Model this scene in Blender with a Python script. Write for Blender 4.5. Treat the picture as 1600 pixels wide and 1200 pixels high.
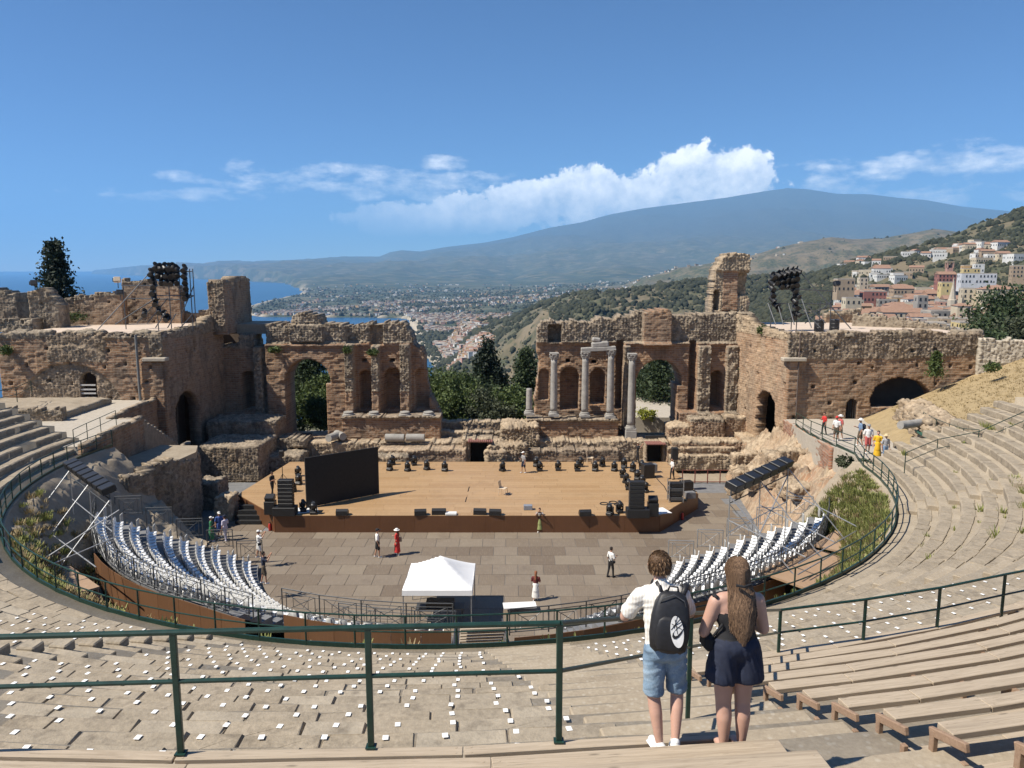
import bpy, bmesh, math, random
import numpy as np
from mathutils import Vector, Matrix

for _o in list(bpy.data.objects):
    bpy.data.objects.remove(_o)
scene = bpy.context.scene
col = scene.collection
R = math.radians
random.seed(11)
rng = np.random.default_rng(11)

ORD = ('first', 'second', 'third', 'fourth', 'fifth', 'sixth', 'seventh', 'eighth', 'ninth', 'tenth', 'eleventh', 'twelfth', 'thirteenth', 'fourteenth', 'fifteenth', 'sixteenth', 'seventeenth', 'eighteenth', 'nineteenth', 'twentieth')

# ---------------------------------------------------------------- camera
CAMZ, PITCH, FPX = 17.5, R(8.47), 1202.0
cam_d = bpy.data.cameras.new('camera')
cam = bpy.data.objects.new('camera', cam_d)
col.objects.link(cam)
cam.location = (0, 0, CAMZ)
cam.rotation_euler = (R(90) - PITCH, 0, 0)
cam_d.sensor_width = 36.0
cam_d.lens = 36.0 * FPX / 1600.0
cam_d.clip_start = 0.1
cam_d.clip_end = 200000
scene.camera = cam

# ---------------------------------------------------------------- sun and sky
SUN_EL, SUN_H = R(52), (-0.945, -0.33)          # towards the sun, on the ground plan
_h = math.hypot(*SUN_H)
SUN_DIR = Vector((SUN_H[0] / _h * math.cos(SUN_EL), SUN_H[1] / _h * math.cos(SUN_EL), math.sin(SUN_EL)))
sun_d = bpy.data.lights.new('sun', 'SUN')
sun_d.energy = 5.0
sun_d.angle = R(0.53)
sun_d.color = (1.0, 0.925, 0.81)
sun = bpy.data.objects.new('sun', sun_d)
col.objects.link(sun)
sun.rotation_euler = SUN_DIR.to_track_quat('Z', 'Y').to_euler()

scene.render.engine = 'CYCLES'
cy = scene.cycles
cy.max_bounces = 6
cy.diffuse_bounces = 2
cy.glossy_bounces = 2
cy.transmission_bounces = 3
cy.transparent_max_bounces = 8
cy.volume_bounces = 1
cy.caustics_reflective = False
cy.caustics_refractive = False
cy.use_denoising = True
cy.sample_clamp_indirect = 4.0
vs = scene.view_settings
vs.view_transform = 'Standard'
vs.look = 'None'
vs.gamma = 1.0
vs.exposure = 0.57
vs.use_curve_mapping = False

world = bpy.data.worlds.new('World')
scene.world = world
world.use_nodes = True


def build_world():
    nt = world.node_tree
    N, L = nt.nodes, nt.links
    N.clear()

    def mth(op, a, b=None, c=None, clamp=False):
        n = N.new('ShaderNodeMath')
        n.operation = op
        n.use_clamp = clamp
        for i, v in enumerate((a, b, c)):
            if v is None:
                continue
            if isinstance(v, (int, float)):
                n.inputs[i].default_value = v
            else:
                L.new(v, n.inputs[i])
        return n.outputs[0]

    def noise(vec, scale, detail, rough, off=(0, 0, 0), sc=(1, 1, 1)):
        m = N.new('ShaderNodeMapping')
        m.inputs['Location'].default_value = off
        m.inputs['Scale'].default_value = sc
        L.new(vec, m.inputs['Vector'])
        n = N.new('ShaderNodeTexNoise')
        n.inputs['Scale'].default_value = scale
        n.inputs['Detail'].default_value = detail
        n.inputs['Roughness'].default_value = rough
        L.new(m.outputs[0], n.inputs['Vector'])
        return n.outputs['Fac']

    out = N.new('ShaderNodeOutputWorld')
    sky = N.new('ShaderNodeTexSky')
    sky.sky_type = 'NISHITA'
    sky.sun_disc = False
    sky.sun_elevation = SUN_EL
    sky.sun_rotation = math.atan2(SUN_H[0], SUN_H[1])
    sky.altitude = 4500
    sky.air_density = 1.25
    sky.dust_density = 0.7
    sky.ozone_density = 10.0
    bg = N.new('ShaderNodeBackground')
    bg.inputs['Strength'].default_value = 0.08
    L.new(sky.outputs[0], bg.inputs['Color'])
    # clouds: heaps of cumulus low over the mountain, thin streaks elsewhere
    tc = N.new('ShaderNodeTexCoord')
    sep = N.new('ShaderNodeSeparateXYZ')
    L.new(tc.outputs['Generated'], sep.inputs[0])
    az = mth('ARCTAN2', sep.outputs[0], sep.outputs[1])
    el = mth('ARCSINE', sep.outputs[2])
    cmb = N.new('ShaderNodeCombineXYZ')
    L.new(az, cmb.inputs[0])
    L.new(el, cmb.inputs[1])
    vec = cmb.outputs[0]

    def bump(x, c, w):      # 1 at c, 0 beyond c +- w
        d = mth('DIVIDE', mth('SUBTRACT', x, c), w)
        return mth('SUBTRACT', 1.0, mth('MULTIPLY', d, d))

    def heap(a, e, wa, we):
        da = mth('DIVIDE', mth('SUBTRACT', az, a), wa)
        de = mth('DIVIDE', mth('SUBTRACT', el, e), we)
        return mth('SUBTRACT', 1.0, mth('ADD', mth('MULTIPLY', da, da), mth('MULTIPLY', de, de)))

    def pxa(px, py):
        u, v = (px - 800) / FPX, (600 - py) / FPX
        x, y, z = u, math.cos(PITCH) + v * math.sin(PITCH), -math.sin(PITCH) + v * math.cos(PITCH)
        return math.atan2(x, y), math.atan2(z, math.hypot(x, y))

    def H(px, py, wx, wy):
        a, e = pxa(px, py)
        return heap(a, e, wx / FPX, wy / FPX)

    def vmax(lst):
        r = lst[0]
        for q in lst[1:]:
            r = mth('MAXIMUM', r, q)
        return r

    def cumulus(vec2):
        n1 = noise(vec2, 22, 9, 0.60, (3.1, 1.7, 0))
        n2 = noise(vec2, 62, 7, 0.62, (7.3, 2.2, 0))
        return mth('ADD', mth('MULTIPLY', mth('SUBTRACT', n1, 0.5), 3.0), mth('MULTIPLY', mth('SUBTRACT', n2, 0.5), 1.1))

    body = vmax([H(1165, 292, 62, 58), H(1085, 292, 85, 58), H(1010, 312, 95, 44), H(915, 305, 72, 46),
                 H(840, 322, 110, 38), H(740, 335, 120, 34), H(630, 340, 90, 30)])
    dens = mth('ADD', body, mth('MULTIPLY', cumulus(vec), 1.1))
    # soft flat base, crisp tops
    m_cu = mth('MULTIPLY', dens, 3.6, clamp=True)
    # light from the upper left inside the heap: density difference towards the sun
    mp = N.new('ShaderNodeMapping')
    mp.inputs['Location'].default_value = (-0.012, 0.016, 0)
    L.new(vec, mp.inputs['Vector'])
    relief = mth('SUBTRACT', cumulus(vec), cumulus(mp.outputs[0]))
    lit = mth('ADD', 0.60, mth('MULTIPLY', relief, 0.62), clamp=True)
    hgt = mth('DIVIDE', mth('SUBTRACT', el, pxa(1000, 350)[1]), 0.085, clamp=True)
    lit = mth('MULTIPLY', lit, mth('ADD', 0.70, mth('MULTIPLY', hgt, 0.5)))
    fade = mth('DIVIDE', mth('SUBTRACT', el, pxa(900, 372)[1]), 0.03, clamp=True)
    side = mth('DIVIDE', mth('SUBTRACT', az, pxa(540, 330)[0]), 0.16, clamp=True)
    m_cu = mth('MULTIPLY', mth('MULTIPLY', m_cu, fade), mth('ADD', 0.35, mth('MULTIPLY', side, 0.65)))
    # thin streaks, stretched sideways
    body2 = vmax([H(520, 278, 170, 26), H(690, 254, 50, 13), H(640, 292, 160, 26), H(285, 277, 50, 9), H(265, 303, 130, 11),
                  H(1450, 276, 190, 46), H(1385, 262, 70, 24), H(1290, 287, 60, 16), H(1560, 285, 90, 30), H(1440, 240, 16, 9),
                  H(1405, 245, 20, 8), H(1290, 262, 16, 8)])
    n3 = noise(vec, 16, 8, 0.6, (1.3, 5.1, 0), (1.0, 2.6, 1))
    dens2 = mth('ADD', body2, mth('MULTIPLY', mth('SUBTRACT', n3, 0.55), 6.5))
    m_st = mth('MULTIPLY', mth('MULTIPLY', dens2, 0.62, clamp=True), 0.8)
    mask = mth('MAXIMUM', m_cu, m_st)
    ramp = N.new('ShaderNodeMix')
    ramp.data_type = 'RGBA'
    ramp.inputs[6].default_value = (0.34, 0.43, 0.57, 1)
    ramp.inputs[7].default_value = (1.0, 0.985, 0.96, 1)
    L.new(lit, ramp.inputs[0])
    bgc = N.new('ShaderNodeBackground')
    bgc.inputs['Strength'].default_value = 1.12
    L.new(ramp.outputs[2], bgc.inputs['Color'])
    mix = N.new('ShaderNodeMixShader')
    L.new(mask, mix.inputs[0])
    L.new(bg.outputs[0], mix.inputs[1])
    L.new(bgc.outputs[0], mix.inputs[2])
    L.new(mix.outputs[0], out.inputs['Surface'])


build_world()


# ---------------------------------------------------------------- geometry helpers
def ray(px, py):
    u, v = (px - 800) / FPX, (600 - py) / FPX
    return Vector((u, math.cos(PITCH) + v * math.sin(PITCH), -math.sin(PITCH) + v * math.cos(PITCH)))


def PZ(px, py, z=0.0):
    """point of the level z seen at a photo pixel"""
    d = ray(px, py)
    t = (z - CAMZ) / d.z
    return Vector((d.x * t, d.y * t, z))


def PY(px, py, y):
    """point of the upright plane y seen at a photo pixel"""
    d = ray(px, py)
    t = y / d.y
    return Vector((d.x * t, y, CAMZ + d.z * t))


def XZ(px, py, y):
    p = PY(px, py, y)
    return p.x, p.z


def _hash(ix, iy, seed):
    h = (ix.astype(np.int64) * 374761393 + iy.astype(np.int64) * 668265263 + seed * 974634777) & 0xffffffff
    h = ((h ^ (h >> 13)) * 1274126177) & 0xffffffff
    h = (h ^ (h >> 16)) & 0xffffffff
    return h / 4294967295.0


def vnoise(x, y, seed=0):
    x = np.asarray(x, float); y = np.asarray(y, float)
    ix, iy = np.floor(x), np.floor(y)
    fx, fy = x - ix, y - iy
    fx = fx * fx * (3 - 2 * fx); fy = fy * fy * (3 - 2 * fy)
    a = _hash(ix, iy, seed); b = _hash(ix + 1, iy, seed)
    c = _hash(ix, iy + 1, seed); d = _hash(ix + 1, iy + 1, seed)
    return (a + (b - a) * fx) * (1 - fy) + (c + (d - c) * fx) * fy


def fbm(x, y, octv=5, seed=0, gain=0.5):
    s = 0.0; amp = 1.0; tot = 0.0
    for o in range(octv):
        s = s + amp * vnoise(np.asarray(x) * 2 ** o, np.asarray(y) * 2 ** o, seed + o * 17)
        tot += amp; amp *= gain
    return s / tot


def ridged(x, y, octv=5, seed=0):
    s = 0.0; amp = 1.0; tot = 0.0
    for o in range(octv):
        n = 1 - np.abs(2 * vnoise(np.asarray(x) * 2 ** o, np.asarray(y) * 2 ** o, seed + o * 13) - 1)
        s = s + amp * n; tot += amp; amp *= 0.5
    return s / tot


def stones(x, y, seed=0):
    """rounded rubble: distance to the nearest of jittered points (height 0..1) and a tone for each stone"""
    x = np.asarray(x, float); y = np.asarray(y, float)
    ix, iy = np.floor(x), np.floor(y)
    best = np.full(x.shape, 9.0); second = np.full(x.shape, 9.0); tone = np.zeros(x.shape)
    for dx in (-1, 0, 1):
        for dy in (-1, 0, 1):
            jx, jy = ix + dx, iy + dy
            px = jx + 0.15 + 0.7 * _hash(jx, jy, seed); py = jy + 0.15 + 0.7 * _hash(jx, jy, seed + 5)
            d = np.hypot(x - px, y - py)
            t = _hash(jx, jy, seed + 9)
            nb = d < best
            second = np.where(nb, best, np.minimum(second, d))
            tone = np.where(nb, t, tone)
            best = np.where(nb, d, best)
    return np.clip((second - best) * 2.0, 0, 1), tone


class MB:
    """collects shapes and links them as ONE mesh object"""

    def __init__(self):
        self.v = []; self.f = []; self.m = []; self.cur = 0

    def add(self, verts, faces):
        n = len(self.v)
        self.v.extend([tuple(p) for p in verts])
        for f in faces:
            self.f.append(tuple(i + n for i in f)); self.m.append(self.cur)
        return self

    def box(self, c, s, rz=0.0, rx=0.0, ry=0.0, bev=0.0):
        """c centre, s full size"""
        hx, hy, hz = s[0] / 2, s[1] / 2, s[2] / 2
        M = Matrix.Translation(Vector(c)) @ Matrix.Rotation(rz, 4, 'Z') @ Matrix.Rotation(ry, 4, 'Y') @ Matrix.Rotation(rx, 4, 'X')
        if bev > 0:
            b = min(bev, hx * .9, hy * .9, hz * .9)
            vs_ = []
            for z in (-hz, -hz + b, hz - b, hz):
                i = b if abs(z) == hz else 0
                x, y = hx - i, hy - i
                vs_ += [(-x, -y + b * (not i), z), (-x + b * (not i), -y, z), (x - b * (not i), -y, z), (x, -y + b * (not i), z),
                        (x, y - b * (not i), z), (x - b * (not i), y, z), (-x + b * (not i), y, z), (-x, y - b * (not i), z)]
            fs = []
            for k in range(3):
                for i in range(8):
                    j = (i + 1) % 8
                    fs.append((k * 8 + i, k * 8 + j, k * 8 + 8 + j, k * 8 + 8 + i))
            fs.append(tuple(range(7, -1, -1))); fs.append(tuple(range(24, 32)))
            return self.add([M @ Vector(p) for p in vs_], fs)
        vs_ = [(-hx, -hy, -hz), (hx, -hy, -hz), (hx, hy, -hz), (-hx, hy, -hz), (-hx, -hy, hz), (hx, -hy, hz), (hx, hy, hz), (-hx, hy, hz)]
        return self.add([M @ Vector(p) for p in vs_], [(3, 2, 1, 0), (4, 5, 6, 7), (0, 1, 5, 4), (1, 2, 6, 5), (2, 3, 7, 6), (3, 0, 4, 7)])

    def b2(self, lo, hi):
        return self.box([(a + b) / 2 for a, b in zip(lo, hi)], [abs(b - a) for a, b in zip(lo, hi)])

    def tube(self, pts, r, n=6, closed=False, cap=True):
        """round bar along points; r number or list"""
        pts = [Vector(p) for p in pts]
        k = len(pts)
        rs = r if isinstance(r, (list, tuple)) else [r] * k
        base = len(self.v); prev = None
        for i, p in enumerate(pts):
            if closed:
                d = pts[(i + 1) % k] - pts[i - 1]
            else:
                d = pts[min(i + 1, k - 1)] - pts[max(i - 1, 0)]
            d = d.normalized() if d.length > 1e-9 else Vector((0, 0, 1))
            if prev is None:
                a = Vector((0, 0, 1)) if abs(d.z) < .9 else Vector((1, 0, 0))
                a = (a - d * a.dot(d)).normalized()
            else:
                a = prev - d * prev.dot(d)
                a = a.normalized() if a.length > 1e-6 else Vector((1, 0, 0))
            prev = a
            b = d.cross(a)
            for j in range(n):
                t = 2 * math.pi * j / n
                self.v.append(tuple(p + (a * math.cos(t) + b * math.sin(t)) * rs[i]))
        for i in range(k if closed else k - 1):
            for j in range(n):
                q = (j + 1) % n; i2 = (i + 1) % k
                self.f.append((base + i * n + j, base + i * n + q, base + i2 * n + q, base + i2 * n + j)); self.m.append(self.cur)
        if cap and not closed:
            self.f.append(tuple(base + j for j in range(n - 1, -1, -1))); self.m.append(self.cur)
            self.f.append(tuple(base + (k - 1) * n + j for j in range(n))); self.m.append(self.cur)
        return self

    def bar(self, a, b, r=.025, n=6):
        return self.tube([a, b], r, n)

    def lathe(self, c, prof, n=16, axis=None):
        """prof: (radius, height) pairs from the bottom; axis optional direction"""
        c = Vector(c)
        Q = Vector(axis).to_track_quat('Z', 'Y').to_matrix() if axis is not None else Matrix.Identity(3)
        base = len(self.v)
        for r_, z in prof:
            for j in range(n):
                t = 2 * math.pi * j / n
                self.v.append(tuple(c + Q @ Vector((r_ * math.cos(t), r_ * math.sin(t), z))))
        for i in range(len(prof) - 1):
            for j in range(n):
                q = (j + 1) % n
                self.f.append((base + i * n + j, base + i * n + q, base + (i + 1) * n + q, base + (i + 1) * n + j)); self.m.append(self.cur)
        self.f.append(tuple(base + j for j in range(n - 1, -1, -1))); self.m.append(self.cur)
        self.f.append(tuple(base + (len(prof) - 1) * n + j for j in range(n))); self.m.append(self.cur)
        return self

    def prism(self, poly, h0, h1):
        """poly in plan (x, y), from h0 to h1"""
        n = len(poly)
        vs_ = [(p[0], p[1], h0) for p in poly] + [(p[0], p[1], h1) for p in poly]
        area = sum(poly[i][0] * poly[(i + 1) % n][1] - poly[(i + 1) % n][0] * poly[i][1] for i in range(n))
        fs = [(i, (i + 1) % n, n + (i + 1) % n, n + i) for i in range(n)] + [tuple(range(n - 1, -1, -1)), tuple(range(n, 2 * n))]
        if area < 0:
            fs = [tuple(reversed(f)) for f in fs]
        return self.add(vs_, fs)

    def mesh(self, name, mats, smooth=False):
        me = bpy.data.meshes.new(name)
        me.from_pydata(self.v, [], self.f)
        for m in (mats if isinstance(mats, (list, tuple)) else [mats]):
            me.materials.append(m)
        if any(self.m):
            me.polygons.foreach_set('material_index', self.m)
        if smooth:
            me.polygons.foreach_set('use_smooth', [True] * len(me.polygons))
        me.update()
        return me

    def build(self, name, mats, parent=None, smooth=False, loc=None, rz=0.0):
        o = bpy.data.objects.new(name, self.mesh(name, mats, smooth))
        col.objects.link(o)
        if loc is not None:
            o.location = loc
        if rz:
            o.rotation_euler = (0, 0, rz)
        if parent is not None:
            o.parent = parent
        return o


def link(name, me, parent=None, loc=(0, 0, 0), rz=0.0, scale=None):
    o = bpy.data.objects.new(name, me)
    col.objects.link(o)
    o.location = loc
    o.rotation_euler = (0, 0, rz)
    if scale is not None:
        o.scale = scale if isinstance(scale, (tuple, list)) else (scale,) * 3
    if parent is not None:
        o.parent = parent
    return o


def empty(name, loc=(0, 0, 0), rz=0.0):
    o = bpy.data.objects.new(name, None)
    col.objects.link(o)
    o.location = loc
    o.rotation_euler = (0, 0, rz)
    return o


def tag(o, label=None, cat=None, group=None, kind=None):
    if label: o['label'] = label
    if cat: o['category'] = cat
    if group: o['group'] = group
    if kind: o['kind'] = kind
    return o


def copy_tree(o, parent=None):
    c = o.copy()
    col.objects.link(c)
    c.parent = parent
    for ch in list(o.children):
        copy_tree(ch, c)
    return c


def np_mesh(name, verts, faces, mats, smooth=False, attrs=None):
    """numpy mesh; faces (n,4) or (n,3); attrs: {name: per-vertex floats}"""
    verts = np.asarray(verts, np.float32); faces = np.asarray(faces, np.int32)
    me = bpy.data.meshes.new(name)
    k = faces.shape[1]
    me.vertices.add(len(verts)); me.vertices.foreach_set('co', verts.ravel())
    me.loops.add(faces.size); me.loops.foreach_set('vertex_index', faces.ravel())
    me.polygons.add(len(faces))
    me.polygons.foreach_set('loop_start', np.arange(0, faces.size, k, dtype=np.int32))
    me.polygons.foreach_set('loop_total', np.full(len(faces), k, np.int32))
    for m in (mats if isinstance(mats, (list, tuple)) else [mats]):
        me.materials.append(m)
    if smooth:
        me.polygons.foreach_set('use_smooth', np.ones(len(faces), bool))
    for nm, a in (attrs or {}).items():
        at = me.attributes.new(nm, 'FLOAT', 'POINT')
        at.data.foreach_set('value', np.asarray(a, np.float32).ravel())
    me.update(calc_edges=True)
    me.validate()
    return me


def np_obj(name, verts, faces, mats, parent=None, smooth=False, attrs=None):
    return link(name, np_mesh(name, verts, faces, mats, smooth, attrs), parent)


# ---------------------------------------------------------------- material helpers
class NT:
    def __init__(self, name):
        self.mat = bpy.data.materials.new(name)
        self.mat.use_nodes = True
        self.t = self.mat.node_tree
        self.N, self.L = self.t.nodes, self.t.links
        self.N.clear()
        self.out = self.N.new('ShaderNodeOutputMaterial')
        self.bsdf = self.N.new('ShaderNodeBsdfPrincipled')
        self.L.new(self.bsdf.outputs[0], self.out.inputs['Surface'])
        self.bsdf.inputs['Roughness'].default_value = .85
        self.tc = None

    def co(self, scale=(1, 1, 1), kind='Object', loc=(0, 0, 0)):
        if kind == 'World':
            g = self.N.new('ShaderNodeNewGeometry'); src = g.outputs['Position']
        else:
            if self.tc is None:
                self.tc = self.N.new('ShaderNodeTexCoord')
            src = self.tc.outputs[kind]
        m = self.N.new('ShaderNodeMapping')
        m.inputs['Scale'].default_value = scale
        m.inputs['Location'].default_value = loc
        self.L.new(src, m.inputs['Vector'])
        return m.outputs[0]

    def noise(self, vec, scale, detail=4, rough=.55, dist=0.0):
        n = self.N.new('ShaderNodeTexNoise')
        n.inputs['Scale'].default_value = scale
        n.inputs['Detail'].default_value = detail
        n.inputs['Roughness'].default_value = rough
        n.inputs['Distortion'].default_value = dist
        self.L.new(vec, n.inputs['Vector'])
        return n.outputs['Fac']

    def voro(self, vec, scale, out='Distance', feature='F1'):
        n = self.N.new('ShaderNodeTexVoronoi')
        n.feature = feature
        n.inputs['Scale'].default_value = scale
        self.L.new(vec, n.inputs['Vector'])
        return n.outputs[out]

    def attr(self, name, out='Fac'):
        n = self.N.new('ShaderNodeAttribute')
        n.attribute_name = name
        return n.outputs[out]

    def rand(self):
        n = self.N.new('ShaderNodeObjectInfo')
        return n.outputs['Random']

    def math(self, op, a, b=None, clamp=False):
        n = self.N.new('ShaderNodeMath')
        n.operation = op
        n.use_clamp = clamp
        for i, v in enumerate((a, b)):
            if v is None: continue
            if isinstance(v, (int, float)): n.inputs[i].default_value = v
            else: self.L.new(v, n.inputs[i])
        return n.outputs[0]

    def ramp(self, fac, stops, interp='LINEAR'):
        n = self.N.new('ShaderNodeValToRGB')
        n.color_ramp.interpolation = interp
        e = n.color_ramp.elements
        while len(e) < len(stops): e.new(0.5)
        for k, (p, c) in enumerate(stops):
            e[k].position = p
            e[k].color = (*c, 1) if len(c) == 3 else c
        self.L.new(fac, n.inputs[0])
        return n.outputs[0]

    def mix(self, fac, a, b, mode='MIX'):
        n = self.N.new('ShaderNodeMix')
        n.data_type = 'RGBA'
        n.blend_type = mode
        for i, v in ((0, fac), (6, a), (7, b)):
            if isinstance(v, (int, float)): n.inputs[i].default_value = v
            elif isinstance(v, (tuple, list)): n.inputs[i].default_value = (*v, 1) if len(v) == 3 else v
            else: self.L.new(v, n.inputs[i])
        return n.outputs[2]

    def bump(self, h, strength=.3, dist=.02):
        n = self.N.new('ShaderNodeBump')
        n.inputs['Strength'].default_value = strength
        n.inputs['Distance'].default_value = dist
        self.L.new(h, n.inputs['Height'])
        self.L.new(n.outputs[0], self.bsdf.inputs['Normal'])

    def color(self, c):
        if isinstance(c, (tuple, list)): self.bsdf.inputs['Base Color'].default_value = (*c, 1) if len(c) == 3 else c
        else: self.L.new(c, self.bsdf.inputs['Base Color'])
        return self

    def set(self, **k):
        for a, v in k.items():
            a = a.replace('_', ' ')
            if isinstance(v, (int, float)): self.bsdf.inputs[a].default_value = v
            else: self.L.new(v, self.bsdf.inputs[a])
        return self


def simple(name, c, rough=.6, metal=0.0, var=.12, scale=6.0):
    """one colour with a little grain and wear"""
    t = NT(name)
    n = t.noise(t.co(), scale, 5, .6)
    lo = tuple(max(0, x * (1 - var)) for x in c); hi = tuple(min(1, x * (1 + var)) for x in c)
    t.color(t.ramp(n, [(.3, lo), (.7, hi)]))
    t.set(Roughness=rough, Metallic=metal)
    return t.mat
# ---------------------------------------------------------------- the land from the theatre's hill to the volcano
SEA = -200.0


def m_land():
    t = NT('land')
    v = t.co(kind='World')
    big = t.noise(v, .0016, 6, .6)
    mid = t.noise(v, .011, 5, .62)
    fine = t.noise(v, .055, 4, .65)
    scrub = t.ramp(fine, [(.40, (.030, .040, .018)), (.52, (.065, .072, .034)), (.64, (.125, .112, .060))])
    dry = t.ramp(mid, [(.35, (.095, .08, .048)), (.6, (.165, .13, .08)), (.8, (.225, .18, .115))])
    bush = t.voro(v, .055, 'Distance')
    dry = t.mix(t.ramp(t.math('ADD', bush, t.math('MULTIPLY', t.math('SUBTRACT', mid, .5), 1.2)), [(.28, (.85, .85, .85)), (.42, (0, 0, 0))]), dry, (.045, .052, .026))
    f = t.ramp(t.math('ADD', t.math('MULTIPLY', mid, .55), t.math('MULTIPLY', big, .45)), [(.40, (0, 0, 0)), (.54, (1, 1, 1))])
    hill = t.mix(t.math('MULTIPLY', f, .9), scrub, dry)
    # the plain: groves and fields
    cell = t.voro(v, .006, 'Color')
    sepc = t.N.new('ShaderNodeSeparateColor'); t.L.new(cell, sepc.inputs[0])
    fld = t.ramp(t.math('ADD', t.math('MULTIPLY', sepc.outputs[0], .6), t.math('MULTIPLY', mid, .4)),
                 [(.25, (.028, .040, .020)), (.55, (.050, .062, .030)), (.75, (.11, .10, .058)), (.9, (.2, .17, .115))])
    c = t.mix(t.attr('plain'), hill, fld)
    lava = t.ramp(mid, [(.3, (.035, .038, .03)), (.7, (.075, .07, .055))])
    c = t.mix(t.attr('high'), c, lava)
    c = t.mix(t.attr('sand'), c, (.42, .36, .27))
    t.color(c).set(Roughness=.95)
    return t.mat


def m_sea():
    t = NT('sea_water')
    v = t.co(kind='World')
    n = t.noise(v, .0008, 3, .5)
    t.color(t.ramp(n, [(.3, (.010, .060, .135)), (.7, (.014, .080, .165))]))
    w = t.noise(v, .08, 4, .6)
    t.bump(w, .25, 1.0)
    t.set(Roughness=.32)
    return t.mat


def interp(tab, x):
    return np.interp(x, [a for a, b in tab], [b for a, b in tab])


def elev(py):      # tangent of the elevation angle at a photo row near the middle column
    return np.tan(np.arctan((600 - np.asarray(py, float)) / FPX) - PITCH)


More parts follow.
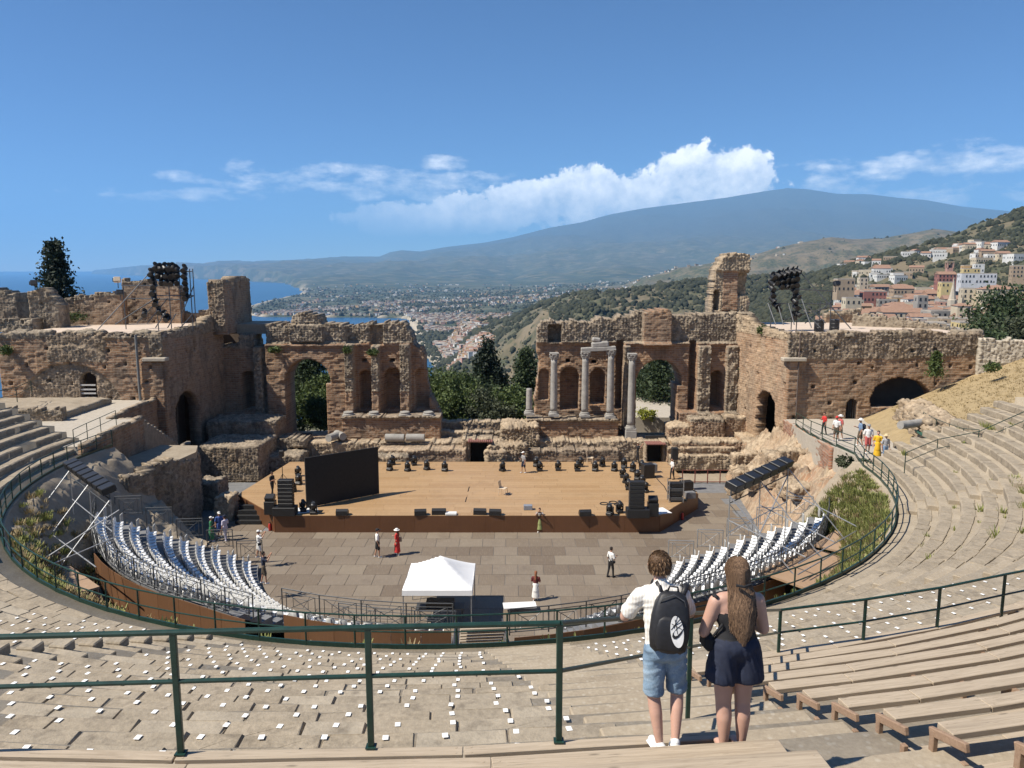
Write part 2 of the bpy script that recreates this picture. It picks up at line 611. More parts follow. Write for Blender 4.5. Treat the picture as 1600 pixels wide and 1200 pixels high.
def land_height(u, r):
    """u: sideways slope (x / y), r: forward distance y. Returns height and masks."""
    px = 800 + u * (FPX * (math.cos(PITCH))) * 1.0
    x = u * r
    # flat coast that climbs very slowly inland
    inland = np.clip((r - 3500) / 14000, 0, 1)
    plain = SEA + 4 + 90 * inland ** 1.4 + 30 * np.clip((u + .05) / .5, 0, 1) * np.clip((r - 2500) / 4000, 0, 1)
    plain = plain + 14 * (fbm(x / 900, r / 900, 4, 3) - .5) * np.clip((r - 2500) / 3000, 0, 1)
    # the volcano
    et = interp([(-200, 424), (150, 421), (300, 417), (400, 413), (480, 410), (560, 405), (598, 405), (615, 398), (632, 395), (660, 397), (700, 390),
                 (760, 383), (800, 375), (858, 360), (905, 352), (950, 339), (1000, 330), (1060, 322), (1120, 314), (1180, 304),
                 (1215, 299), (1245, 301), (1290, 308), (1340, 309), (1380, 314), (1425, 318), (1480, 328), (1540, 334), (1700, 352), (1900, 372)], px)
    rc = 27500.0
    top = CAMZ + rc * elev(et)
    s = np.clip((r - 7500) / (rc - 7500), 0, 1)
    back = np.clip((r - rc) / 9000, 0, 1)
    vol = (top - SEA) * (s ** 1.75) * (1 - .5 * back)
    vol = vol + (380 * (ridged(x / 3000, r / 6500, 5, 21) - .55) + 120 * (ridged(x / 800, r / 2600, 3, 23) - .5)) * np.clip(s * 3, 0, 1) * np.clip((1 - s) * 5, 0, 1)
    z = plain + np.maximum(vol, 0)
    # brown hills in the middle distance
    m1 = interp([(-300, 560), (880, 560), (940, 470), (1000, 436), (1060, 418), (1110, 411), (1160, 402), (1210, 387), (1250, 377), (1285, 371), (1320, 374), (1360, 372), (1410, 365),
                 (1440, 359), (1475, 364), (1540, 372), (1700, 380), (1900, 380)], px)
    rm = 5200.0
    zt = CAMZ + rm * elev(m1)
    q = np.clip(1 - np.abs(r - rm) / np.where(r < rm, 2300, 1800), 0, 1)
    q = q * q * (3 - 2 * q)
    h1 = SEA + (zt - SEA) * q + (170 * (ridged(x / 800, r / 900, 5, 5) - .62) + 70 * (ridged(x / 190, r / 300, 3, 6) - .55)) * np.clip(q * 3, 0, 1) * np.clip((1 - q) * 3 + .12, 0, 1)
    # the spur between the bay and the hill town
    m2 = interp([(-300, 640), (640, 640), (690, 565), (740, 530), (780, 512), (840, 480), (900, 461), (960, 456), (1040, 447), (1110, 440), (1170, 434), (1230, 432), (1270, 428),
                 (1320, 412), (1900, 395)], px)
    rm2 = 1500 + 500 * np.clip((900 - px) / 300, 0, 1)
    zt = CAMZ + rm2 * elev(m2)
    q = np.clip(1 - np.abs(r - rm2) / np.where(r < rm2, 950, 1100), 0, 1)
    q = q * q * (3 - 2 * q)
    h2 = SEA + (zt - SEA) * q + (90 * (ridged(x / 260, r / 380, 5, 8) - .6) + 34 * (ridged(x / 75, r / 120, 3, 9) - .55)) * np.clip(q * 3, 0, 1) * np.clip((1 - q) * 4 + .1, 0, 1)
    # the mountain side above the town
    m3 = interp([(-300, 700), (1000, 640), (1120, 520), (1180, 470), (1230, 444), (1270, 427), (1310, 414), (1350, 402), (1400, 387), (1440, 377), (1470, 366), (1500, 352), (1530, 341), (1560, 331),
                 (1600, 319), (1700, 280), (1900, 220)], px)
    rm3 = 1150.0
    zt = CAMZ + rm3 * elev(m3)
    q = np.clip(1 - np.abs(r - rm3) / np.where(r < rm3, 720, 1300), 0, 1)
    q3 = q ** 1.15
    h3 = -60 + (zt + 60) * q3 + 26 * (ridged(x / 120, r / 160, 5, 31) - .6) * np.clip(q * 3, 0, 1) * np.clip((1 - q) * 4 + .15, 0, 1)
    h3 = np.where(px > 1000, h3, SEA - 50)
    # the town's shelf and the theatre's own hill
    shelf = interp([(-400, -190), (1000, -150), (1120, -66), (1220, -34), (1300, -25), (1600, -19), (2000, -16)], px) + (r - 400) * .045
    shelf = np.where((r < 900), shelf, shelf - (r - 900) * .5)
    near = np.clip((r - 105) / 380, 0, 1)
    own = -3 - near ** .8 * interp([(-600, 190), (300, 190), (700, 185), (850, 150), (1000, 100), (1150, 45), (1300, 24), (1800, 10)], px)
    z = np.maximum(z, np.maximum(h1, np.maximum(h2, h3)))
    z = np.maximum(z, np.maximum(shelf, own))
    # the sea bites in: coast line as the farthest sideways reach of land
    coast = interp([(0, -60), (700, -80), (1300, -142), (1750, -182), (2300, -288), (2900, -375), (3200, -425), (3450, -470), (3520, -640), (3600, -1180), (3750, -1300), (3950, -1380),
                    (4300, -1480), (4700, -1580), (4950, -1640), (5600, -1720), (6600, -1800), (7800, -2090), (9500, -2650), (12700, -3700), (18000, -7200), (25000, -11500), (40000, -22000)], r)
    coast = coast + 40 * (fbm(r / 300, x * 0 + 2, 3, 4) - .5) * np.clip(r / 3000, 0, 3)
    d = x - coast                      # metres inland
    # the cape: low land that ends towards the open sea
    wet = np.clip(d / np.clip(r * .006, 12, 120), -1, 1)
    z = np.where(z < 60, SEA - 6 + (z - SEA + 6) * np.clip(wet * .5 + .5, 0, 1), z)
    z = np.where((d < 0) & (r > 700), SEA - 6, z)
    sandm = np.clip(1 - np.abs(d - 12) / np.clip(r * .012, 14, 60), 0, 1) * (r > 900) * np.clip((9500 - r) / 2500, 0, 1)
    hillm = np.maximum(h1, np.maximum(h2, h3)) > plain + vol + 3
    plainm = np.where(hillm, 0.0, 1.0) * (1 - np.clip((z + 120) / 260, 0, 1) * .4)
    highm = np.clip((z - 350) / 700, 0, 1) * np.where(hillm, 0.0, 1.0)
    return z, np.where(r < 900, 0, plainm), highm, sandm


def build_land():
    nu, nr = 560, 400
    u = np.linspace(-.98, .98, nu)
    r = np.concatenate([np.geomspace(96, 7000, 330), np.geomspace(7150, 37500, nr - 330)])
    U, RR = np.meshgrid(u, r)
    z, pm, hm, sm = land_height(U, RR)
    verts = np.stack([U * RR, RR, z], -1).reshape(-1, 3)
    i = np.arange(nr * nu).reshape(nr, nu)
    faces = np.stack([i[:-1, :-1], i[:-1, 1:], i[1:, 1:], i[1:, :-1]], -1).reshape(-1, 4)
    o = np_obj('terrain', verts, faces, M_LAND, smooth=True, attrs={'plain': pm, 'high': hm, 'sand': sm})
    tag(o, 'hills, coastal plain and the broad volcano behind the theatre', 'terrain', kind='structure')
    m = MB()
    rr = [0.5, 900, 5000, 15000, 45000, 95000]
    n = 64
    vs_ = [(rr_ * math.sin(2 * math.pi * k / n), rr_ * math.cos(2 * math.pi * k / n), SEA) for rr_ in rr for k in range(n)]
    fs = [(a * n + k, (a + 1) * n + k, (a + 1) * n + (k + 1) % n, a * n + (k + 1) % n) for a in range(len(rr) - 1) for k in range(n)]
    m.add(vs_, fs)
    tag(m.build('sea', M_SEA), 'blue sea reaching to the horizon', 'sea', kind='structure')


M_LAND, M_SEA = m_land(), m_sea()
build_land()


def land_z(x, y):
    return float(land_height(np.array([x / y]), np.array([float(y)]))[0][0])


def build_haze():
    m = MB().b2((-39000, -2500, SEA - 9), (39000, 38500, 2790))
    t = bpy.data.materials.new('haze_air')
    t.use_nodes = True
    nt = t.node_tree
    nt.nodes.clear()
    out = nt.nodes.new('ShaderNodeOutputMaterial')
    pv = nt.nodes.new('ShaderNodeVolumePrincipled')
    pv.inputs['Color'].default_value = (.28, .60, 1.0, 1)
    pv.inputs['Density'].default_value = 3.7e-5
    pv.inputs['Anisotropy'].default_value = 0.0
    nt.links.new(pv.outputs[0], out.inputs['Volume'])
    o = m.build('haze', t)
    tag(o, 'pale blue summer haze over the plain and the sea', 'haze', kind='stuff')


build_haze()
# ---------------------------------------------------------------- masonry
def m_masonry(name='masonry', brick=((.235, .124, .066), (.365, .212, .115)), rub=((.165, .132, .094), (.40, .325, .235)), mortar=(.33, .255, .18)):
    t = NT(name)
    cmb = t.N.new('ShaderNodeCombineXYZ')
    t.L.new(t.attr('s'), cmb.inputs[0]); t.L.new(t.attr('t'), cmb.inputs[1])
    w = t.co(kind='World')
    warp = t.N.new('ShaderNodeVectorMath'); warp.operation = 'MULTIPLY_ADD'
    nz = t.N.new('ShaderNodeTexNoise'); nz.inputs['Scale'].default_value = 1.3; t.L.new(w, nz.inputs['Vector'])
    t.L.new(nz.outputs['Color'], warp.inputs[0]); warp.inputs[1].default_value = (.10, .10, 0); t.L.new(cmb.outputs[0], warp.inputs[2])
    b = t.N.new('ShaderNodeTexBrick')
    b.inputs['Scale'].default_value = 1.0
    b.inputs['Brick Width'].default_value = .55
    b.inputs['Row Height'].default_value = .20
    b.inputs['Mortar Size'].default_value = .03
    b.inputs['Mortar Smooth'].default_value = .5
    b.inputs['Color1'].default_value = (*brick[0], 1); b.inputs['Color2'].default_value = (*brick[1], 1); b.inputs['Mortar'].default_value = (*mortar, 1)
    t.L.new(warp.outputs[0], b.inputs['Vector'])
    patch = t.noise(w, .55, 6, .65)
    c1 = t.mix(t.ramp(patch, [(.45, (0, 0, 0)), (.70, (.75, .75, .75))]), b.outputs['Color'], t.ramp(t.noise(w, 2.2, 4), [(.35, (.20, .15, .11)), (.65, (.30, .235, .175))]))
    grain = t.noise(w, 7.0, 5, .7)
    vor = t.voro(w, 4.2, 'Color')
    sp = t.N.new('ShaderNodeSeparateColor'); t.L.new(vor, sp.inputs[0])
    c2 = t.ramp(t.math('ADD', t.math('MULTIPLY', grain, .55), t.math('MULTIPLY', sp.outputs[0], .45)),
                [(.25, rub[0]), (.5, tuple((a + b_) / 2 for a, b_ in zip(*rub))), (.78, rub[1])])
    c = t.mix(t.attr('rub'), c1, c2)
    # soot, lichen and rain streaks with shapes of their own
    dirt = t.noise(t.co((1, 1, .35), 'World'), .9, 6, .7)
    c = t.mix(t.ramp(dirt, [(.47, (0, 0, 0)), (.70, (.7, .7, .7))]), c, (.075, .062, .048))
    och = t.noise(w, .35, 4, .6)
    c = t.mix(t.ramp(och, [(.55, (0, 0, 0)), (.75, (.35, .35, .35))]), c, (.36, .235, .12))
    t.color(c).set(Roughness=.95)
    t.bump(t.math('ADD', grain, t.math('MULTIPLY', b.outputs['Fac'], -.6)), .6, .05)
    return t.mat


def m_stone(name, lo, hi, scale=1.6, rough=.9, bump=.35):
    t = NT(name)
    w = t.co(kind='World')
    n = t.noise(w, scale, 7, .65); f = t.noise(w, scale * 9, 4, .6)
    c = t.ramp(t.math('ADD', t.math('MULTIPLY', n, .65), t.math('MULTIPLY', f, .35)), [(.3, lo), (.7, hi)])
    spots = t.noise(w, scale * 2.6, 3, .5)
    c = t.mix(t.ramp(spots, [(.62, (0, 0, 0)), (.74, (.5, .5, .5))]), c, tuple(x * .5 for x in lo))
    t.color(c).set(Roughness=rough)
    t.bump(f, bump, .03)
    return t.mat


M_WALL = m_masonry()
M_WALL_WARM_LIT = m_masonry('masonry_warm_sunlit', ((.27, .135, .072), (.39, .215, .12)), ((.29, .22, .148), (.50, .395, .27)), (.42, .325, .22))  # warmer masonry, its colour brightened for the sunlit wing wall
M_MARBLE = m_stone('grey_marble', (.21, .20, .18), (.40, .38, .345), 2.2)
M_PALE = m_stone('pale_stone', (.33, .285, .22), (.53, .47, .375), 1.2)
M_EARTH = m_stone('trodden_earth', (.23, .185, .13), (.37, .31, .23), .8)
M_RUBBLE = m_stone('rubble_stone', (.14, .112, .08), (.38, .315, .23), 2.4)
M_WALL_PLAIN = m_stone('light_block_stone', (.12, .085, .06), (.2, .15, .11))  # for the walls added to darken the wing hollows
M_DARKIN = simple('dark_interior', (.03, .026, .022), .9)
M_PLASTER = m_stone('pink_concrete', (.50, .40, .31), (.60, .49, .39), .5)


def arch(S, T, cx, w, zb, zt):
    """opening with a round head: centre, width, base and crown level"""
    r = w / 2
    zs = zt - r
    return ((np.abs(S - cx) < r) & (T > zb) & (T <= zs)) | ((np.hypot(S - cx, T - zs) < r) & (T > zs))


def ringof(S, T, cx, w, zt, th):
    r = w / 2
    d = np.hypot(S - cx, T - (zt - r))
    return (d >= r) & (d < r + th) & (T > zt - r)


def band(v, a, b):
    return (v > a) & (v < b)


def relief_wall(name, A, B, z0, z1, fn, thick=1.0, cell=.1, mat=None, parent=None, seed=1, back_cut=True):
    """an upright ruin wall from A to B (plan points, seen with A on the left); fn(S, T) gives what is wall, its relief and where rubble shows"""
    A, B = Vector(A), Vector(B)
    Ln = (B - A).length
    d = (B - A) / Ln
    nrm = Vector((d.y, -d.x))
    ns, nt_ = max(2, int(round(Ln / cell))), max(2, int(round((z1 - z0) / cell)))
    s = np.linspace(0, Ln, ns + 1); t = np.linspace(z0, z1, nt_ + 1)
    Sv, Tv = np.meshgrid(s, t)
    Sc, Tc = (Sv[:-1, :-1] + Sv[1:, 1:]) / 2, (Tv[:-1, :-1] + Tv[1:, 1:]) / 2
    inside = fn(Sc, Tc)[0] & np.ones_like(Sc, bool)
    _, dep, rub = fn(Sv, Tv)
    dep = np.broadcast_to(np.asarray(dep, float), Sv.shape).copy()
    rub = np.clip(np.broadcast_to(np.asarray(rub, float), Sv.shape), 0, 1)
    # relief: courses of brick, heaped rubble
    row = np.floor(Tv / .2)
    bk = _hash(row, np.floor(Sv / .5 + .5 * (row % 2)), seed) - .5
    hs, ht = stones(Sv / .27, Tv / .21, seed)
    dep = dep + (1 - rub) * (bk * .085 + .07 * (fbm(Sv / 1.5, Tv / 1.5, 3, seed) - .5)) + rub * (hs * .15 * (.3 + ht) + .24 * (fbm(Sv / .9, Tv / .9, 3, seed + 3) - .5))
    jx = (vnoise(Sv * 7.3, Tv * 7.1, seed + 1) - .5) * cell * .6
    jz = (vnoise(Sv * 7.7, Tv * 6.9, seed + 2) - .5) * cell * .6
    nv = Sv.size
    idx = np.arange(nv).reshape(Sv.shape)
    S2, T2 = Sv + jx, Tv + jz

    def pts(off):
        return np.stack([A.x + d.x * S2 + nrm.x * off, A.y + d.y * S2 + nrm.y * off, T2], -1).reshape(-1, 3)
    verts = np.concatenate([pts(dep), pts(np.full(Sv.shape, -thick))])
    m = inside
    q = np.stack([idx[:-1, :-1], idx[:-1, 1:], idx[1:, 1:], idx[1:, :-1]], -1)
    faces = [q[m], q[m][:, ::-1] + nv]
    pad = np.pad(m, 1)
    for (sl, a, b) in (((slice(1, -1), slice(0, -2)), 0, 3), ((slice(1, -1), slice(2, None)), 2, 1), ((slice(0, -2), slice(1, -1)), 1, 0), ((slice(2, None), slice(1, -1)), 3, 2)):
        e = m & ~pad[sl]
        qq = q[e]
        faces.append(np.stack([qq[:, a], qq[:, b], qq[:, b] + nv, qq[:, a] + nv], -1))
    faces = np.concatenate(faces)
    used = np.zeros(2 * nv, bool); used[faces.ravel()] = True
    remap = np.cumsum(used) - 1
    at = {k: np.concatenate([v_.ravel(), v_.ravel()])[used] for k, v_ in (('rub', rub), ('s', Sv), ('t', Tv))}
    return np_obj(name, verts[used], remap[faces], mat or M_WALL, parent, attrs=at)


def ragged(S, tab, seed, amp=.3, fine=.12):
    """broken top edge through table points"""
    return interp(tab, S) + amp * (fbm(S / 1.1, S * 0 + seed, 3, seed) - .5) + fine * (_hash(np.floor(S / .22), S * 0, seed) - .5) * 2


def px_tab(pts, y, x0):
    """photo pixels on the plane y -> (metres along from x0, height)"""
    out = []
    for a, b in pts:
        x, z = XZ(a, b, y)
        out.append((x - x0, z))
    return out


def sx(px, y, x0, py=600):
    return XZ(px, py, y)[0] - x0


def zz(py, y):
    return XZ(800, py, y)[1]


def putlogs(S, T, seed, dx=1.6, dz=1.5):
    a = np.floor(S / dx); b = np.floor(T / dz)
    cx = (a + .3 + .4 * _hash(a, b, seed)) * dx; cz = (b + .3 + .4 * _hash(a, b, seed + 1)) * dz
    on = _hash(a, b, seed + 2) > .45
    return on & (np.abs(S - cx) < .11) & (np.abs(T - cz) < .12)


# ---- stage wall, half nearer the sea
Y1 = 71.0
xa, xb = XZ(417, 600, Y1)[0], XZ(692, 600, Y1)[0]


def f_sea_half(S, T):
    top = ragged(S, px_tab([(410, 508), (452, 508), (455, 494), (475, 491), (494, 495), (500, 507), (555, 511), (560, 507), (597, 509), (600, 503), (628, 507), (640, 520), (646, 540), (657, 543), (661, 556), (663, 590),
                            (669, 620), (678, 640), (686, 650), (689, 680), (692, 684)], Y1, xa), 3, .35, .14)
    ins = (T < top)
    p = lambda v: sx(v, Y1, xa)
    z = lambda v: zz(v, Y1)
    wA = p(517) - p(446)
    cA = (p(517) + p(446)) / 2
    op = arch(S, T, cA, wA, z(684), z(561)) & ~((S > p(510)) & (T < z(600)))
    ins &= ~op
    zc = z(537)
    rub = np.where(T > zc + .25 * (fbm(S, S * 0, 3, 5) - .5), 1.0, 0.0)
    dep = np.where(T > zc, -.45, 0.0)
    dep = dep + np.where(band(T, zc - .25, zc + .12), .16, 0)                      # string course
    dep = dep + np.where(band(S, p(455), p(507)) & (T > z(535)) & (T < z(507)), .55 - (T - z(535)) * .05, 0)
    dep = dep + np.where(ringof(S, T, cA, wA, z(561), .55), .07, 0)
    # niches and the cores of the half pillars between them
    nz = S > p(541)
    dep = dep - np.where(nz, .55, 0)
    for a, b in ((540, 555), (581, 594), (626, 641)):
        k = band(S, p(a), p(b)) & (T < zc)
        lump = .75 + .25 * fbm(S * 2, T * 1.2, 3, 7)
        dep = np.where(k, np.where(T > z(608), lump - .3, lump - .15) - .1, dep)
        rub = np.where(k & (T > z(610)), 1.0, rub)
    for a, b, t0, t1 in ((560, 580, 641, 580), (599, 626, 641, 576), (647, 668, 641, 577)):
        k = arch(S, T, (p(a) + p(b)) / 2, p(b) - p(a), z(t0), z(t1))
        dep = np.where(k, -1.75, dep)
        dep = dep + np.where(ringof(S, T, (p(a) + p(b)) / 2, p(b) - p(a), z(t1), .35), .05, 0)
    for a, b in ((568, 564), (612, 564), (614, 592)):
        dep = np.where((np.abs(S - p(a)) < .2) & (np.abs(T - z(b)) < .14), -1.5, dep)
    gap = band(S, p(578), p(599)) & (T > z(541)) & (T < z(511))
    dep = np.where(gap, -1.3, dep)
    dep = dep + np.where(band(S, p(599), p(645)) & (T > z(538)), .5, 0)
    return ins, dep, rub


w_sea = empty('stage_wall_ruin', (0, 0, 0))
tag(w_sea, 'ruined brick stage wall with one tall arch and three empty niches, on the sea side', 'ruin')
relief_wall('wall', (xa, Y1), (xb, Y1), 1.0, zz(485, Y1), f_sea_half, 3.2, .085, parent=w_sea, seed=4)

# its podium with four column bases
YP = 69.2
pa, pb = XZ(534, 660, YP)[0], XZ(688, 660, YP)[0]


def f_podium(z_top, seed):
    def f(S, T):
        top = z_top + .1 * (fbm(S / .8, S * 0, 3, seed) - .5)
        return T < top, np.where(T > z_top - .22, .16, 0) + np.where(T < 2.0, .18, 0), np.where((T > z_top - .3) | (T < 1.9), .9, 0.0) + .0 * S
    return f


zpt = zz(650, YP)
relief_wall('podium', (pa, YP), (pb, YP), .9, zpt + .2, f_podium(zpt, 6), 1.9, .085, parent=w_sea, seed=6)
for px in (578, 621, 664, 703):
    pass


def col_base(c, s=1.0):
    m = MB()
    m.box((c[0], c[1], c[2] + .16 * s), (1.05 * s, 1.05 * s, .32 * s), bev=.03)
    m.lathe((c[0], c[1], c[2] + .32 * s), [(.5 * s, 0), (.53 * s, .05), (.5 * s, .11), (.42 * s, .15), (.44 * s, .2), (.46 * s, .25), (.4 * s, .3)], 18)
    return m


for px in (544, 584, 632, 669):
    x = XZ(px, 645, YP + .35)[0]
    col_base((x, YP + .45, zpt - .28)).build('column_base', M_MARBLE, w_sea, smooth=False)

# ---- end bay by the sea-side wing
xc, xd = -27.2, xa + .15


def f_end_left(S, T):
    p = lambda v: sx(v, 71.6, xc)
    z = lambda v: zz(v, 71.6)
    top = ragged(S, px_tab([(345, 541), (372, 540), (374, 524), (395, 523), (398, 540), (412, 541), (425, 545)], 71.6, xc), 8, .25, .1)
    ins = T < top
    dep = np.where(band(S, p(400), p(412)), .5, 0.0) + np.where(T < z(645), 1.3, 0)
    k = arch(S, T, p(388), p(398) - p(378), z(641), z(580))
    dep = np.where(k, -2.0, dep)
    rub = np.where(band(S, p(398), p(414)) | (T > z(545)), 1, .15 + 0 * S)
    return ins, dep, rub


relief_wall('end_bay', (xc, 71.6), (xd, 71.6), .5, zz(515, 71.6), f_end_left, 2.6, .095, parent=w_sea, seed=9)
m = MB().b2((-27.6, 72.6, zz(521, 73)), (-22.6, 77.5, zz(521, 73) + .9))
m.build('vault_slab', M_EARTH, w_sea)

# ---- stage wall, half nearer the town
xe, xf = XZ(833, 600, Y1)[0], XZ(1158, 600, Y1)[0]


def f_town_half(S, T):
    p = lambda v: sx(v, Y1, xe)
    z = lambda v: zz(v, Y1)
    top = ragged(S, px_tab([(836, 515), (841, 505), (857, 502), (875, 505), (905, 502), (927, 505), (936, 496), (950, 496), (962, 500), (970, 493), (990, 495), (992, 487), (1045, 486), (1048, 492), (1110, 492), (1158, 487)], Y1, xe), 13, .3, .14)
    left = np.interp(T, [z(690), z(640), z(625), z(592), z(570), z(540), z(520), z(505)], [p(836), p(837), p(835), p(840), p(843), p(838), p(839), p(843)]) + .25 * (fbm(T / .5, T * 0, 3, 3) - .5)
    ins = (T < top) & (S > left)
    wA = p(1065) - p(994)
    cA = (p(1065) + p(994)) / 2
    op = arch(S, T, cA, wA, z(690), z(562)) & ~((S > p(1056) + .3 * fbm(T, T * 0, 3, 2)) & (T < z(602)))
    ins &= ~op
    zc = z(536)
    rub = np.where(T > zc + .25 * (fbm(S, S * 0, 3, 15) - .5), 1.0, 0.0)
    dep = np.where(T > zc, -.30, 0.0) + np.where(band(T, zc - .2, zc + .14), .18, 0)
    but = band(S, p(1002), p(1046)) & (T > z(540))
    dep = dep + np.where(but, .75, 0)
    rub = np.where(but, .15, rub)
    cav = band(S, p(857), p(876)) & band(T, z(536), z(508))
    dep = np.where(cav, -1.6, dep)
    dep = dep + np.where(ringof(S, T, cA, wA, z(562), .55), .07, 0)
    nz = S < p(975)
    dep = dep - np.where(nz & (T < zc), .45, 0)
    for a, b, t0, t1 in ((876, 905, 641, 575), (924, 946, 632, 577), (1110, 1129, 637, 579), (842, 858, 626, 578)):
        k = arch(S, T, (p(a) + p(b)) / 2, p(b) - p(a), z(t0), z(t1))
        dep = np.where(k, -1.9 if a > 850 else -.9, dep)
        dep = dep + np.where(ringof(S, T, (p(a) + p(b)) / 2, p(b) - p(a), z(t1), .38), .06, 0)
    for a, b in ((963, 973), (1076, 1086)):
        dep = np.where(band(S, p(a), p(b)) & (T < z(533)) & (T > z(640)), -1.5, dep)
    for a, b in ((974, 984), (1088, 1107), (1131, 1150)):
        k = band(S, p(a), p(b)) & (T < zc - .2)
        dep = np.where(k, .45 + .35 * fbm(S * 2, T, 3, 17), dep)
        rub = np.where(k, 1.0, rub)
    low = (S > p(1052)) & (T < z(641))
    dep = dep + np.where(low, 1.0, 0)
    for a, b in ((888, 565), (929, 566), (889, 597), (932, 593)):
        dep = np.where((np.abs(S - p(a)) < .2) & (np.abs(T - z(b)) < .14), -2.1, dep)
    return ins, dep, rub


w_town = empty('stage_wall_ruin')
tag(w_town, 'ruined brick stage wall with one tall arch behind standing marble columns, on the town side', 'ruin')
relief_wall('wall', (xe, Y1), (xf, Y1), 1.0, zz(480, Y1), f_town_half, 3.2, .085, parent=w_town, seed=14)
qa, qb = XZ(823, 660, YP)[0], XZ(966, 660, YP)[0]
zqt = zz(655, YP)
relief_wall('podium', (qa, YP), (qb, YP), .9, zqt + .2, f_podium(zqt, 16), 1.9, .085, parent=w_town, seed=16)


def broken_block(name, c, s, parent=None, mat=None, seed=1, n=7, rough=.13, rz=0.0, rub=.8):
    """a lump of ruin masonry: a box of many faces pushed in and out"""
    hx, hy, hz = s[0] / 2, s[1] / 2, s[2]
    nx, ny, nz_ = max(3, int(s[0] / .11)), max(3, int(s[1] / .11)), max(3, int(s[2] / .11))
    nx, ny, nz_ = min(nx, 60), min(ny, 60), min(nz_, 60)
    V, F, base = [], [], 0
    g = lambda a, b: np.meshgrid(np.linspace(-1, 1, a + 1), np.linspace(-1, 1, b + 1))
    sides = []
    a, b = g(nx, nz_); sides.append((np.stack([a, -np.ones_like(a), b], -1), False)); sides.append((np.stack([a, np.ones_like(a), b], -1), True))
    a, b = g(ny, nz_); sides.append((np.stack([np.ones_like(a), a, b], -1), False)); sides.append((np.stack([-np.ones_like(a), a, b], -1), True))
    a, b = g(nx, ny); sides.append((np.stack([a, b, np.ones_like(a)], -1), False))
    S_, T_, R_ = [], [], []
    for P, fl in sides:
        pos = P.copy()
        pos[..., 0] *= hx; pos[..., 1] *= hy; pos[..., 2] = (pos[..., 2] + 1) * hz / 2
        # round the upper edges, roughen
        q = pos
        dx = fbm(q[..., 1] * 1.7 + q[..., 0], q[..., 2] * 1.7 + seed, 4, seed) - .5
        dy = fbm(q[..., 0] * 1.7 - q[..., 1], q[..., 2] * 1.7 + seed, 4, seed + 1) - .5
        dz = fbm(q[..., 0] * 1.3 + seed, q[..., 1] * 1.3, 4, seed + 2) - .5
        topf = (P[..., 2] + 1) / 2
        # lumps agree where faces meet: every push depends on place alone
        h1, _ = stones((q[..., 0] + q[..., 1]) / .3, q[..., 2] / .23, seed)
        h2, _ = stones(q[..., 0] / .32, q[..., 1] / .32, seed + 4)
        r_ = rough
        edge = np.maximum(np.abs(P[..., 0]), np.abs(P[..., 1]))
        pos = pos + np.stack([dx * r_ * 2.0, dy * r_ * 2.0, dz * r_ * 3.2 * topf - r_ * 1.2 * topf * np.clip(edge - .85, 0, 1) * 5 + h2 * r_ * 1.1 * topf], -1)
        pos[..., 0] += np.sign(P[..., 0]) * (np.abs(P[..., 0]) > .99) * h1 * r_ * 1.25
        pos[..., 1] += np.sign(P[..., 1]) * (np.abs(P[..., 1]) > .99) * h1 * r_ * 1.25
        hh, ww = a.shape if False else P.shape[:2]
        i = np.arange(hh * ww).reshape(hh, ww) + base
        f = np.stack([i[:-1, :-1], i[:-1, 1:], i[1:, 1:], i[1:, :-1]], -1).reshape(-1, 4)
        F.append(f[:, ::-1] if fl else f); V.append(pos.reshape(-1, 3)); base += hh * ww
        S_.append((q[..., 0] + q[..., 1]).ravel()); T_.append(q[..., 2].ravel()); R_.append(np.clip(rub + .9 * (topf > .93), 0, 1).ravel())
    V = np.concatenate(V)
    V[:, 2] = np.maximum(V[:, 2], 0)
    me = np_mesh(name, V, np.concatenate(F), mat or M_WALL, attrs={'s': np.concatenate(S_), 't': np.concatenate(T_), 'rub': np.concatenate(R_)})
    bm_ = bmesh.new(); bm_.from_mesh(me); bmesh.ops.remove_doubles(bm_, verts=bm_.verts, dist=.004); bm_.to_mesh(me); bm_.free()
    return link(name, me, parent, c, rz)


# tower stump above the wall
t0 = XZ(1142, 490, 74)


def f_tower(S, T):
    W = XZ(1172, 450, 73.2)[0] - XZ(1111, 450, 73.2)[0]
    z = lambda v: zz(v, 73.2)
    lf = np.interp(T, [z(495), z(470), z(422), z(412), z(398)], [0, .2, .3, .65, 1.1]) + .3 * (fbm(T / .6, T * 0, 3, 2) - .5)
    rt = W - np.interp(T, [z(495), z(475), z(430), z(397)], [0, .1, .1, .3]) + .2 * (fbm(T / .6, T * 0 + 3, 3, 2) - .5)
    top = ragged(S, [(0, z(425)), (.8, z(403)), (1.4, z(398)), (2.4, z(396)), (3.3, z(400)), (W, z(404))], 3, .3, .15)
    ins = (S > lf) & (S < rt) & (T < top)
    dep = np.where(band(S, W * .3, W * .68) & band(T, z(485), z(423)), .15, 0.0) + np.where(T > z(423), .3, 0)
    dep = np.where((S > W * .68) & band(T, z(462), z(426)), -1.0, dep)
    k = arch(S, T, W * .15, .45, z(485), z(453))
    dep = np.where(k, -1.0, dep)
    rub = np.where(band(S, W * .28, W * .68) & band(T, z(488), z(424)), 0.05, 1.0)
    return ins, dep, rub


relief_wall('tower_stump', (XZ(1111, 450, 73.2)[0], 73.2), (XZ(1172, 450, 73.2)[0], 73.2), zz(498, 73.2), zz(390, 73.2), f_tower, 2.4, .085, M_WALL_WARM_LIT, w_town, 22)

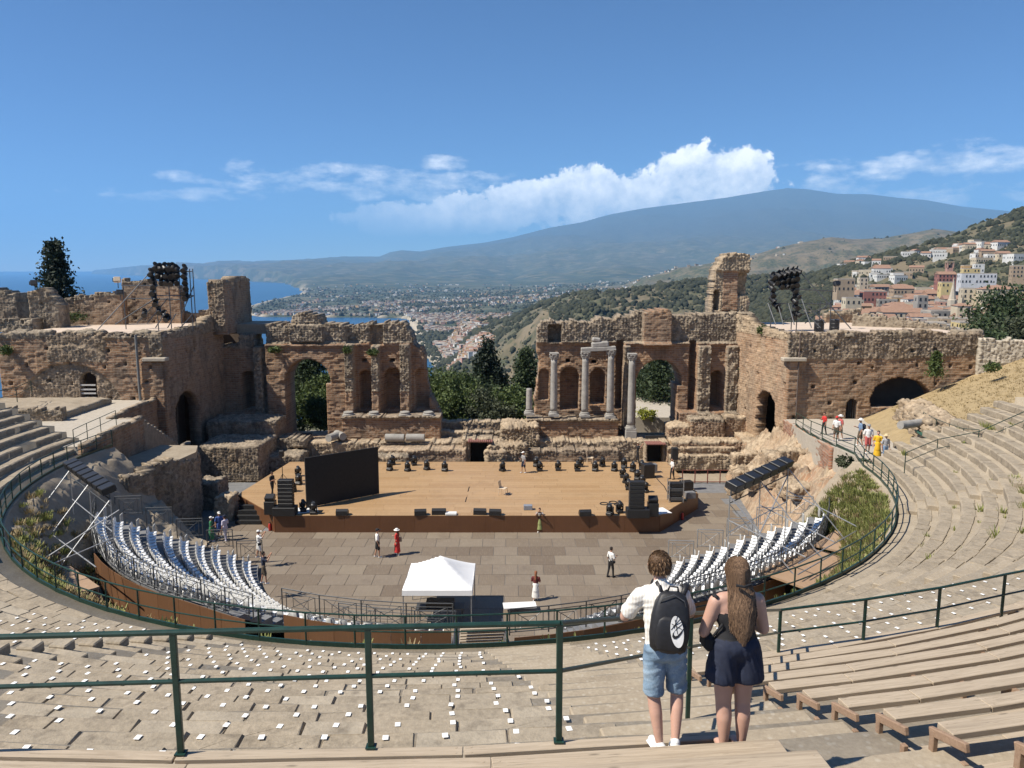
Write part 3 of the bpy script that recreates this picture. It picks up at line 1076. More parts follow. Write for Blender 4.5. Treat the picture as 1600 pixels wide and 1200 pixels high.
# low masses in front of the arch and beside it
for i, (c, s, sd) in enumerate((((17.7, 69.3, .9), (2.9, 2.2, zz(652, 69) - .9), 31), ((20.6, 69.6, .9), (2.3, 2.0, zz(648, 69) - 1.0), 32), ((15.3, 69.6, .9), (2.0, 1.8, zz(664, 69) - .9), 33),
                                ((17.2, 67.2, .4), (6.0, 1.8, 2.1), 34), ((22.0, 66.6, .2), (3.4, 3.6, 2.6), 35))):
    broken_block('low_masonry', c, s, w_town, M_WALL_WARM_LIT if i != 0 else M_WALL, sd, rough=.12, rub=.35)


# ---- standing columns, one thing each
def column(px, top, base, label, plinth=0.0, y=69.7, capital=True, r=.33):
    x, zt = XZ(px, top, y)
    zb = XZ(px, base, y)[1]
    root = empty('marble_column', (x, y, zb))
    tag(root, label, 'column', 'marble columns in front of the stage wall')
    h = zt - zb
    b = MB()
    if plinth:
        b.box((0, 0, -plinth / 2), (1.0, 1.0, plinth), bev=.03)
    b.box((0, 0, .1), (.95, .95, .2), bev=.02)
    b.lathe((0, 0, .2), [(.46, 0), (.48, .06), (.45, .11), (.39, .14), (.42, .19), (.40, .24), (.34, .27)], 20)
    b.build('base', M_MARBLE, root, smooth=False)
    hs = h - .47 - (.62 if capital else 0)
    m = MB()
    prof = []
    for k in range(15):
        f = k / 14
        rr = r * (1 - .13 * f * f) * (1 + .012 * math.sin(k * 7.3 + px))
        prof.append((rr, hs * f))
    m.lathe((0, 0, .47), prof, 20)
    m.build('shaft', M_MARBLE, root, smooth=True)
    if capital:
        c = MB()
        z0 = .47 + hs
        c.lathe((0, 0, z0), [(r * .88, 0), (r * .95, .04), (r * .9, .08), (r * .98, .2), (r * 1.12, .34), (r * 1.35, .48), (r * 1.3, .52)], 16)
        for k in range(8):
            a = k * math.pi / 4
            for lv, rad, hh in ((.06, .92, .2), (.24, 1.08, .22)):
                a2 = a + (math.pi / 8 if lv > .1 else 0)
                p0 = Vector((math.cos(a2), math.sin(a2), 0))
                c.tube([p0 * r * rad + Vector((0, 0, z0 + lv)), p0 * r * (rad + .14) + Vector((0, 0, z0 + lv + hh * .7)), p0 * r * (rad + .34) + Vector((0, 0, z0 + lv + hh))], [.09, .075, .05], 5)
        c.box((0, 0, z0 + .57), (r * 2.5, r * 2.5, .1), bev=.02)
        c.build('capital', M_MARBLE, root)
    return root


column(866, 551, 650, 'tall grey marble column with capital standing next to the column stub')
column(915, 549, 651, 'tall marble column with capital under the broken entablature, its seaward support')
column(955, 545, 653, 'tall grey column under the broken entablature, its support nearest the arch')
column(988, 552, 672, 'lone marble column on a high pedestal beside the tall arch', plinth=1.25, y=69.2)
column(827, 607, 648, 'short broken column stub without capital at the podium corner', capital=False, r=.30)
m = MB()
xl, zl = XZ(908, 549, 69.7); xr = XZ(962, 549, 69.7)[0]
m.box(((xl + xr) / 2, 69.75, zl + .22), (xr - xl, .7, .36), ry=R(-3), bev=.04)
m.box(((xl + xr) / 2 + .15, 69.8, zl + .62), ((xr - xl) * .5, .7, .55), ry=R(-5), bev=.12)
m.box(((xl + xr) / 2 - .2, 69.8, zl + 1.05), (.8, .6, .42), ry=R(8), bev=.12)
tag(m.build('entablature', M_MARBLE), 'broken white marble entablature resting across two columns', 'entablature')

# ---- fallen column drums
def drum(px, py, y, ln, ang, label, r=.36, z=None, tilt=0.0):
    x, zz_ = XZ(px, py, y)
    m = MB()
    m.lathe((0, 0, -ln / 2), [(r * .99, 0), (r, .03), (r, ln * .5), (r * .97, ln - .03), (r * .95, ln)], 18)
    o = m.build('column_drum', M_MARBLE, smooth=False)
    o.location = (x, y, (z if z is not None else zz_))
    o.rotation_euler = (R(90) + tilt, 0, ang)
    tag(o, label, 'column drum', 'fallen column drums')
    return o


drum(617, 684, 67.6, 1.7, R(88), 'fallen column drum under the podium, the one nearer the tall arch')
drum(649, 684, 67.6, 1.65, R(89), 'fallen column drum lying end to end, at the wall break side')
drum(522, 682, 67.8, 1.6, R(-25), 'fallen column drum lying askew at the foot of the arch pier')
drum(531, 680, 68.5, 1.5, R(35), 'fallen column drum leaning behind the askew one by the pier')
drum(1427, 662, 46.5, 2.3, R(115), 'grey column drum lying on the dry grass slope', .25)

# ---- the low ruins between the two halves and the ledge behind the stage
mid = empty('foundation_ruin')
tag(mid, 'low rubble foundations and ledges running behind the wooden stage', 'ruin')


def f_low(z_top, seed, door=None, amp=.35, rubv=.75):
    def f(S, T):
        top = z_top + amp * (fbm(S / 1.4, S * 0, 4, seed) - .5) + .12 * (_hash(np.floor(S / .3), S * 0, seed) - .5)
        ins = T < top
        if door:
            ins &= ~((S > door[0]) & (S < door[1]) & (T < door[2]))
        return ins, .25 * (fbm(S / 2, T / 2, 3, seed) - .5), np.clip(rubv + .5 * (T > z_top - .35) + 0 * S, 0, 1)
    return f


def low(y, p0, p1, pyt, zb, seed, thick=.9, door=None, amp=.35, rubv=.75, mat=None):
    a, b = XZ(p0, 690, y)[0], XZ(p1, 690, y)[0]
    d = None
    if door:
        d = (XZ(door[0], 700, y)[0] - a, XZ(door[1], 700, y)[0] - a, zz(door[2], y))
    relief_wall('low_wall', (a, y), (b, y), zb, zz(pyt, y) + .5, f_low(zz(pyt, y), seed, d, amp, rubv), thick, .1, mat or M_WALL_WARM_LIT, mid, seed)


low(72.2, 684, 842, 658, .5, 41, 1.2, rubv=.6)
low(70.0, 686, 800, 675, .5, 42, 1.0)
low(67.6, 470, 722, 691, .3, 43, 2.2, amp=.25, rubv=.9)
low(65.6, 590, 728, 703, .3, 44, 2.0, amp=.2, rubv=.35)
low(66.6, 722, 778, 686, .3, 45, 1.8, door=(734, 768, 691), amp=.1, rubv=.9)
low(67.4, 800, 1010, 690, .3, 46, 2.3, amp=.3, rubv=.95)
low(65.8, 765, 968, 704, .3, 47, 1.7, amp=.22, rubv=.3, mat=M_WALL)
low(65.8, 1043, 1150, 699, .2, 48, 1.8, amp=.15, rubv=.35)
low(65.0, 1048, 1148, 712, .2, 49, .8, amp=.25, rubv=1)
low(66.5, 1008, 1045, 692, .3, 50, 1.9, door=(1012, 1037, 694), amp=.1, rubv=.9)
low(66.9, 400, 478, 687, .0, 51, 2.5, door=(452, 484, 699), amp=.5, rubv=.9, mat=M_WALL)
broken_block('rubble_mound', (XZ(812, 700, 68.6)[0], 68.6, .3), (3.0, 2.6, 3.4), mid, M_WALL_WARM_LIT, 52, rough=.2, rub=1)
broken_block('rubble_mound', (XZ(793, 705, 66.9)[0], 66.9, .3), (3.2, 2.2, 2.0), mid, M_WALL_WARM_LIT, 53, rough=.2, rub=1)
broken_block('rubble_mound', (XZ(775, 705, 66.2)[0], 66.2, .3), (1.6, 1.4, 1.6), mid, M_WALL_WARM_LIT, 54, rough=.16, rub=1)
broken_block('rubble_mound', (XZ(610, 706, 65.0)[0], 65.0, .2), (3.0, 1.0, 1.35), mid, M_WALL, 55, rough=.14, rub=1)
m = MB()
for a, b, y, py in ((731, 770, 66.2, 690), (1009, 1040, 66.1, 694)):
    x0_, x1_ = XZ(a, py, y)[0], XZ(b, py, y)[0]
    for k in range(12):
        m.b2((x0_ + (x1_ - x0_) * k / 12 + .02, y - .35, zz(py, y)), (x0_ + (x1_ - x0_) * (k + 1) / 12 - .03, y + .9, zz(py, y) + .09))
m.build('door_canopy', simple('old_red_tile', (.23, .10, .08), .8), mid)
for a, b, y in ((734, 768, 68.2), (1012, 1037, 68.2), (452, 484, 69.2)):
    MB().b2((XZ(a - 4, 700, y)[0], y, 0), (XZ(b + 4, 700, y)[0], y + .1, 2.6)).build('passage_dark_sheet', M_DARKIN, mid)  # near-black sheets, doorway shade put into the colour


# ---- the wings
def wing(side):
    root = empty('wing_ruin')
    sea_side = side < 0
    if sea_side:
        tag(root, 'big square brick wing ruin with a small window, in shadow on the sea side', 'ruin')
        cx, ix = -28.3, -27.0
        x0_, x1_ = XZ(2, 600, 62)[0], cx
    else:
        tag(root, 'big brick wing ruin with a sunlit side wall, below the hill town', 'ruin')
        cx, ix = 22.3, 20.7
        x0_, x1_ = cx, XZ(1534, 560, 62)[0]
    zt = zz(521, 62)
    z = lambda v: zz(v, 62)

    def f_front(S, T):
        p = lambda v: sx(v, 62, x0_)
        if sea_side:
            top = ragged(S, [(0, z(523)), (p(90), z(521)), (p(200), z(522)), (p(225), z(526)), (p(265), z(521))], 61, .25, .16)
            ins = T < top
            rub = np.where(T > z(530), .9, 0.0)
            grey = band(S, p(78), p(168)) & (T > z(620))
            # the blocked vault: a broad ring of brick on edge round a grey filling
            cA, rA = p(110), p(193) - p(110)
            dd = np.hypot(S - cA, (T - z(650)) * 1.0)
            ring = (dd > rA) & (dd < rA + 1.5) & (S > p(60))
            rub = np.where((dd < rA) & (T > z(640)), .75, rub)
            rub = np.where(grey & (T > z(565)), .8, rub)
            dep = np.where(ring, .10, 0.0) + np.where(dd < rA, -.12, 0)
            k = arch(S, T, p(137.5), p(150) - p(125), z(626), z(582))
            ins = ins & ~k
            dep = np.where(putlogs(S, T, 5) & ~k, -.6, dep)
            dep = dep + np.where(band(S, p(222), p(260)) & (T < z(560)), .12, 0)
            rub = np.where(band(S, p(238), p(268)) & (T > z(560)), 1.0, rub)
        else:
            top = ragged(S, [(0, z(519)), (p(1247), z(521)), (p(1300), z(521)), (p(1412), z(517)), (p(1525), z(523))], 62, .25, .16)
            ins = T < top
            line = z(560) + (S - p(1360)) * .02 + .8 * (fbm(S / 3, S * 0, 3, 7) - .5)
            rub = np.where(T > line, .85, 0.1)
            dep = np.where(band(S, 0, p(1248)) & (T < z(562)), .28, 0.0)
            k = arch(S, T, p(1333.5), p(1343) - p(1325), z(656), z(623))
            ins = ins & ~k
            hole = (((S - p(1408)) / (p(1456) - p(1408))) ** 2 + ((T - z(624)) / (z(590) - z(624))) ** 2 < 1 + .25 * (fbm(S, T, 3, 9) - .5)) & (T > z(636))
            ins = ins & ~hole
            dep = np.where(putlogs(S, T, 6) & ~k & ~hole, -.6, dep)
            rub = np.where(band(S, p(1222), p(1248)) & (T > z(558)), 1.0, rub)
        return ins, dep, rub

    relief_wall('front_wall', (x0_, 62), (x1_, 62), 1.2, zt + .6, f_front, 1.0, .09, None, root, 63 + side)

    A, B = ((cx, 62.0), (ix, 71.8)) if sea_side else ((ix, 71.8), (cx, 62.0))
    Ln = math.hypot(A[0] - B[0], A[1] - B[1])

    def f_side(S, T):
        s_ = S if sea_side else Ln - S          # from the front corner inwards
        top = ragged(S, [(0, zt)] * 1 + [(Ln, zt)], 64, .2, .1) + np.interp(s_, [0, 4, 6.5, 7.5, Ln], [0, .1, .3, .9, 1.0])
        ins = T < top
        dep = 0 * S
        cA = 3.1
        k = arch(s_, T, cA, 3.7, 1.3, 7.2)
        if not sea_side:
            k = k & (np.abs(s_ - cA) < 1.9 - .5 * fbm(T, T * 0, 3, 4))
        ins = ins & ~k
        groove = band(s_, 4.6, 5.1) & (T > zt - 1.9)
        dep = np.where(groove, -.6, dep)
        dep = np.where(putlogs(S, T, 9, 2.1, 1.9) & ~k, -.5, dep)
        rub = np.clip(.25 + .9 * (fbm(S / 2.5, T / 2.5, 4, 12) - .35), 0, .8)
        rub = np.where(T > zt - .5, 1.0, rub)
        return ins, dep, rub

    relief_wall('side_wall', A, B, 1.0, zt + 1.4, f_side, 1.0, .09, M_WALL if sea_side else M_WALL_WARM_LIT, root, 66 + side)  # shaded side takes the darker masonry, sunlit side the brightened copy
    # cornice slab at the corner
    MB().box((cx + (-.55 if sea_side else .5), 62.0 - .12, z(561)), (1.9, .75, .3), bev=.05).build('cornice_slab', M_PALE, root)
    # terrace floor on top
    lo = (x0_ + .3 if sea_side else cx + .75, 62.95, zt - .9)
    hi = (cx - .75 if sea_side else x1_ - .3, 77, zt - .12)
    MB().b2(lo, hi).build('terrace_floor', M_PLASTER, root)
    # walls added to keep light out of the hollow behind the openings
    xi0, xi1 = (x0_ + .5, cx - 4.6) if sea_side else (cx + 4.6, x1_ - .5)
    MB().b2((min(x0_, x1_) + 1.2, 66.6, .2), (max(x0_, x1_) - 1.2, 66.9, zt - .9)).build('light_block_wall', M_WALL_PLAIN, root)
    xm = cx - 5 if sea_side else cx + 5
    MB().b2((xm - .15, 66.9, .2), (xm + .15, 77, zt - .9)).build('light_block_wall', M_WALL_PLAIN, root)
    MB().b2((min(xm, ix), 76.7, .2), (max(xm, ix), 77, zt - .9)).build('light_block_wall', M_WALL_PLAIN, root)
    return root


wing_sea = wing(-1)
wing_town = wing(1)

# window bars and drain pipes of the wings
m = MB()
p0, p1 = XZ(126, 626, 62)[0], XZ(149, 626, 62)[0]
for py in (602, 609, 615, 622):
    m.b2((p0 - .05, 62.1, zz(py, 62) - .06), (p1 + .05, 62.16, zz(py, 62) + .06))
m.build('window_bar', simple('pale_board', (.55, .53, .49), .7), wing_sea)
m = MB()
p0, p1 = XZ(1325, 640, 62)[0], XZ(1343, 640, 62)[0]
for k in range(5):
    x = p0 + (p1 - p0) * (k + .5) / 5
    m.bar((x, 62.15, zz(655, 62)), (x, 62.15, zz(624, 62)), .02, 5)
m.build('window_grille', simple('dark_iron', (.05, .05, .05), .6), wing_town)
m = MB().bar((XZ(214.5, 560, 61.7)[0], 61.7, zz(640, 61.7)), (XZ(214.5, 560, 61.7)[0], 61.7, zz(523, 61.7)), .11, 8)
m.build('drain_pipe', simple('zinc_pipe', (.18, .18, .17), .5), wing_sea)
m = MB().bar((XZ(1248.5, 560, 61.7)[0], 61.7, zz(650, 61.7)), (XZ(1248.5, 560, 61.7)[0], 61.7, zz(521, 61.7)), .06, 8)
m.build('drain_pipe', simple('rust_pipe', (.12, .09, .075), .6), wing_town)

# tower and walls standing on the sea-side terrace
zt_ = zz(521, 62)


def f_plain(z_tab, seed, rubv=.4, holes=True):
    def f(S, T):
        ins = T < ragged(S, z_tab, seed, .35, .16)
        dep = .2 * (fbm(S / 2, T / 2, 3, seed) - .5)
        if holes:
            dep = np.where(putlogs(S, T, seed, 1.7, 1.7), -.5, dep)
        return ins, dep, np.clip(rubv + .6 * (fbm(S / 1.8, T / 1.8, 3, seed + 2) - .45) + .6 * (T > interp(z_tab, S) - .4), 0, 1)
    return f


# tower: front face and the long shaded side
xt0, xt1 = XZ(325, 470, 70)[0], XZ(351, 470, 70)[0]
ztw = zz(440, 70)
relief_wall('tower_front', (xt0, 70), (xt1, 70), zt_ - .5, ztw + .4, f_plain([(0, ztw - .2), (xt1 - xt0, ztw)], 71, .8), 1.2, .085, None, wing_sea, 71)
relief_wall('tower_side', (xt1 + .02, 70.0), (xt1 + .02, 77.0), zt_ - .8, ztw + .7, f_plain([(0, ztw), (1.5, ztw + .1), (2.2, ztw - .5), (3.5, ztw + .35), (6, ztw + .4), (7, ztw + .1)], 72, .15), 1.4, .085, None, wing_sea, 72)
for (pa_, pb_, pt, y, sd, rb, th) in ((103, 192, (467, 458, 455), 73.5, 73, .3, .9), (193, 282, (436, 440, 448), 75.5, 74, .25, 1.0), (46, 92, (456, 450, 474), 69.5, 75, .9, 1.6),
                                      (-40, 50, (505, 502, 500), 68.0, 76, .9, 1.4), (230, 326, (486, 487, 486), 76.6, 77, .2, .8), (-60, 28, (448, 452, 458), 76.0, 78, .7, 2.0)):
    a, b = XZ(pa_, 480, y)[0], XZ(pb_, 480, y)[0]
    L_ = b - a
    tab = [(0, zz(pt[0], y)), (L_ * .5, zz(pt[1], y)), (L_, zz(pt[2], y))]
    relief_wall('terrace_wall', (a, y), (b, y), zt_ - .4, max(q[1] for q in tab) + .6, f_plain(tab, sd, rb), th, .1, None, wing_sea, sd)
for i in range(46):
    x = random.uniform(-41, -29.5)
    broken_block('coping_rubble', (x, 62.35 + random.uniform(-.2, .5), zt_ - .25), (random.uniform(.5, 1.2), random.uniform(.4, .7), random.uniform(.25, .5)), wing_sea, M_RUBBLE, 200 + i, rough=.09) if i % 2 == 0 else None

# town side: stub at the inner corner, pale parapet of the terrace
broken_block('corner_stub', (XZ(1165, 500, 71.5)[0], 71.6, zt_ - .6), (1.2, 1.6, 1.7), wing_town, M_WALL, 81, rough=.1, rub=.2)
xq0, xq1 = XZ(1332, 500, 72)[0], XZ(1502, 510, 68)[0]
tabq = [(0, zz(490, 72)), (3, zz(494, 72)), (6, zz(500, 71)), (xq1 - xq0, zz(515, 68))]
relief_wall('parapet', (xq0, 72), (xq1, 67), zt_ - .5, zz(486, 72) + .4, f_plain(tabq, 82, 1.0, False), 1.0, .1, M_RUBBLE, wing_town, 82)
relief_wall('parapet', (XZ(1290, 492, 76.5)[0], 76.5), (XZ(1345, 492, 76.5)[0], 76.5), zt_ - .5, zz(480, 76.5), f_plain([(0, zz(490, 76.5)), (3.3, zz(484, 76.5))], 83, .6), .8, .1, M_WALL, wing_town, 83)
for i in range(40):
    x = random.uniform(23.5, 38)
    if i % 2 == 0:
        broken_block('coping_rubble', (x, 62.4 + random.uniform(-.2, .6), zt_ - .25), (random.uniform(.5, 1.2), random.uniform(.4, .8), random.uniform(.2, .45)), wing_town, M_RUBBLE, 300 + i, rough=.09)
# ---------------------------------------------------------------- the seating bowl
CX, CY, R0, ZR = -2.8, 44.0, 22.6, 6.45
ROWS, PITCH_R, RISE, RW = 18, .80, .352, 23.6
AISLES = ((8.1, 1.3), (-15.0, .9), (38.0, .8), (-48, .8), (66, .8))       # angle and half width in metres


def ring(r, th, z=0.0):
    """th in degrees, 0 towards the camera, positive to the town side"""
    a = R(th)
    return Vector((CX + r * math.sin(a), CY - r * math.cos(a), z))


def to_px(p):
    x, y, z = p[0], p[1], p[2] - CAMZ
    zc = y * math.cos(PITCH) - z * math.sin(PITCH)
    v = y * math.sin(PITCH) + z * math.cos(PITCH)
    return (800 + FPX * x / zc, 600 - FPX * v / zc, zc) if zc > .3 else (-9999, -9999, zc)


def seen(p, m=25):
    a = to_px(p)
    return -m < a[0] < 1600 + m and 300 < a[1] < 1200 + m


def in_aisle(r, th):
    return any(abs(R(th - a)) * r < w for a, w in AISLES)


def m_sand():
    t = NT('sandy_earth')
    w = t.co(kind='World')
    n = t.noise(w, .9, 6, .65); f = t.noise(w, 14, 5, .7); g = t.noise(w, 60, 3, .6)
    c = t.ramp(t.math('ADD', t.math('MULTIPLY', n, .5), t.math('MULTIPLY', f, .5)), [(.32, (.235, .192, .136)), (.5, (.325, .27, .196)), (.7, (.42, .355, .262))])
    st = t.voro(w, 9, 'Distance')
    c = t.mix(t.ramp(st, [(.16, (.55, .55, .55)), (.30, (0, 0, 0))]), c, (.42, .375, .30))
    t.color(c).set(Roughness=.95)
    t.bump(t.math('ADD', f, g), .2, .02)
    return t.mat


def m_block(name, lo, hi):
    t = NT(name)
    w = t.co(kind='World')
    n = t.noise(w, 1.4, 7, .68); f = t.noise(w, 13, 5, .7)
    c = t.ramp(t.math('ADD', t.math('MULTIPLY', n, .5), t.math('MULTIPLY', f, .5)), [(.30, lo), (.7, hi)])
    r = t.rand()
    c = t.mix(t.math('MULTIPLY', r, .35), c, t.ramp(r, [(0, (.36, .30, .22)), (.5, (.25, .22, .175)), (1, (.42, .375, .30))]))
    d = t.noise(w, 3.2, 4, .6)
    c = t.mix(t.ramp(d, [(.54, (0, 0, 0)), (.70, (.65, .65, .65))]), c, (.14, .115, .085))
    t.color(c).set(Roughness=.93)
    t.bump(t.math('ADD', f, n), .55, .03)
    return t.mat


M_SAND = m_sand()
M_BLOCK = m_block('seat_stone', (.165, .135, .095), (.43, .36, .265))
M_GREEN = simple('green_paint', (.012, .040, .030), .35, 0, .3, 9)
M_PAPER = simple('white_card', (.82, .82, .80), .7, 0, .04)


def m_wood(name, lo, hi, axis=0, scale=1.0):
    t = NT(name)
    sc = [9.0, 9.0, 9.0]
    sc[axis] = .45
    v = t.co(tuple(s * scale for s in sc))
    r = t.rand()
    off = t.N.new('ShaderNodeVectorMath'); off.operation = 'ADD'
    cb = t.N.new('ShaderNodeCombineXYZ')
    for i in range(3): t.L.new(t.math('MULTIPLY', r, 37.0 + i), cb.inputs[i])
    t.L.new(v, off.inputs[0]); t.L.new(cb.outputs[0], off.inputs[1])
    n = t.noise(off.outputs[0], 3.0, 9, .75, 1.0); k = t.noise(off.outputs[0], .55, 4, .6, .8)
    c = t.ramp(n, [(.28, lo), (.5, tuple((a + b) / 2 for a, b in zip(lo, hi))), (.75, hi)])
    c = t.mix(t.ramp(k, [(.6, (0, 0, 0)), (.72, (.6, .6, .6))]), c, tuple(x * .55 for x in lo))
    kn = t.voro(t.co((1.9, 7.0, 7.0)), 1.0, 'Distance')
    c = t.mix(t.ramp(kn, [(.05, (.8, .8, .8)), (.13, (0, 0, 0))]), c, tuple(x * .4 for x in lo))
    ck = t.noise(off.outputs[0], 7.0, 3, .5)
    c = t.mix(t.ramp(ck, [(.66, (0, 0, 0)), (.70, (.7, .7, .7))]), c, tuple(x * .4 for x in lo))
    c = t.mix(t.math('MULTIPLY', r, .3), c, tuple(x * .75 for x in hi))
    t.color(c).set(Roughness=.8)
    t.bump(n, .4, .006)
    return t.mat


M_PLANK = m_wood('weathered_pine', (.25, .195, .135), (.52, .43, .32))
M_PLANK_END = m_wood('worn_bench_end', (.20, .12, .075), (.36, .25, .17))


def row_r(k): return RW + PITCH_R * k


def row_z(k): return ZR + RISE * (k + 1)


def build_bowl():
    # stepped earth under the stones
    prof = [(R0, ZR - 2.6), (R0, ZR), (RW, ZR)]
    for k in range(ROWS):
        prof += [(row_r(k), row_z(k) - .035), (row_r(k + 1), row_z(k) - .035)]
    prof += [(38.02, 12.85), (38.25, 12.9), (41, 14.0), (52, 18.8)]
    ths = np.linspace(-97, 89, 280)
    pr = np.array(prof)
    TH, K = np.meshgrid(ths, np.arange(len(pr)))
    rr = pr[K, 0] + (fbm(TH / 1.2, K * 3.1, 3, 5) - .5) * .10 * (K > 2)
    z = pr[K, 1] + (fbm(TH / 1.5, K * 1.7, 3, 6) - .5) * .05
    a = np.radians(TH)
    # beyond the camera's own rows the bowl only carries the boards
    v = np.stack([CX + rr * np.sin(a), CY - rr * np.cos(a), z], -1)
    near = v[..., 1] < 5.2
    v[..., 2] = np.where(near, np.minimum(v[..., 2], 13.2), v[..., 2])
    i = np.arange(TH.size).reshape(TH.shape)
    f = np.stack([i[:-1, :-1], i[:-1, 1:], i[1:, 1:], i[1:, :-1]], -1).reshape(-1, 4)
    o = np_obj('seating_terrace', v.reshape(-1, 3), f, M_SAND)
    tag(o, 'curved stone seating terraces stepping down to the orchestra', 'terrace', kind='structure')
    return o


bowl = build_bowl()


def block_mesh(seed):
    """unit stone: x along the row, y depth, z height, rounded and worn"""
    r_ = random.Random(seed)
    m = MB()
    m.box((0, 0, -.5), (1, 1, 1), bev=.022)
    m.v = [(x, min(y, .38) if z > -.01 else y, -.16 if (z > -.03 and z < -.01 and y > .3) else z) for x, y, z in m.v]   # worn nose of the seat
    m.v = [(x + r_.uniform(-.010, .010), y + r_.uniform(-.022, .022), z + (r_.uniform(-.05, .02) if z > -.2 else 0)) for x, y, z in m.v]
    return m.mesh('stone_block', M_BLOCK)


BLOCKS = [block_mesh(500 + i) for i in range(10)]


def lay_blocks():
    rnd = random.Random(77)
    spots = []
    for k in range(ROWS):
        r = row_r(k)
        th = -96.0
        while th < 88:
            ln = rnd.uniform(.55, 1.35)
            dth = math.degrees(ln / r)
            tm = th + dth / 2
            th += dth
            if in_aisle(r, tm): continue
            if k >= 10 and tm > 9.5: continue
            if rnd.random() < .006: continue
            dep = rnd.uniform(.46, .54)
            p = ring(r + dep / 2 - .02 + rnd.uniform(-.012, .012), tm, row_z(k) + rnd.uniform(-.010, .010))
            if not seen(p): continue
            size = to_px(p)[2]
            spots.append((size, p, tm, ln * .995, dep, rnd.randrange(10), rnd.uniform(-1, 1), rnd.uniform(-.7, .7)))
    spots.sort(key=lambda s: s[0])
    V, F, n = [], [], 0
    for j, (d, p, tm, ln, dep, b, tw, tl) in enumerate(spots):
        rz = R(tm + tw)
        if j < 300:
            o = link('stone_block', BLOCKS[b], bowl, p, rz, (ln, dep, .36))
            o.rotation_euler = (R(tl), R(tl * .6), rz)
        else:
            me = BLOCKS[b]
            M = Matrix.Translation(p) @ Matrix.Rotation(rz, 4, 'Z') @ Matrix.Rotation(R(tl), 4, 'X') @ Matrix.Diagonal((ln, dep, .36, 1))
            V += [tuple(M @ v.co) for v in me.vertices]
            F += [tuple(i + n for i in pg.vertices) for pg in me.polygons]
            n += len(me.vertices)
    me = bpy.data.meshes.new('stone_blocks')
    me.from_pydata(V, [], F)
    me.materials.append(M_BLOCK)
    tag(link('seat_stonework', me, bowl), kind='stuff')


lay_blocks()


def lay_cards():
    rnd = random.Random(5)
    base = MB().box((0, 0, .002), (.068, .088, .004)).mesh('paper_card', M_PAPER)
    lst = []
    for k in range(ROWS):
        r = row_r(k)
        for i_ in range(72):
            th = -38.0 + 1.18 * i_ + rnd.uniform(-.10, .10)
            if in_aisle(r - .1, th) or rnd.random() < .10: continue
            if th > 9.5 and k > 9: continue
            if th > 24 and k < (th - 24) * .5: continue
            if th < -22 and k < (-22 - th) * .45: continue
            p = ring(r + .13 + rnd.uniform(-.02, .02), th, row_z(k) + .009)
            if seen(p): lst.append((to_px(p)[2], p, R(th) + rnd.uniform(-.14, .14), k, th))
    lst.sort(key=lambda s: s[0])
    rest = MB()
    for j, (d, p, rz, k, th) in enumerate(lst):
        if j < 300:
            o = link('paper_card', base, None, p, rz)
            sec = 'seaward part' if th < -15 else 'middle part' if th < 8 else 'townward part'
            tag(o, 'white card on the %s stone row above the curved railing, %s' % (ORD[k], sec), 'card', 'white cards, row %d %s' % (k + 1, sec))
        else:
            rest.box((p.x, p.y, p.z + .003), (.068, .088, .004), rz)
    tag(rest.build('paper_cards', M_PAPER), 'many more white paper seat cards on the farther stone rows', 'cards', kind='stuff')


lay_cards()


# aisle steps, half as high as the rows
for a_, w_ in AISLES:
    par = empty('stone_stair')
    tag(par, {8.1: 'sandy stair aisle running down to the gap in the temporary stands', -15.0: 'stair aisle marked by a line of raised dark-shadowed step stones',
              38.0: 'worn stair aisle through the rows on the town side, nearer the camera', -48: 'stair aisle through the stone rows at the seaward edge', 66: 'worn stair aisle on the town side, farther from the camera'}[a_], 'stair')
    for k in range(ROWS):
        r = row_r(k) - .22
        p = ring(r, a_, row_z(k) - RISE / 2)
        if not seen(p, 60): continue
        MB().box((0, 0, -.12), (w_ * 1.95, .46, .24), bev=.02).build('step', M_SAND if a_ != -15.0 else M_BLOCK, par, loc=p, rz=R(a_))
        if a_ == -15.0:
            MB().box((0, 0, .08), (.42, .36, .24), bev=.03).build('step_stone', M_BLOCK, par, loc=ring(r + .42, a_, row_z(k) + .04), rz=R(a_ + 8))


# ---- railings
def railing(name, pts, label, heights=(1.05, .55), post_r=.028, rail_r=.024, kerb=False, square=False, group=None, cat='railing', mat=None):
    """posts at every point, rails through them"""
    mat = mat or M_GREEN
    root = empty(name, pts[0])
    o = Vector(pts[0])
    tag(root, label, cat, group)
    for p in pts:
        m = MB()
        p = Vector(p)
        if square:
            m.box((0, 0, heights[0] / 2), (post_r * 2, post_r * 2, heights[0]), rz=.1)
            m.box((0, 0, .006), (post_r * 3.6, post_r * 3.6, .012), rz=.1)
        else:
            m.bar((0, 0, -.05), (0, 0, heights[0]), post_r, 8)
        m.build('post', mat, root, loc=p - o)
    for h in heights:
        m = MB()
        off = Vector((0, 0, h)) - o
        m.tube([Vector(p) + off for p in pts], rail_r * (1.15 if h == heights[0] else 1), 8)
        m.build('rail', mat, root)
    if kerb:
        m = MB()
        for a, b in zip(pts[:-1], pts[1:]):
            a, b = Vector(a) - o, Vector(b) - o
            d = (b - a)
            m.box((a + b) / 2 + Vector((0, 0, .06)), (d.length, .05, .16), math.atan2(d.y, d.x))
        m.build('toe_board', mat, root)
    return root


rim = [ring(R0 + .15, t, ZR) for t in np.linspace(-99, 86, 50)]
rim += [Vector((20.75, 45.5, ZR)), Vector((20.7, 48, ZR - .14)), Vector((20.8, 50.5, ZR - .32)), Vector((21.0, 53, ZR - .5)), Vector((21.4, 55.5, ZR - .68)), Vector((21.8, 58, ZR - .85))]
railing('rim_railing', rim, 'long dark green railing curving along the foot of the stone seats', (1.02, .52), .03, .024, kerb=True)

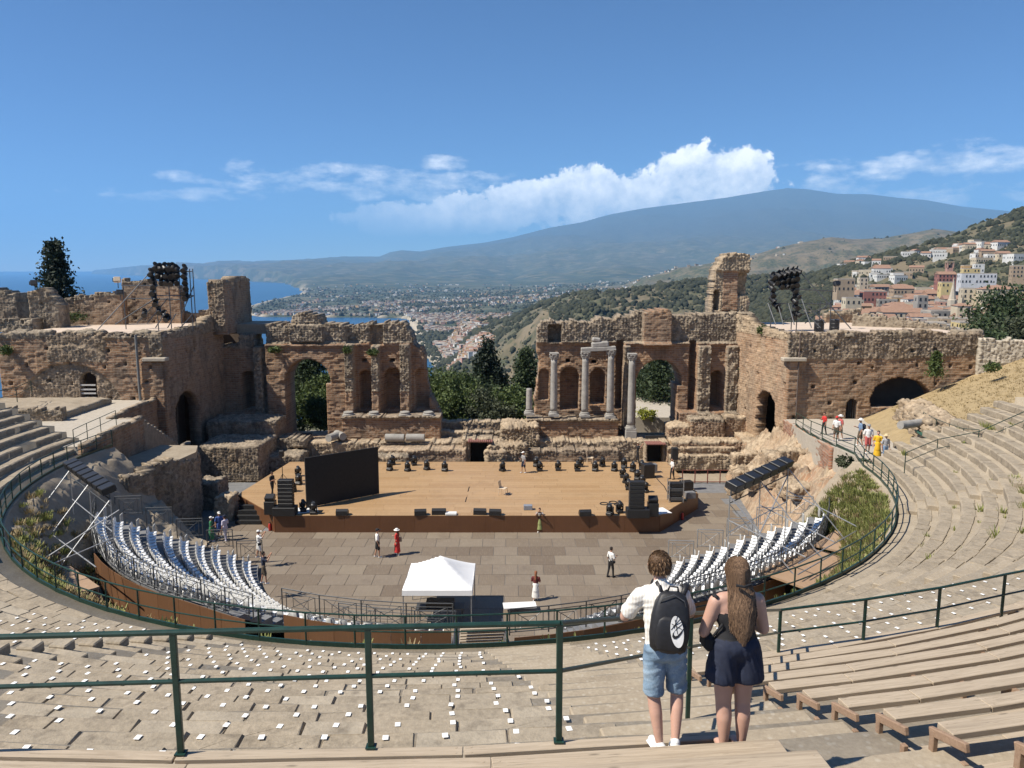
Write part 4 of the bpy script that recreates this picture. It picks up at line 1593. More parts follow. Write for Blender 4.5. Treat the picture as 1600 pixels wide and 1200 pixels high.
# near railing, square tube
near_pts = [PZ(a, b, 13.4) for a, b in ((-60, 1189), (283, 1177), (580, 1167), (873, 1158))] + [Vector((2.2, 8.92, 12.23))] + [PZ(a, b, 10.25) for a, b in ((1215, 1041), (1347, 1022), (1462, 1001), (1563, 977), (1660, 955))]
near_pts = [near_pts[0] + (near_pts[0] - near_pts[1]) * .4] + near_pts[1:]
root = empty('near_railing', near_pts[1])
tag(root, 'dark green two-bar railing in front of the couple', 'railing')
o_ = near_pts[1]
for i_, p in enumerate(near_pts):
    dn = .55 if i_ == 4 else 0
    m = MB().box((0, 0, .55 - dn / 2), (.055, .04, 1.1 + dn), rz=.05, bev=.006)
    m.box((0, 0, .006 - dn), (.09, .08, .012))
    m.build('post', M_GREEN, root, loc=p - o_)
for h, r_ in ((1.1, .025), (.66, .02)):
    for a, b in zip(near_pts[:-1], near_pts[1:]):
        MB().bar(a + Vector((0, 0, h)) - o_, b + Vector((0, 0, h)) - o_, r_, 10).build('rail', M_GREEN, root)


# ---- wooden boards and benches near the camera
def plank(parent, r0, r1, t0, t1, z, th=.045, mat=None, name='plank', kink=0.0):
    """a straight board laid along the ring between two angles"""
    a, b = ring((r0 + r1) / 2, t0), ring((r0 + r1) / 2, t1)
    d = b - a
    mid_ = (a + b) / 2
    m = MB()
    L_ = d.length - .012
    m.box((0, 0, 0), (L_, abs(r1 - r0) - .008, th), bev=.006)
    for sx_ in (-1, 1):
        for sy in (-.28, .28):
            m.lathe((sx_ * (L_ / 2 - .06), sy * abs(r1 - r0), th / 2), [(.012, 0), (.012, .002)], 8)
    return m.build(name, mat or M_PLANK, parent, loc=(mid_.x, mid_.y, z - th / 2), rz=math.atan2(d.y, d.x) + kink)


rnd = random.Random(9)
decks = empty('wooden_bench_tier')
tag(decks, 'weathered pine boards laid as seats along the bottom edge, behind the railing', 'bench')
t_al = 6.15
for row in range(3):
    z = (13.39, 13.55, 13.85)[row]
    ra = (37.90, 38.30, 38.9)[row]
    th = t_al - rnd.uniform(.0, .3) - (0 if row else 0)
    th = (7.3, 7.6, 7.6)[row]
    while th > -12:
        ln = 2.45
        dth = math.degrees(ln / ra)
        plank(decks, ra, ra + (.125, .3, .3)[row], th - dth, th, z)
        if row == 0: plank(decks, ra + .17, ra + .37, th - dth, th, z - .006)
        th -= dth
    for tq in np.arange(6.0, -12, -3.0):
        c = ring(ra + .2, tq, z - .22)
        MB().box((0, 0, 0), (.06, .28, .34)).build('support', M_PLANK_END, decks, loc=c, rz=R(tq))
    m = MB()

for n_, k in enumerate(range(10, 21)):
    ra, z = row_r(k), row_z(k) + .21
    b = empty('wooden_bench')
    tag(b, 'long wooden bench row right of the stair, %s from the railing' % ORD[n_], 'bench', 'wooden bench rows right of the stair')
    t0_ = 10.3 + rnd.uniform(-.12, .12)
    dth = math.degrees(2.45 / ra)
    th, t2 = t0_, t0_ + rnd.uniform(.3, 1) * dth
    while th < 40:
        q = ring(ra, (th + t2) / 2, z)
        if seen(q, 420):
            plank(b, ra, ra + .205, th, t2, z + rnd.uniform(-.006, .006), .065)
            plank(b, ra + .34, ra + .60, th, t2, z - .22 + rnd.uniform(-.006, .006), .04, None, 'footboard')
        th, t2 = t2, t2 + dth
    e = ring(ra + .2, t0_ - .05, z)
    MB().box((0, 0, 0), (.05, .46, .085), rx=R(-14), bev=.008).build('bench_end', M_PLANK_END, b, loc=(e.x, e.y, z - .045), rz=R(t0_))
    for dr in (.02, .40):
        MB().box((0, 0, -.12), (.055, .06, .24), bev=.006).build('leg', M_PLANK_END, b, loc=ring(ra + dr, t0_ - .05, z - .06 - dr * .2), rz=R(t0_))
    for tq in np.arange(t0_ + 3.5, 38, 3.6):
        q = ring(ra + .15, tq, z)
        if seen(q, 200):
            MB().box((0, 0, -.16), (.06, .22, .22)).build('support', M_PLANK_END, b, loc=q, rz=R(tq))
# earth under the benches behind the last stone row
m = MB()
ths_ = np.linspace(5.6, 42, 40)
for k in range(18, 23):
    A = [ring(row_r(k), t, row_z(k) - .06) for t in ths_]; B_ = [ring(row_r(k + 1), t, row_z(k) - .06) for t in ths_]; C_ = [ring(row_r(k), t, row_z(k) - .45) for t in ths_]
    n = len(A)
    m.add(A + B_ + C_, [(i, i + 1, n + i + 1, n + i) for i in range(n - 1)] + [(2 * n + i, 2 * n + i + 1, i + 1, i) for i in range(n - 1)])
tag(m.build('bench_terrace', M_SAND), 'sandy earth steps under the nearest wooden benches', 'terrace', kind='structure')
b = empty('wooden_bench')
tag(b, 'lone dark wooden bench high on the town-side rows', 'bench')
ra, z, th = 36.3, 12.4, 72
while th < 82:
    dth = math.degrees(2.4 / ra)
    plank(b, ra, ra + .3, th, th + dth, z, .05)
    plank(b, ra + .33, ra + .62, th, th + dth, z - .17, .04, None, 'footboard')
    MB().box((0, 0, -.2), (.06, .3, .34)).build('leg', M_PLANK_END, b, loc=ring(ra + .16, th + .1, z), rz=R(th))
    th += dth

# ground under the near boards and the aisle beside the couple
m = MB()
pts_o = [ring(37.95, t, 12.95) for t in np.linspace(-16, 6, 40)]
pts_i = [ring(41.5, t, 12.95) for t in np.linspace(-16, 6, 40)]
n = len(pts_o)
m.add([tuple(p) for p in pts_o + pts_i], [(i, n + i, n + i + 1, i + 1) for i in range(n - 1)])
stp = empty('stair_landing')
tag(stp, 'sandy concrete steps of the aisle where the couple stand', 'stair')
m.build('bed', M_SAND, stp)
for k in range(9):
    r, z = 37.95 + .4 * k, 13.02 + .176 * k
    t_a = math.degrees(math.asin((1.0 - CX) / r))
    c = ring(r + .2, (t_a + 10.25) / 2, z - .15)
    MB().box((0, 0, 0), (R(10.25 - t_a) * r, .44, .3), bev=.02).build('step', M_SAND, stp, loc=c, rz=R((t_a + 10.25) / 2))

# ---------------------------------------------------------------- ground of the theatre floor, banks and terraces
M_DRY = m_stone('dry_grass_ground', (.25, .185, .095), (.40, .305, .165), 1.1, .95, .6)


def sheet(name, fn, xs, ys, mat, label, parent=None, cat='ground', kind='structure', attrs=None):
    X, Y = np.meshgrid(xs, ys)
    Z = fn(X, Y)
    i = np.arange(X.size).reshape(X.shape)
    f = np.stack([i[:-1, :-1], i[:-1, 1:], i[1:, 1:], i[1:, :-1]], -1).reshape(-1, 4)
    o = np_obj(name, np.stack([X, Y, Z], -1).reshape(-1, 3), f, mat, parent, attrs=attrs)
    if parent is None: tag(o, label, cat, kind=kind)
    return o


sheet('ground', lambda X, Y: -.06 + .05 * (fbm(X, Y, 3, 2) - .5) - np.clip((Y - 80) / 20, 0, 1) * 3.4, np.linspace(-75, 75, 70), np.linspace(14, 100, 60), M_EARTH, 'bare earth floor around the stage and under the ruins')


def bank():
    """weedy bank between the rim and the temporary stands"""
    ths = np.linspace(-99, 89, 330); rs = np.linspace(R0 + .02, 16.5, 40)
    TH, RR_ = np.meshgrid(ths, rs)
    z = np.interp(R0 - RR_, [0, .1, 1.0, 2.6, 6.0], [6.4, 6.2, 5.2, 2.7, .1])
    side = np.clip((np.abs(TH) - 55) / 30, 0, 1)
    z = z + side * np.interp(R0 - RR_, [0, 1.0, 2.6, 4.2, 6], [0, .3, .5, .2, 0])
    hs_, _t = stones(np.radians(TH) * RR_ / .8, RR_ / .6, 6)
    z = z + (.7 * (fbm(TH / 3, RR_ * 1.2, 4, 3) - .5) + .16 * hs_ * (fbm(TH / 5, RR_, 3, 9) > .45) + .08 * hs_) * np.clip((R0 - RR_) * 2, 0, 1)
    a = np.radians(TH)
    i = np.arange(TH.size).reshape(TH.shape)
    f = np.stack([i[:-1, :-1], i[1:, :-1], i[1:, 1:], i[:-1, 1:]], -1).reshape(-1, 4)
    o = np_obj('bank', np.stack([CX + RR_ * np.sin(a), CY - RR_ * np.cos(a), z], -1).reshape(-1, 3), f[:, ::-1], M_EARTH)
    tag(o, 'weedy earth bank between the railing and the temporary stands', 'bank', kind='structure')


bank()

# town side: walkway, brick retaining wall, rubble slope, dry hillside
M_PATH = m_stone('gravel_path', (.34, .30, .24), (.48, .43, .355), 3.0)
def walk_z(y):
    return ZR - .02 - max(0.0, min(1.0, (y - 46) / 15)) * 1.05


m = MB()
edge_l = [(20.55, 44.2), (20.5, 47), (20.6, 50), (21.0, 54), (21.6, 57.5), (22.4, 62.0)]
edge_r = [(25.5, 43.6), (26.2, 47), (27.0, 50), (28.2, 54), (29.6, 57.5), (31.5, 62.0)]
vs_ = [(x, y, walk_z(y)) for x, y in edge_l + edge_r] + [(x, y, 2.5) for x, y in edge_l + edge_r]
n = len(edge_l)
m.add(vs_, [(i, n + i, n + i + 1, i + 1) for i in range(n - 1)] + [(2 * n + i, i, i + 1, 2 * n + i + 1) for i in range(n - 1)])
tag(m.build('walkway', M_PATH), 'gravel walkway where visitors stand below the town-side wing', 'path', kind='structure')
rw = empty('retaining_wall')
tag(rw, 'low reddish brick retaining wall under the walkway railing', 'wall')
f_ret = lambda S, T: (T < ZR - .02 - np.clip((61.9 - S - 46) / 15, 0, 1) * 1.05, 0 * S, .02 + 0 * S)
relief_wall('wall', (22.25, 61.9), (20.30, 48.0), 3.0, ZR, f_ret, .3, .1, m_masonry('red_brick', ((.30, .13, .075), (.40, .2, .12)), mortar=(.36, .28, .22)), rw, 91)


def rub_slope(X, Y):
    edge = np.interp(Y, [43, 46, 57, 64], [20.4, 20.3, 21.6, 22.3])
    foot = np.interp(Y, [43, 47, 58, 64], [16.2, 16.4, 17.6, 18.2])
    t = np.clip((X - foot) / (edge - foot), 0, 1)
    z = -.2 + 4.9 * t ** .8 + 1.3 * (fbm(X / 1.6, Y / 1.6, 4, 8) - .5) * np.clip(t * 4, 0, 1) * np.clip((1 - t) * 3 + .3, 0, 1)
    h, tn = stones(X / 1.0, Y / 1.0, 4)
    h2, tn2 = stones(X / .42, Y / .42, 5)
    return z + (h * .75 * (tn - .25) + h2 * .34 * tn2) * np.clip(t * 3, 0, 1) + np.clip(-(Y - 46) / 3, 0, 1) * .3


_xs, _ys = np.linspace(15.6, 21.6, 80), np.linspace(44, 64, 260)
_X, _Y = np.meshgrid(_xs, _ys)
sheet('rubble_slope', rub_slope, _xs, _ys, M_WALL_WARM_LIT, 'slope of pale rubble below the town-side walkway', attrs={'rub': np.clip(.55 + 1.6 * (fbm(_X / 2, _Y / 2, 3, 5) - .4), 0, 1), 's': _X * 1.0, 't': _Y * 1.0})
for i in range(16):
    yb = random.uniform(48, 62); xb = random.uniform(17.2, 20.6)
    broken_block('rubble_boulder', (xb, yb, float(rub_slope(np.array(xb), np.array(yb))) - .35), (random.uniform(.7, 1.9), random.uniform(.6, 1.6), random.uniform(.6, 1.3)), bpy.data.objects['rubble_slope'], M_WALL_WARM_LIT, 480 + i, rough=.14, rub=.8)


def dry_hill(X, Y):
    t = np.clip((Y - 44) / 18, 0, 1)
    base = np.maximum(0, .435 * (X + 2.8 - 26.4 - t * 4.8)) * (1 - t * .05)
    return ZR - .05 - np.clip((Y - 46) / 15, 0, 1) * 1.1 + base + .18 * (fbm(X / 1.2, Y / 1.2, 4, 6) - .5) * np.clip(base * 3, .05, 1) - np.clip((44.2 - Y), 0, 1) * .2


hill_o = sheet('dry_slope', dry_hill, np.linspace(23.4, 62, 120), np.linspace(43.3, 61.8, 60), M_DRY, 'dry yellow grass slope above the walkway')
for i in range(12):
    broken_block('boulder_wall', (26.0 + .33 * i + random.uniform(-.2, .3), 46.0 + i * .9, dry_hill(np.array(26.2 + .33 * i), np.array(46.0 + i * .9)) - .3), (random.uniform(1.5, 2.4), random.uniform(1.1, 1.6), random.uniform(.8, 1.4)), rw, M_WALL_WARM_LIT, 400 + i, rough=.14, rub=.9)
# concrete footing and stone wall at the top of the slope
p = PY(1530, 545, 62)
relief_wall('wall', (XZ(1530, 540, 61.5)[0], 61.5), (XZ(1660, 545, 60)[0], 60), 8, zz(527, 61), f_plain([(0, zz(530, 61.5)), (8, zz(535, 61))], 93, 1.0, False), .8, .1, M_PALE, rw, 93)

# sea side: gravel terrace, brick wall, ruin mass, steps
sea_t = empty('terrace_ruin')
tag(sea_t, 'raised gravel terrace with brick front beside the sea-side wing', 'ruin')
MB().prism([(-60, 46.2), (-25.9, 45.2), (-26.5, 53.8), (-28.7, 53.8), (-29.2, 62.0), (-60, 62.0)], .5, 6.95).build('gravel_top', M_PATH, sea_t)
f_ret2 = lambda S, T: (T < 7.15 + .15 * (fbm(S, S * 0, 3, 2) - .5), 0 * S, np.clip(.15 + .8 * (T > 6.9), 0, 1) + 0 * S)
relief_wall('brick_front', (-27.7, 60.3), (-25.75, 46.0), 0, 7.4, f_ret2, .4, .1, M_WALL, sea_t, 94) if False else None
relief_wall('brick_front', (-25.7, 45.2), (-26.3, 53.9), 0, 7.4, f_ret2, .4, .1, M_WALL, sea_t, 95)
relief_wall('brick_front', (-28.55, 53.9), (-29.0, 61.9), 0, 7.4, f_ret2, .4, .1, M_WALL, sea_t, 97)
broken_block('gravel_edge', (-42, 57, 6.6), (20, 7, .8), sea_t, M_EARTH, 96, rough=.07)
relief_wall('edge_wall', (-52, 52.2), (-31.6, 53.2), 6.5, 8.4, f_plain([(0, 8.0), (20, 7.8)], 96, .9, False), .5, .1, M_WALL, sea_t, 96)
for i in range(13):
    f_ = i / 12
    broken_block('step_stone', (-27.35 - .75 * f_, 54.1 + 6.9 * f_, 6.35 - 3.3 * f_), (1.7, .62, .55), sea_t, M_RUBBLE, 420 + i, rough=.05, rub=.9)
m = MB()
m.add([(-28.5, 53.9, 0), (-26.4, 53.9, 0), (-27.2, 61.6, 0), (-29.2, 61.6, 0), (-28.5, 53.9, 6.5), (-26.4, 53.9, 6.5), (-27.2, 61.6, 3.2), (-29.2, 61.6, 3.2)], [(0, 1, 5, 4), (1, 2, 6, 5), (2, 3, 7, 6), (4, 5, 6, 7)])
m.build('stair_core', M_RUBBLE, sea_t)
mass = empty('masonry_mass')
tag(mass, 'broken rounded mass of rubble masonry with a flat earth top, seaward of the stage', 'ruin')
poly_m = [(-26.3, 44.9), (-23.4, 45.3), (-22.7, 47.2), (-23.6, 48.3), (-22.4, 50.2), (-22.1, 52.6), (-22.8, 54.6), (-25.6, 54.8), (-26.3, 50)]
for i in range(6):
    (x0_, y0_), (x1_, y1_) = poly_m[i], poly_m[i + 1]
    L_ = math.hypot(x1_ - x0_, y1_ - y0_)
    relief_wall('rubble_face', (x0_, y0_), (x1_, y1_), 0, 5.4, f_plain([(0, 4.95 - .5 * (i > 4)), (L_, 4.95 - .7 * (i > 3))], 450 + i, .85, False), .9, .1, M_WALL, mass, 450 + i)
MB().prism([(x * .985 - .37, y) for x, y in poly_m], 3.9, 4.85).build('earth_top', M_EARTH, mass)
broken_block('rubble_lump', (-22.4, 55.6, 0), (1.6, 2.0, 2.0), mass, M_WALL, 452, rough=.1, rub=.95)
broken_block('wall_stub', (XZ(354, 785, 52.5)[0], 52.5, 0), (1.1, 1.0, 1.8), None, M_WALL_WARM_LIT, 453, rough=.12, rub=1)
tag(bpy.context.scene.collection.objects[-1], 'short stub of rubble wall beside the stage corner', 'ruin')
fb = empty('inner_foundation')
tag(fb, 'dark foundations in the shadow below the sea-side wing', 'ruin')
broken_block('foundation', (-23.5, 64.5, 0), (5.0, 4.5, 3.0), fb, M_WALL, 455, rough=.11, rub=.9)
broken_block('foundation', (-24.0, 68.5, 0), (6.0, 3.0, 4.2), fb, M_WALL, 456, rough=.11, rub=.5)
broken_block('foundation', (-20.0, 66.0, 0), (3.5, 2.5, 1.6), fb, M_WALL, 457, rough=.11, rub=1)
sea_rail = [PZ(x, y, 7.0) for x, y in ((116, 697), (137, 686), (158, 676), (182, 664))]
railing('terrace_railing', sea_rail, 'short dark railing along the gravel terrace edge on the sea side', (1.0, .5), .025, .02)
railing('terrace_railing', [PZ(x, y, 8.1) for x, y in ((-30, 640), (27, 627), (50, 615))], 'short railing by the foot of the sea-side wing wall', (1.0, .5), .03, .025)
railing('hill_railing', [PZ(x, y, z) for x, y, z in ((1441, 672, 7.3), (1461, 684, 7.3), (1481, 693, 7.4), (1503, 701, 7.5), (1527, 704, 7.8))], 'green railing beside the green metal ramp on the dry slope', (1.15, .75, .35), .022, .018)
railing('hill_railing', [PZ(x, y, z) for x, y, z in ((1413, 738, 7.0), (1463, 716, 7.3), (1527, 704, 7.8), (1600, 673, 9.2), (1660, 650, 10.4))], 'long green railing climbing the dry slope above the stone rows', (1.05, .55), .025, .02)
m = MB()
a, b = PZ(1443, 674, 7.6), PZ(1505, 712, 7.6)
d = (b - a)
m.box((a + b) / 2, (d.length, 1.0, .05), math.atan2(d.y, d.x))
for s_ in (-.5, .5):
    n_ = Vector((-d.y, d.x, 0)).normalized() * s_
    m.box((a + b) / 2 + n_ + Vector((0, 0, .05)), (d.length, .04, .12), math.atan2(d.y, d.x))
tag(m.build('metal_ramp', simple('green_ramp', (.02, .10, .075), .5)), 'dark green metal ramp on the dry slope', 'ramp')
# ---------------------------------------------------------------- orchestra floor
def m_panel(name, cols, rough=.75):
    t = NT(name)
    w = t.co(kind='World')
    r = t.rand()
    c = t.ramp(r, [(i / (len(cols) - 1), q) for i, q in enumerate(cols)])
    n = t.noise(w, 1.1, 6, .65); g = t.noise(t.co((9, .9, 1), 'World'), 2.0, 5, .6)
    c = t.mix(t.math('MULTIPLY', n, .55), c, tuple(x * .62 for x in cols[1]))
    c = t.mix(t.ramp(g, [(.5, (0, 0, 0)), (.75, (.35, .35, .35))]), c, tuple(min(1, x * 1.3) for x in cols[-1]))
    s = t.noise(w, .5, 5, .7)
    c = t.mix(t.ramp(s, [(.56, (0, 0, 0)), (.7, (.4, .4, .4))]), c, tuple(x * .7 for x in cols[0]))
    t.color(c).set(Roughness=rough)
    return t.mat


M_FLOOR = m_panel('grey_floor_board', [(.15, .113, .08), (.195, .153, .11), (.222, .18, .135), (.25, .205, .15)])
M_DECK = m_panel('stage_deck_board', [(.37, .23, .112), (.42, .268, .138), (.45, .295, .155), (.40, .262, .138)], .5)
M_FASCIA = m_panel('brown_stage_panel', [(.115, .050, .022), (.132, .058, .026), (.145, .065, .03)], .45)
M_RUST = m_panel('rust_plywood', [(.13, .062, .028), (.155, .075, .034), (.18, .09, .042)], .6)
M_STEEL = simple('galvanised_steel', (.36, .37, .38), .42, .6, .2, 14)
M_DSTEEL = simple('dark_steel', (.10, .105, .11), .45, .5, .2, 14)
M_BLACK = simple('black_gear', (.016, .016, .017), .45, 0, .3, 10)
M_BLACKM = simple('black_matt', (.012, .012, .012), .8, 0, .3, 6)
M_GLASSY = simple('lens_glass', (.05, .055, .06), .08, 0, .1)
M_WHITE = simple('white_plastic', (.80, .80, .78), .38, 0, .05, 4)
M_GREYP = simple('grey_platform', (.17, .172, .175), .7, 0, .2, 2.2)
M_TENT = simple('white_canvas', (.84, .84, .83), .8, 0, .03, 1.5)
M_RED = simple('red_paint', (.42, .03, .025), .4)
M_REDBROWN = simple('red_brown_metal', (.16, .045, .032), .6)
M_BEIGE = simple('beige_plastic', (.60, .48, .34), .5)

floor_o = MB().b2((-24, 24, -.05), (21, 62, -.004)).build('orchestra_floor', M_GREYP)
tag(floor_o, 'orchestra floor of grey brown wooden panels', 'floor', kind='structure')
pan = MB().box((0, 0, 0), (1.475, 1.475, .02)).mesh('floor_panel', M_FLOOR)
half = MB().box((0, 0, 0), (.725, 1.475, .02)).mesh('floor_panel', M_FLOOR)
lst = []
rnd = random.Random(21)
for i in range(26):
    for j in range(21):
        x, y = -21.4 + i * 1.5 + .75 * (j % 2), 28.2 + j * 1.5
        if -16.2 < x < 10.3 and y > 50.0: continue
        if x > 16.5 or y > 59: continue
        if math.hypot(x - CX, y - 45.5) > 15.5 and y < 44: continue
        lst.append((x, y))
lst.sort(key=lambda q: abs(q[0] + 2.8) * .6 + abs(q[1] - 41))
rest = MB()
for j, (x, y) in enumerate(lst):
    z = rnd.uniform(.004, .012)
    if j < 300:
        link('floor_panel', pan, floor_o, (x, y, z))
    else:
        rest.box((x, y, z), (1.475, 1.475, .02))
tag(rest.build('floor_panelling', M_FLOOR, floor_o), kind='stuff')

# ---------------------------------------------------------------- the stage
SZ = 1.2
stage = empty('wooden_stage', (-3, 56, 0))
tag(stage, 'wide low wooden stage with brown front panels', 'stage')
so = Vector((-3, 56, 0))
fr = [(-15.9, 49.7), (9.9, 49.7), (13.7, 54.9), (13.2, 64.2), (-19.0, 64.2), (-20.1, 54.6)]
MB().prism([(x - so.x, y - so.y) for x, y in fr], .0, SZ - .06).build('frame', M_FASCIA, stage)


def stage_span(y):
    lo = np.interp(y, [49.7, 54.6, 64.2], [-15.9, -20.1, -19.0]); hi = np.interp(y, [49.7, 54.9, 64.2], [9.9, 13.7, 13.2])
    return lo, hi


rnd = random.Random(3)
y = 49.66
while y < 64.1:
    w = .60
    y2 = min(y + w, 64.2)
    (a0, b0), (a1, b1) = stage_span(y), stage_span(y2)
    x = min(a0, a1) + 0
    cut = x + rnd.uniform(1.5, 4.9)
    while x < max(b0, b1):
        x2 = min(cut, max(b0, b1))
        c0, c1 = max(x, a0), max(x, a1)
        d0, d1 = min(x2, b0), min(x2, b1)
        if d0 - c0 > .05 or d1 - c1 > .05:
            g = .006
            dz = rnd.uniform(0, .004)
            MB().prism([(c0 + g - so.x, y + g - so.y), (max(d0 - g, c0 + .02) - so.x, y + g - so.y), (max(d1 - g, c1 + .02) - so.x, y2 - g - so.y), (c1 + g - so.x, y2 - g - so.y)], SZ - .06 + .004, SZ + dz).build('deck_board', M_DECK, stage)
        x = x2
        cut += 4.9
    y = y2


def fascia(a, b, n):
    a, b = Vector(a), Vector(b)
    d = (b - a)
    nn = Vector((d.y, -d.x)).normalized() * .025
    for k in range(n):
        p, q = a + d * (k / n), a + d * ((k + 1) / n)
        c = (p + q) / 2 + nn
        MB().box((0, 0, 0), ((q - p).length - .012, .03, SZ - .03)).build('front_panel', M_FASCIA, stage, loc=(c.x - so.x, c.y - so.y, (SZ - .03) / 2 + .003), rz=math.atan2(d.y, d.x))


fascia((-15.9, 49.7), (9.9, 49.7), 11)
fascia((9.9, 49.7), (13.7, 54.9), 3)
fascia((-20.1, 54.6), (-15.9, 49.7), 3)
# side steps
st = empty('stage_steps', (0, 0, 0))
tag(st, 'small black steps leading up to the stage corner', 'steps')
c = PZ(388, 815, .2)
for k in range(4):
    MB().b2((c.x - .9 + k * .0, c.y - .1 + k * .32, .0), (c.x + .9, c.y + .22 + k * .32, .27 * (k + 1))).build('step', M_BLACKM, st)

# screen
scr = empty('video_screen')
tag(scr, 'large black video screen standing at an angle on the stage', 'screen')
a, b = PZ(479, 794, SZ), PZ(592, 772, SZ)
h = 3.5
d = (b - a); d.z = 0
n = Vector((d.y, -d.x, 0)).normalized()
rz = math.atan2(d.y, d.x)
MB().box((a + b) / 2 + Vector((0, 0, h / 2 + .05)), (d.length, .12, h), rz).build('panel', M_BLACKM, scr)
m = MB()
for k in range(6):
    p = a + d * ((k + .5) / 6) - n * .05
    m.box(p - n * .5 + Vector((0, 0, .04)), (.08, 1.1, .06), rz)
    m.bar(p + Vector((0, 0, 2.6)), p - n * 1.0 + Vector((0, 0, .06)), .03)
m.build('brace', M_DSTEEL, scr)


# ---------------------------------------------------------------- stage gear
def moving_light():
    root = empty('stage_light')
    m = MB().box((0, 0, .09), (.38, .42, .18), bev=.03)
    m.build('base', M_BLACK, root)
    m = MB()
    for s in (-1, 1):
        m.box((s * .2, 0, .36), (.06, .16, .42), bev=.02)
    m.box((0, 0, .2), (.42, .18, .05), bev=.01)
    m.build('yoke', M_BLACK, root)
    h = MB().lathe((0, 0, 0), [(.10, -.22), (.15, -.2), (.17, -.05), (.17, .1), (.14, .2), (.13, .22)], 14, (.15, -.55, .8))
    h.v = [(x, y, z + .46) for x, y, z in h.v]
    h.build('head', M_BLACK, root, smooth=True)
    l = MB().lathe((0, 0, .222), [(.115, 0), (.115, .01)], 14, (.15, -.55, .8))
    l.v = [(x, y, z + .46) for x, y, z in l.v]
    l.build('lens', M_GLASSY, root)
    return root


ml = moving_light()
spots = {'back': ([(609, 735), (637, 736), (613, 726), (647, 727), (667, 734), (695, 736), (785, 736), (843, 736), (838, 729), (872, 735), (902, 736), (907, 729), (930, 736), (941, 729), (960, 736), (975, 731), (989, 737), (1003, 734)],
                  'black moving-head light in the row along the back of the stage', 'moving lights along the back of the stage'),
         'town': ([(973, 746), (978, 755), (982, 765), (996, 750), (1003, 759), (1008, 769)], 'black moving-head light in the cluster behind the town-side speakers', 'moving lights behind the town-side speakers'),
         'front': ([(953, 805), (968, 801)], 'black moving-head light at the front edge beside the town-side speakers', 'moving lights at the front edge'),
         'sea': ([(467, 757), (466, 744), (458, 768)], 'black moving-head light behind the big screen on the sea side', 'moving lights behind the screen'),
         'screen': ([(490, 803), (474, 799)], 'black moving-head light at the foot of the big screen', 'moving lights at the foot of the screen')}
first = True
rnd = random.Random(8)
for key, (ps, lab, grp) in spots.items():
    ps = sorted(ps)
    for i_, (px, py) in enumerate(ps):
        o = ml if first else copy_tree(ml)
        first = False
        o.location = PZ(px, py, SZ + .004)
        o.rotation_euler = (0, 0, rnd.uniform(-.8, .8))
        o.scale = (1.12,) * 3
        tag(o, lab + (', %s from the sea' % ORD[i_]), 'stage light', grp)


def speaker_stack(c, label, mirror=1):
    root = empty('speaker_stack', c)
    tag(root, label, 'speaker')
    b = MB().box((0, 0, .29), (1.5, .85, .58), bev=.02)
    b.build('subwoofer', M_BLACK, root)
    for k in range(7):
        m = MB().box((0, 0, 0), (1.0, .5, .245), bev=.02)
        m.box((0, -.253, 0), (.94, .012, .2))
        m.build('array_box', M_BLACK, root, loc=(-.08 * mirror, .02 * k, .72 + .26 * k))
    m = MB().box((1.05 * mirror, .2, .45), (.7, .6, .9), bev=.02)
    m.build('flight_case', M_BLACK, root)
    MB().box((1.05 * mirror, .2, 1.1), (.62, .5, .36), rx=R(25), bev=.02).build('monitor', M_BLACK, root)
    return root


speaker_stack(PZ(446, 804, SZ), 'tall black speaker stack at the sea-side front of the stage', -1)
speaker_stack(PZ(996, 807, SZ), 'tall black speaker stack at the town-side front of the stage', 1)
for (px, py, lab) in ((1016, 800, 'white mat beside the town-side speaker stack'), (466, 798, 'white mat beside the sea-side speaker stack')):
    tag(MB().box((0, 0, .008), (2.6, 1.3, .012), .3).build('floor_mat', M_WHITE, loc=PZ(px, py, SZ + .004)), lab, 'mat')


def monitor(px, py, label, w=.8):
    m = MB()
    p = [(-.25, 0), (.25, 0), (.25, .18), (-.05, .42), (-.25, .3)]
    n = len(p)
    m.add([(-w / 2, y, z) for y, z in p] + [(w / 2, y, z) for y, z in p], [tuple(range(n)), tuple(range(2 * n - 1, n - 1, -1))] + [(i, n + i, n + (i + 1) % n, (i + 1) % n) for i in range(n)])
    m.cur = 1
    o = m.build('monitor_speaker', M_BLACK, loc=PZ(px, py, SZ + .005), rz=rnd.uniform(-.1, .1))
    tag(o, label, 'speaker', 'stage monitors along the front edge')
    return o


monitor(535, 804, 'black wedge monitor on the front edge near the screen')
monitor(657, 804, 'black wedge monitor on the front edge, first one seaward of centre')
monitor(686, 803, 'bigger black wedge monitor next to a white flat box', .95)
monitor(750, 803, 'black wedge monitor at the middle of the stage edge, seaward of its pair', .85)
monitor(774, 804, 'black wedge monitor at the middle of the stage edge, townward of its pair')
monitor(914, 805, 'black wedge monitor on the front edge near the woman in green')
tag(MB().box((0, 0, .08), (.75, .4, .16), bev=.02).build('equipment_case', M_WHITE, loc=PZ(705, 804, SZ + .005)), 'flat white case between the wedge monitors', 'case')
tag(MB().box((0, 0, .16), (.6, .4, .32), bev=.02).build('equipment_case', simple('blue_grey_case', (.2, .22, .26), .6), loc=PZ(825, 796, SZ + .005)), 'small grey box on the stage behind the woman in green', 'case')


